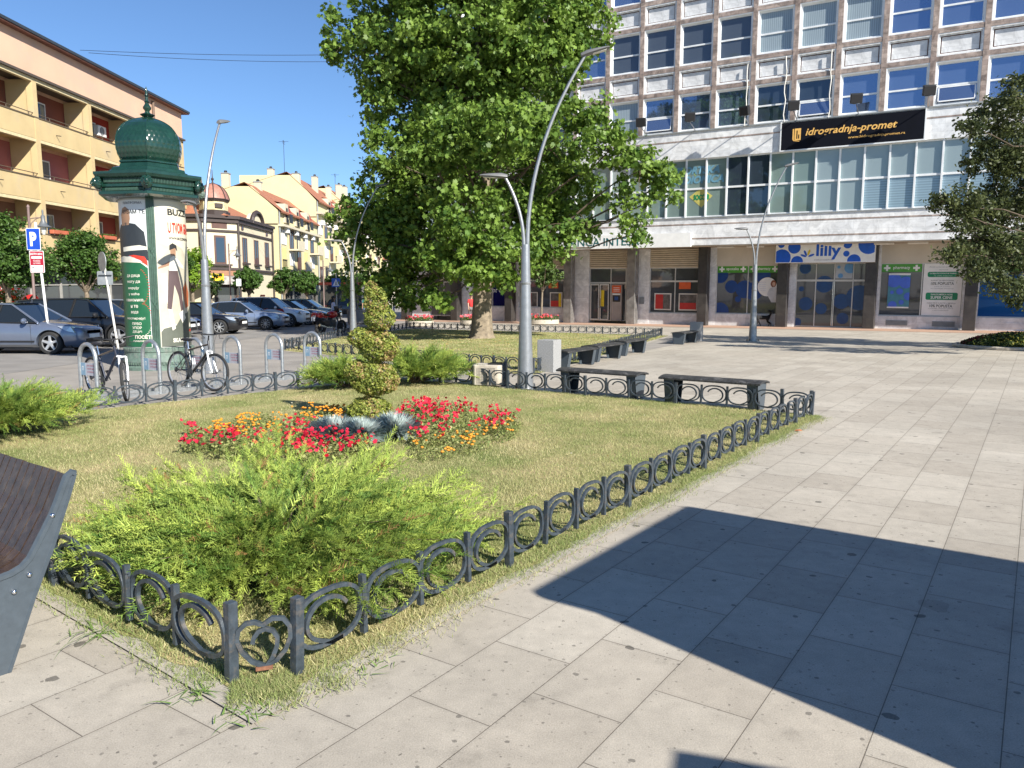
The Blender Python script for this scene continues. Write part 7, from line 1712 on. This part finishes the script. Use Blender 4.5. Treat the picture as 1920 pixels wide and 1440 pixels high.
def cornerhouse():
    X = -20.0; Y0 = 56.8; R_ = thing('corner_house', 'cream corner house with copper dome and dark cornices', 'building', (X, Y0, 0), pi / 2)
    # local: x = away from camera along side street, y = to the left (-world x)
    L_ = 8.2; H_ = 7.2; c = (-1.7, 1.7)
    poly = [(0, 0), (L_, 0), (L_, 9), (-1.7, 9), (-1.7, 1.9)]
    MB().prism(poly, -.5, H_).build('wall', cream, R_)
    for z0, z1, o_ in [(H_, H_ + .22, .3), (H_ - .28, H_, .16), (6.25, 6.4, .1), (3.55, 3.72, .18)]:
        pp = [(-.05 * 0 - o_ * .4, -o_), (L_ + .02, -o_), (L_ + .02, 9), (-1.7 - o_, 9), (-1.7 - o_, 1.9 - o_ * .4)]; MB().prism(pp, z0, z1).build('cornice', trim, R_)
    for x in (.03, L_ - .15): MB().tube([(x, -.1, 0), (x, -.1, H_)], .075, 6).build('downpipe', trim, R_)
    MB().tube([(-1.75, 1.95, 0), (-1.75, 1.95, H_)], .13, 6).build('downpipe', trim, R_)
    for x in (1.0, 3.6, 6.2): win(R_, x, x + .95, -.02, 4.15, 6.0, sill=trim)
    for x in (.9, 6.6): win(R_, x, x + .4, -.02, 6.55, 6.85, t_=.04, mull=0)
    # arched pediment
    b = MB(); b.tube([(4.1 + 1.25 * cos(pi * k / 14), -.2, H_ + .0 + .95 * sin(pi * k / 14)) for k in range(15)], .16, 6); b.build('arch_cornice', trim, R_); MB().xz([(4.1 + 1.2 * cos(pi * k / 14), H_ + .9 * sin(pi * k / 14)) for k in range(15)], -.12, .3).build('pediment', cream, R_); MB().lathe([(.32, -.16), (.32, -.13)], 16, Matrix.Translation((4.1, 0, H_ + .35)) @ Matrix.Rotation(pi / 2, 4, 'X')).build('rosette', M['grey'], R_)
    # chamfer face details in its own frame (drawn as parts on an oblique matrix)
    a = Vector((-1.7, 1.9, 0)); d = (Vector((0, 0, 0)) - a).normalized(); n_ = Vector((-d.y * -1, -d.x, 0)); n_ = Vector((d.y, -d.x, 0))
    Mx = Matrix(((d.x, -n_.x, 0, a.x), (d.y, -n_.y, 0, a.y), (0, 0, 1, 0), (0, 0, 0, 1))); CL = a.length
    def pb(x0, x1, y0, y1, z0, z1, nm, m, par=R_): return MB().box(x0, x1, y0, y1, z0, z1, Mx).build(nm, m, par)
    w_ = pb(CL / 2 - .42, CL / 2 + .42, -.03, .02, 3.95, 6.0, 'balcony_window', brownw); pb(CL / 2 - .3, CL / 2 + .3, -.045, -.03, 4.1, 5.85, 'pane', g_dark, w_); pb(CL / 2 - .75, CL / 2 + .75, -.3, 0, 3.85, 3.97, 'sill', trim, w_)
    pb(CL / 2 - .55, CL / 2 + .55, -.03, .02, 6.5, 6.9, 'window', brownw); pb(.2, CL - .3, -.25, -.1, 3.15, 3.5, 'shop_sign', mat('brown_sign', (.28, .14, .08), .6))
    b = MB(); b.box(.75, CL - .2, -.03, .02, 0, 2.4, Mx); b.build('arch_door', trim, R_); b = MB(); b.xz([(1.65 + .75 * cos(pi * k / 12), 2.2 + .6 * sin(pi * k / 12)) for k in range(13)], -.04, .02, Mx); b.build('door_arch', trim, R_)
    pb(.95, CL - .4, -.06, -.04, .1, 2.3, 'pane', g_shop)
    sgn = pb(.35, 1.5, -.45, -.35, 2.5, 3.05, 'office_sign', M['black']); textmesh('OFFICE', .95, .2, M['white'], lambda u, v: tuple(Mx @ Vector((.92 + u, -.46, 2.78 + v))), .03, parent=sgn)
    # awning + yellow signs
    t = thing('awning', 'striped grey awning over the cafe door of the corner house', 'awning', (0, 0, 0)); t.matrix_world = R_.matrix_world; bpy.context.view_layer.update(); t.location = R_.location; t.rotation_euler = R_.rotation_euler
    b = MB(); b.add([Mx @ Vector(q) for q in [(-2.2, -.05, 3.2), (CL, -.05, 3.2), (CL, -1.2, 2.75), (-2.2, -1.2, 2.75), (-2.2, -1.2, 2.5), (CL, -1.2, 2.5), (-2.2, -.05, 3.17), (CL, -.05, 3.17), (CL, -1.17, 2.72), (-2.2, -1.17, 2.72)]], [(0, 1, 2, 3), (3, 2, 5, 4), (6, 9, 8, 7)]); b.build('canvas', mat('awning_cloth', (.33, .32, .30), .8, 0, .5, 2.5), t)
    for i, (x, lb) in enumerate([(-1.75, 'yellow hanging sign left of the cafe awning end'), (.1, 'yellow hanging sign on the cafe awning')]):
        t = thing('hanging_sign', lb, 'sign', R_.location, pi / 2, 'yellow signs on the cafe awning'); MB().box(x, x + .85, -1.3, -1.25, 2.75, 3.25, Mx).build('panel', M['yellow'], t); textmesh('CAFE', .5, .16, M['orange'], lambda u, v, x=x: tuple(Mx @ Vector((x + .42 + u, -1.31, 3.0 + v))), .03, parent=t)
    # tiled roof
    b = MB(); b.add([(-.9, .3, H_ + .2), (L_, .1, H_ + .2), (L_, 9, H_ + .2), (-1.4, 9, H_ + .2), (1.2, 4, H_ + 2.2), (L_ - 1.5, 4, H_ + 2.2), (L_ - 1.5, 9, H_ + 2.2), (1.2, 9, H_ + 2.2)], [(0, 1, 5, 4), (1, 2, 6, 5), (0, 4, 7, 3), (4, 5, 6, 7), (2, 3, 7, 6)]); b.build('roof', tile, R_)
    c0 = Mx @ Vector((CL / 2, .9, 0)); T = Matrix.Translation((c0.x, c0.y, 0)); ph = .4
    MB().lathe([(1.12, H_ + .2), (1.12, H_ + .5), (1.0, H_ + .55), (1.0, H_ + .6)], 8, T, ph).build('tower_base', trim, R_); q = MB().lathe([(.98, H_ + .6), (.98, H_ + 1.22)], 8, T, ph).build('tower', yellow, R_); MB().box(CL / 2 - .28, CL / 2 + .28, -.12, -.02, H_ + .75, H_ + 1.05, Mx).build('tower_window', trim, q)
    MB().lathe([(1.05, H_ + 1.22), (1.1, H_ + 1.32), (1.16, H_ + 1.36), (1.1, H_ + 1.42)], 8, T, ph).build('tower_cornice', trim, R_)
    MB().lathe([(1.1, H_ + 1.42), (1.03, H_ + 1.65), (.9, H_ + 1.95), (.7, H_ + 2.22), (.42, H_ + 2.42), (.12, H_ + 2.52)], 8, T, ph).build('copper_dome', mat('copper', (.34, .16, .12), .5, 0, .2, 6), R_, 60)
    b = MB()
    for k in range(8): a_ = ph + k * pi / 4; b.tube([T @ Vector(((r + .02) * cos(a_), (r + .02) * sin(a_), z)) for r, z in [(1.1, H_ + 1.42), (1.03, H_ + 1.65), (.9, H_ + 1.95), (.7, H_ + 2.22), (.42, H_ + 2.42), (.12, H_ + 2.52)]], .035, 5)
    b.build('dome_rib', trim, R_); MB().lathe([(.1, H_ + 2.5), (.05, H_ + 2.7), (.12, H_ + 2.85), (.04, H_ + 2.95), (.02, H_ + 3.5)], 8, T).build('finial', trim, R_, True)
cornerhouse()
def chimney(par, x, y, z0, z1, w_=.5, nm='chimney'):
    o = MB().box(x - w_ / 2, x + w_ / 2, y - w_ / 2, y + w_ / 2, z0, z1).build(nm, chm, par, bevel=.02); MB().box(x - w_ / 2 - .04, x + w_ / 2 + .04, y - w_ / 2 - .04, y + w_ / 2 + .04, z1, z1 + .08).build('cap', M['grey'], o)
    MB().lathe([(.13, z1 + .08), (.15, z1 + .2), (.1, z1 + .3)], 8, Matrix.Translation((x, y, 0))).build('cowl', M['black'], o)
def antenna(par, x, y, z, h):
    b = MB(); b.tube([(x, y, z), (x, y, z + h)], .025, 5)
    for k in range(3): b.tube([(x - .5, y, z + h - .12 - .12 * k), (x + .5, y, z + h - .12 - .12 * k)], .015, 4)
    b.tube([(x, y - .5, z + h - .15), (x, y + .5, z + h - .15)], .015, 4); b.build('antenna', M['darkmetal'], par)
def yblock(y0, L_, eave, ridge, label, ov=0, seedy=1, dorm=(), deep=.0, chs=(), ants=(), Dp=7.0, lower=7.7):
    X = -19.75; R_ = thing('yellow_apartment_block', label, 'building', (X, y0, 0), pi / 2, 'yellow apartment blocks along the street')
    # local x away, y to the left; facade at y=0 ; gable at x=0
    b = MB(); b.prism([(0, 0), (L_, 0), (L_, 2 * Dp), (0, 2 * Dp)], -.5, eave); b.build('wall', yellow, R_)
    gb = [(0, eave), (0 + .01, eave), (Dp * .55, ridge - .6), (Dp * .55, ridge - .3), (2 * Dp, ridge - .3), (2 * Dp, eave)]
    MB().add([(0, y, z) for y, z in [(0, eave), (Dp * .6, ridge - .35), (2 * Dp, ridge - .35), (2 * Dp, eave)]] + [(.3, y, z) for y, z in [(0, eave), (Dp * .6, ridge - .35), (2 * Dp, ridge - .35), (2 * Dp, eave)]], [(0, 1, 2, 3), (7, 6, 5, 4), (0, 4, 5, 1), (1, 5, 6, 2), (2, 6, 7, 3)]).build('gable', yellow, R_)
    MB().box(-.04, -.0, 0, 2 * Dp, lower, lower + .08).build('ledge', trim, R_)
    b = MB(); b.add([(-.05, -.35, eave - .1), (L_, -.35, eave - .1), (L_, Dp * .75, ridge), (-.05, Dp * .75, ridge), (-.05, 2 * Dp, ridge - 1.5), (L_, 2 * Dp, ridge - 1.5), (-.05, -.3, eave - .22), (L_, -.3, eave - .22)], [(0, 1, 2, 3), (3, 2, 5, 4), (0, 6, 7, 1)]); b.build('roof', tile, R_)
    MB().box(0, L_, -.5, 0, eave - 1.35, eave - 1.15).build('eaves_slab', chm, R_)
    MB().tube([(.15, -.1, 0), (.15, -.1, eave)], .07, 6).build('downpipe', M['grey'], R_)
    rg = random.Random(seedy); nf = 3
    whitef = M['white']; sh = mat('roller_white', (.55, .55, .52), .6)
    fl = [(eave - 1.4) * f for f in (.0, .30, .54, .77)]
    x = .9; i = 0
    while x + 1.3 < L_:
        for f in range(1, 4):
            z = fl[f]; kind = (i + f) % 3
            if kind == 0:
                o = win(R_, x, x + 1.25, -.02, z + .35, z + 1.6, fr=whitef, gl=sh)
            elif kind == 1:
                o = MB().box(x - .3, x + 1.7, -.9, 0, z - .08, z + .06).box(x - .3, x + 1.7, -.9, -.82, z + .06, z + .8).build('balcony', chm, R_); win(R_, x, x + 1.2, -.02, z + .1, z + 1.75, 'balcony_door', fr=brownw, gl=g_dark)
            else:
                MB().box(x, x + 1.3, -.015, .0, z + .05, z + 1.8).build('recess', M['black'] if f % 2 else yell2, R_); b = MB()
                for q in range(7): b.box(x + q * .2, x + q * .2 + .02, -.08, -.06, z + .05, z + .75)
                b.box(x, x + 1.3, -.09, -.05, z + .75, z + .8); b.build('railing', M['black'], R_)
        x += 2.35; i += 1
    MB().box(.6, L_ - .3, -.03, -.0, .2, 2.3).build('shopfront', g_shop, R_)
    for x, w_ in dorm:
        o = MB().add([(x, -.1, eave - .9), (x + w_, -.1, eave - .9), (x + w_ * .78, -.1, eave + .75), (x + w_ * .22, -.1, eave + .75), (x, 1.4, eave - .9), (x + w_, 1.4, eave - .9), (x + w_ * .78, 1.4, eave + .75), (x + w_ * .22, 1.4, eave + .75)], [(0, 1, 2, 3), (7, 6, 5, 4), (0, 3, 7, 4), (1, 5, 6, 2), (3, 2, 6, 7)]).build('dormer', chm, R_)
        MB().box(x + w_ * .36, x + w_ * .64, -.14, -.1, eave - .85, eave + .4).build('dormer_door', M['black'], o); MB().box(x + w_ * .2, x + w_ * .8, -.5, -.45, eave - .9, eave - .15).build('railing', M['black'], o)
        MB().add([(x + w_, -.12, eave - .1), (x + w_ + 1.1, -.12, eave - .1), (x + w_ + 1.1, 1.6, eave + 1.2), (x + w_ * .8, 1.6, eave + 1.2), (x + w_ * .8, -.08, eave + .78)], [(0, 1, 2, 3, 4)]).build('red_sheet_roof', redm, R_)
    for c in chs: chimney(R_, *c)
    for a_ in ants: antenna(R_, *a_)
    for k in range(4):
        xx = 1.6 + k * 2.9
        if xx < L_ - 1: MB().box(xx, xx + .7, -.35, -.02, fl[3] + 1.35, fl[3] + 1.85).build('air_conditioner', M['white'], R_, bevel=.03)
    return R_
yblock(66, 13, 8.9, 11.2, 'yellow gabled apartment block with red dormers beside the corner house', seedy=3, dorm=((1.6, 1.5), (5.0, 1.5), (8.6, 1.5)), chs=((1.0, 4.6, 10, 12.0, .6), (3.2, 2.6, 9.5, 11.6, .6)), ants=(), Dp=3.6)
yblock(79, 16, 11.3, 14.1, 'taller yellow apartment block behind the gabled one with more chimneys', seedy=6, dorm=((4.5, 1.7), (9, 1.7)), chs=((.4, 2.0, 11, 13.9, .7), (.6, 4.6, 12, 14.4, .6), (7, 1.8, 12.4, 14.6, .6), (12, 1.5, 12, 14.2, .6)), ants=((1.2, 3.4, 14, 3.4),), Dp=3.8, lower=9.6)
yblock(95, 24, 12.0, 15.0, 'farthest yellow apartment block mostly hidden by the big tree', seedy=9, dorm=((3, 1.8), (9, 1.8)), chs=((1.5, 1.5, 12.5, 15.2, .7), (6, 1.8, 12.5, 15.6, .7)), ants=((4, 2.5, 14, 3),), Dp=4)
# far end of the street
def farblock(x0, x1, y0, h, c, label, name='distant_building'):
    t = thing(name, label, 'building', ((x0 + x1) / 2, y0, 0)); w_ = (x1 - x0) / 2
    MB().box(-w_, w_, 0, 12, -.5, h).build('wall', mat('far_wall', c, .85, 0, .06, .5), t); MB().add([(-w_ - .3, -.3, h), (w_ + .3, -.3, h), (w_ + .3, 12.3, h), (-w_ - .3, 12.3, h), (-w_ + 2, 6, h + 2.2), (w_ - 2, 6, h + 2.2)], [(0, 1, 5, 4), (1, 2, 5), (2, 3, 4, 5), (3, 0, 4)]).build('roof', tile, t)
    n = int((x1 - x0) / 2.4)
    for i in range(n):
        for z in range(0, int(h / 3)):
            win(t, -w_ + .8 + i * 2.4, -w_ + 1.9 + i * 2.4, -.02, z * 3 + 1.0, z * 3 + 2.4, fr=M['white'])
farblock(-22, -9, 125, 7.5, (.50, .46, .38), 'pale distant building closing the end of the street')
farblock(-8, 8, 135, 6.5, (.45, .42, .38), 'grey distant building behind the big tree')
# bus shelter like red fascia and round concrete tubs by the lamp
t = thing('shop_pavilion', 'low dark street pavilion with a red fascia behind the crossing sign', 'pavilion', (-16.2, 72, 0)); MB().box(-1.6, 2.2, 0, 2.5, 0, 2.7).build('cabin', g_shop, t); MB().box(-1.8, 2.4, -.2, 2.6, 2.7, 2.95).build('fascia', mat('fascia_red', (.55, .10, .06), .6), t)
t = thing('concrete_tub', 'round concrete planter tub left of the lamp post in the square', 'planter', (-9.2, 46, 0)); MB().lathe([(.5, 0), (.6, .1), (.62, .85), (.52, .87), (.5, .7)], 20).build('tub', mat('tub_grey', (.20, .19, .18), .9), t, True); b = MB(); b.tube([(0, 0, .7), (.02, 0, 2.8)], .05, 6); b.build('sapling_trunk', M['bark'], t)
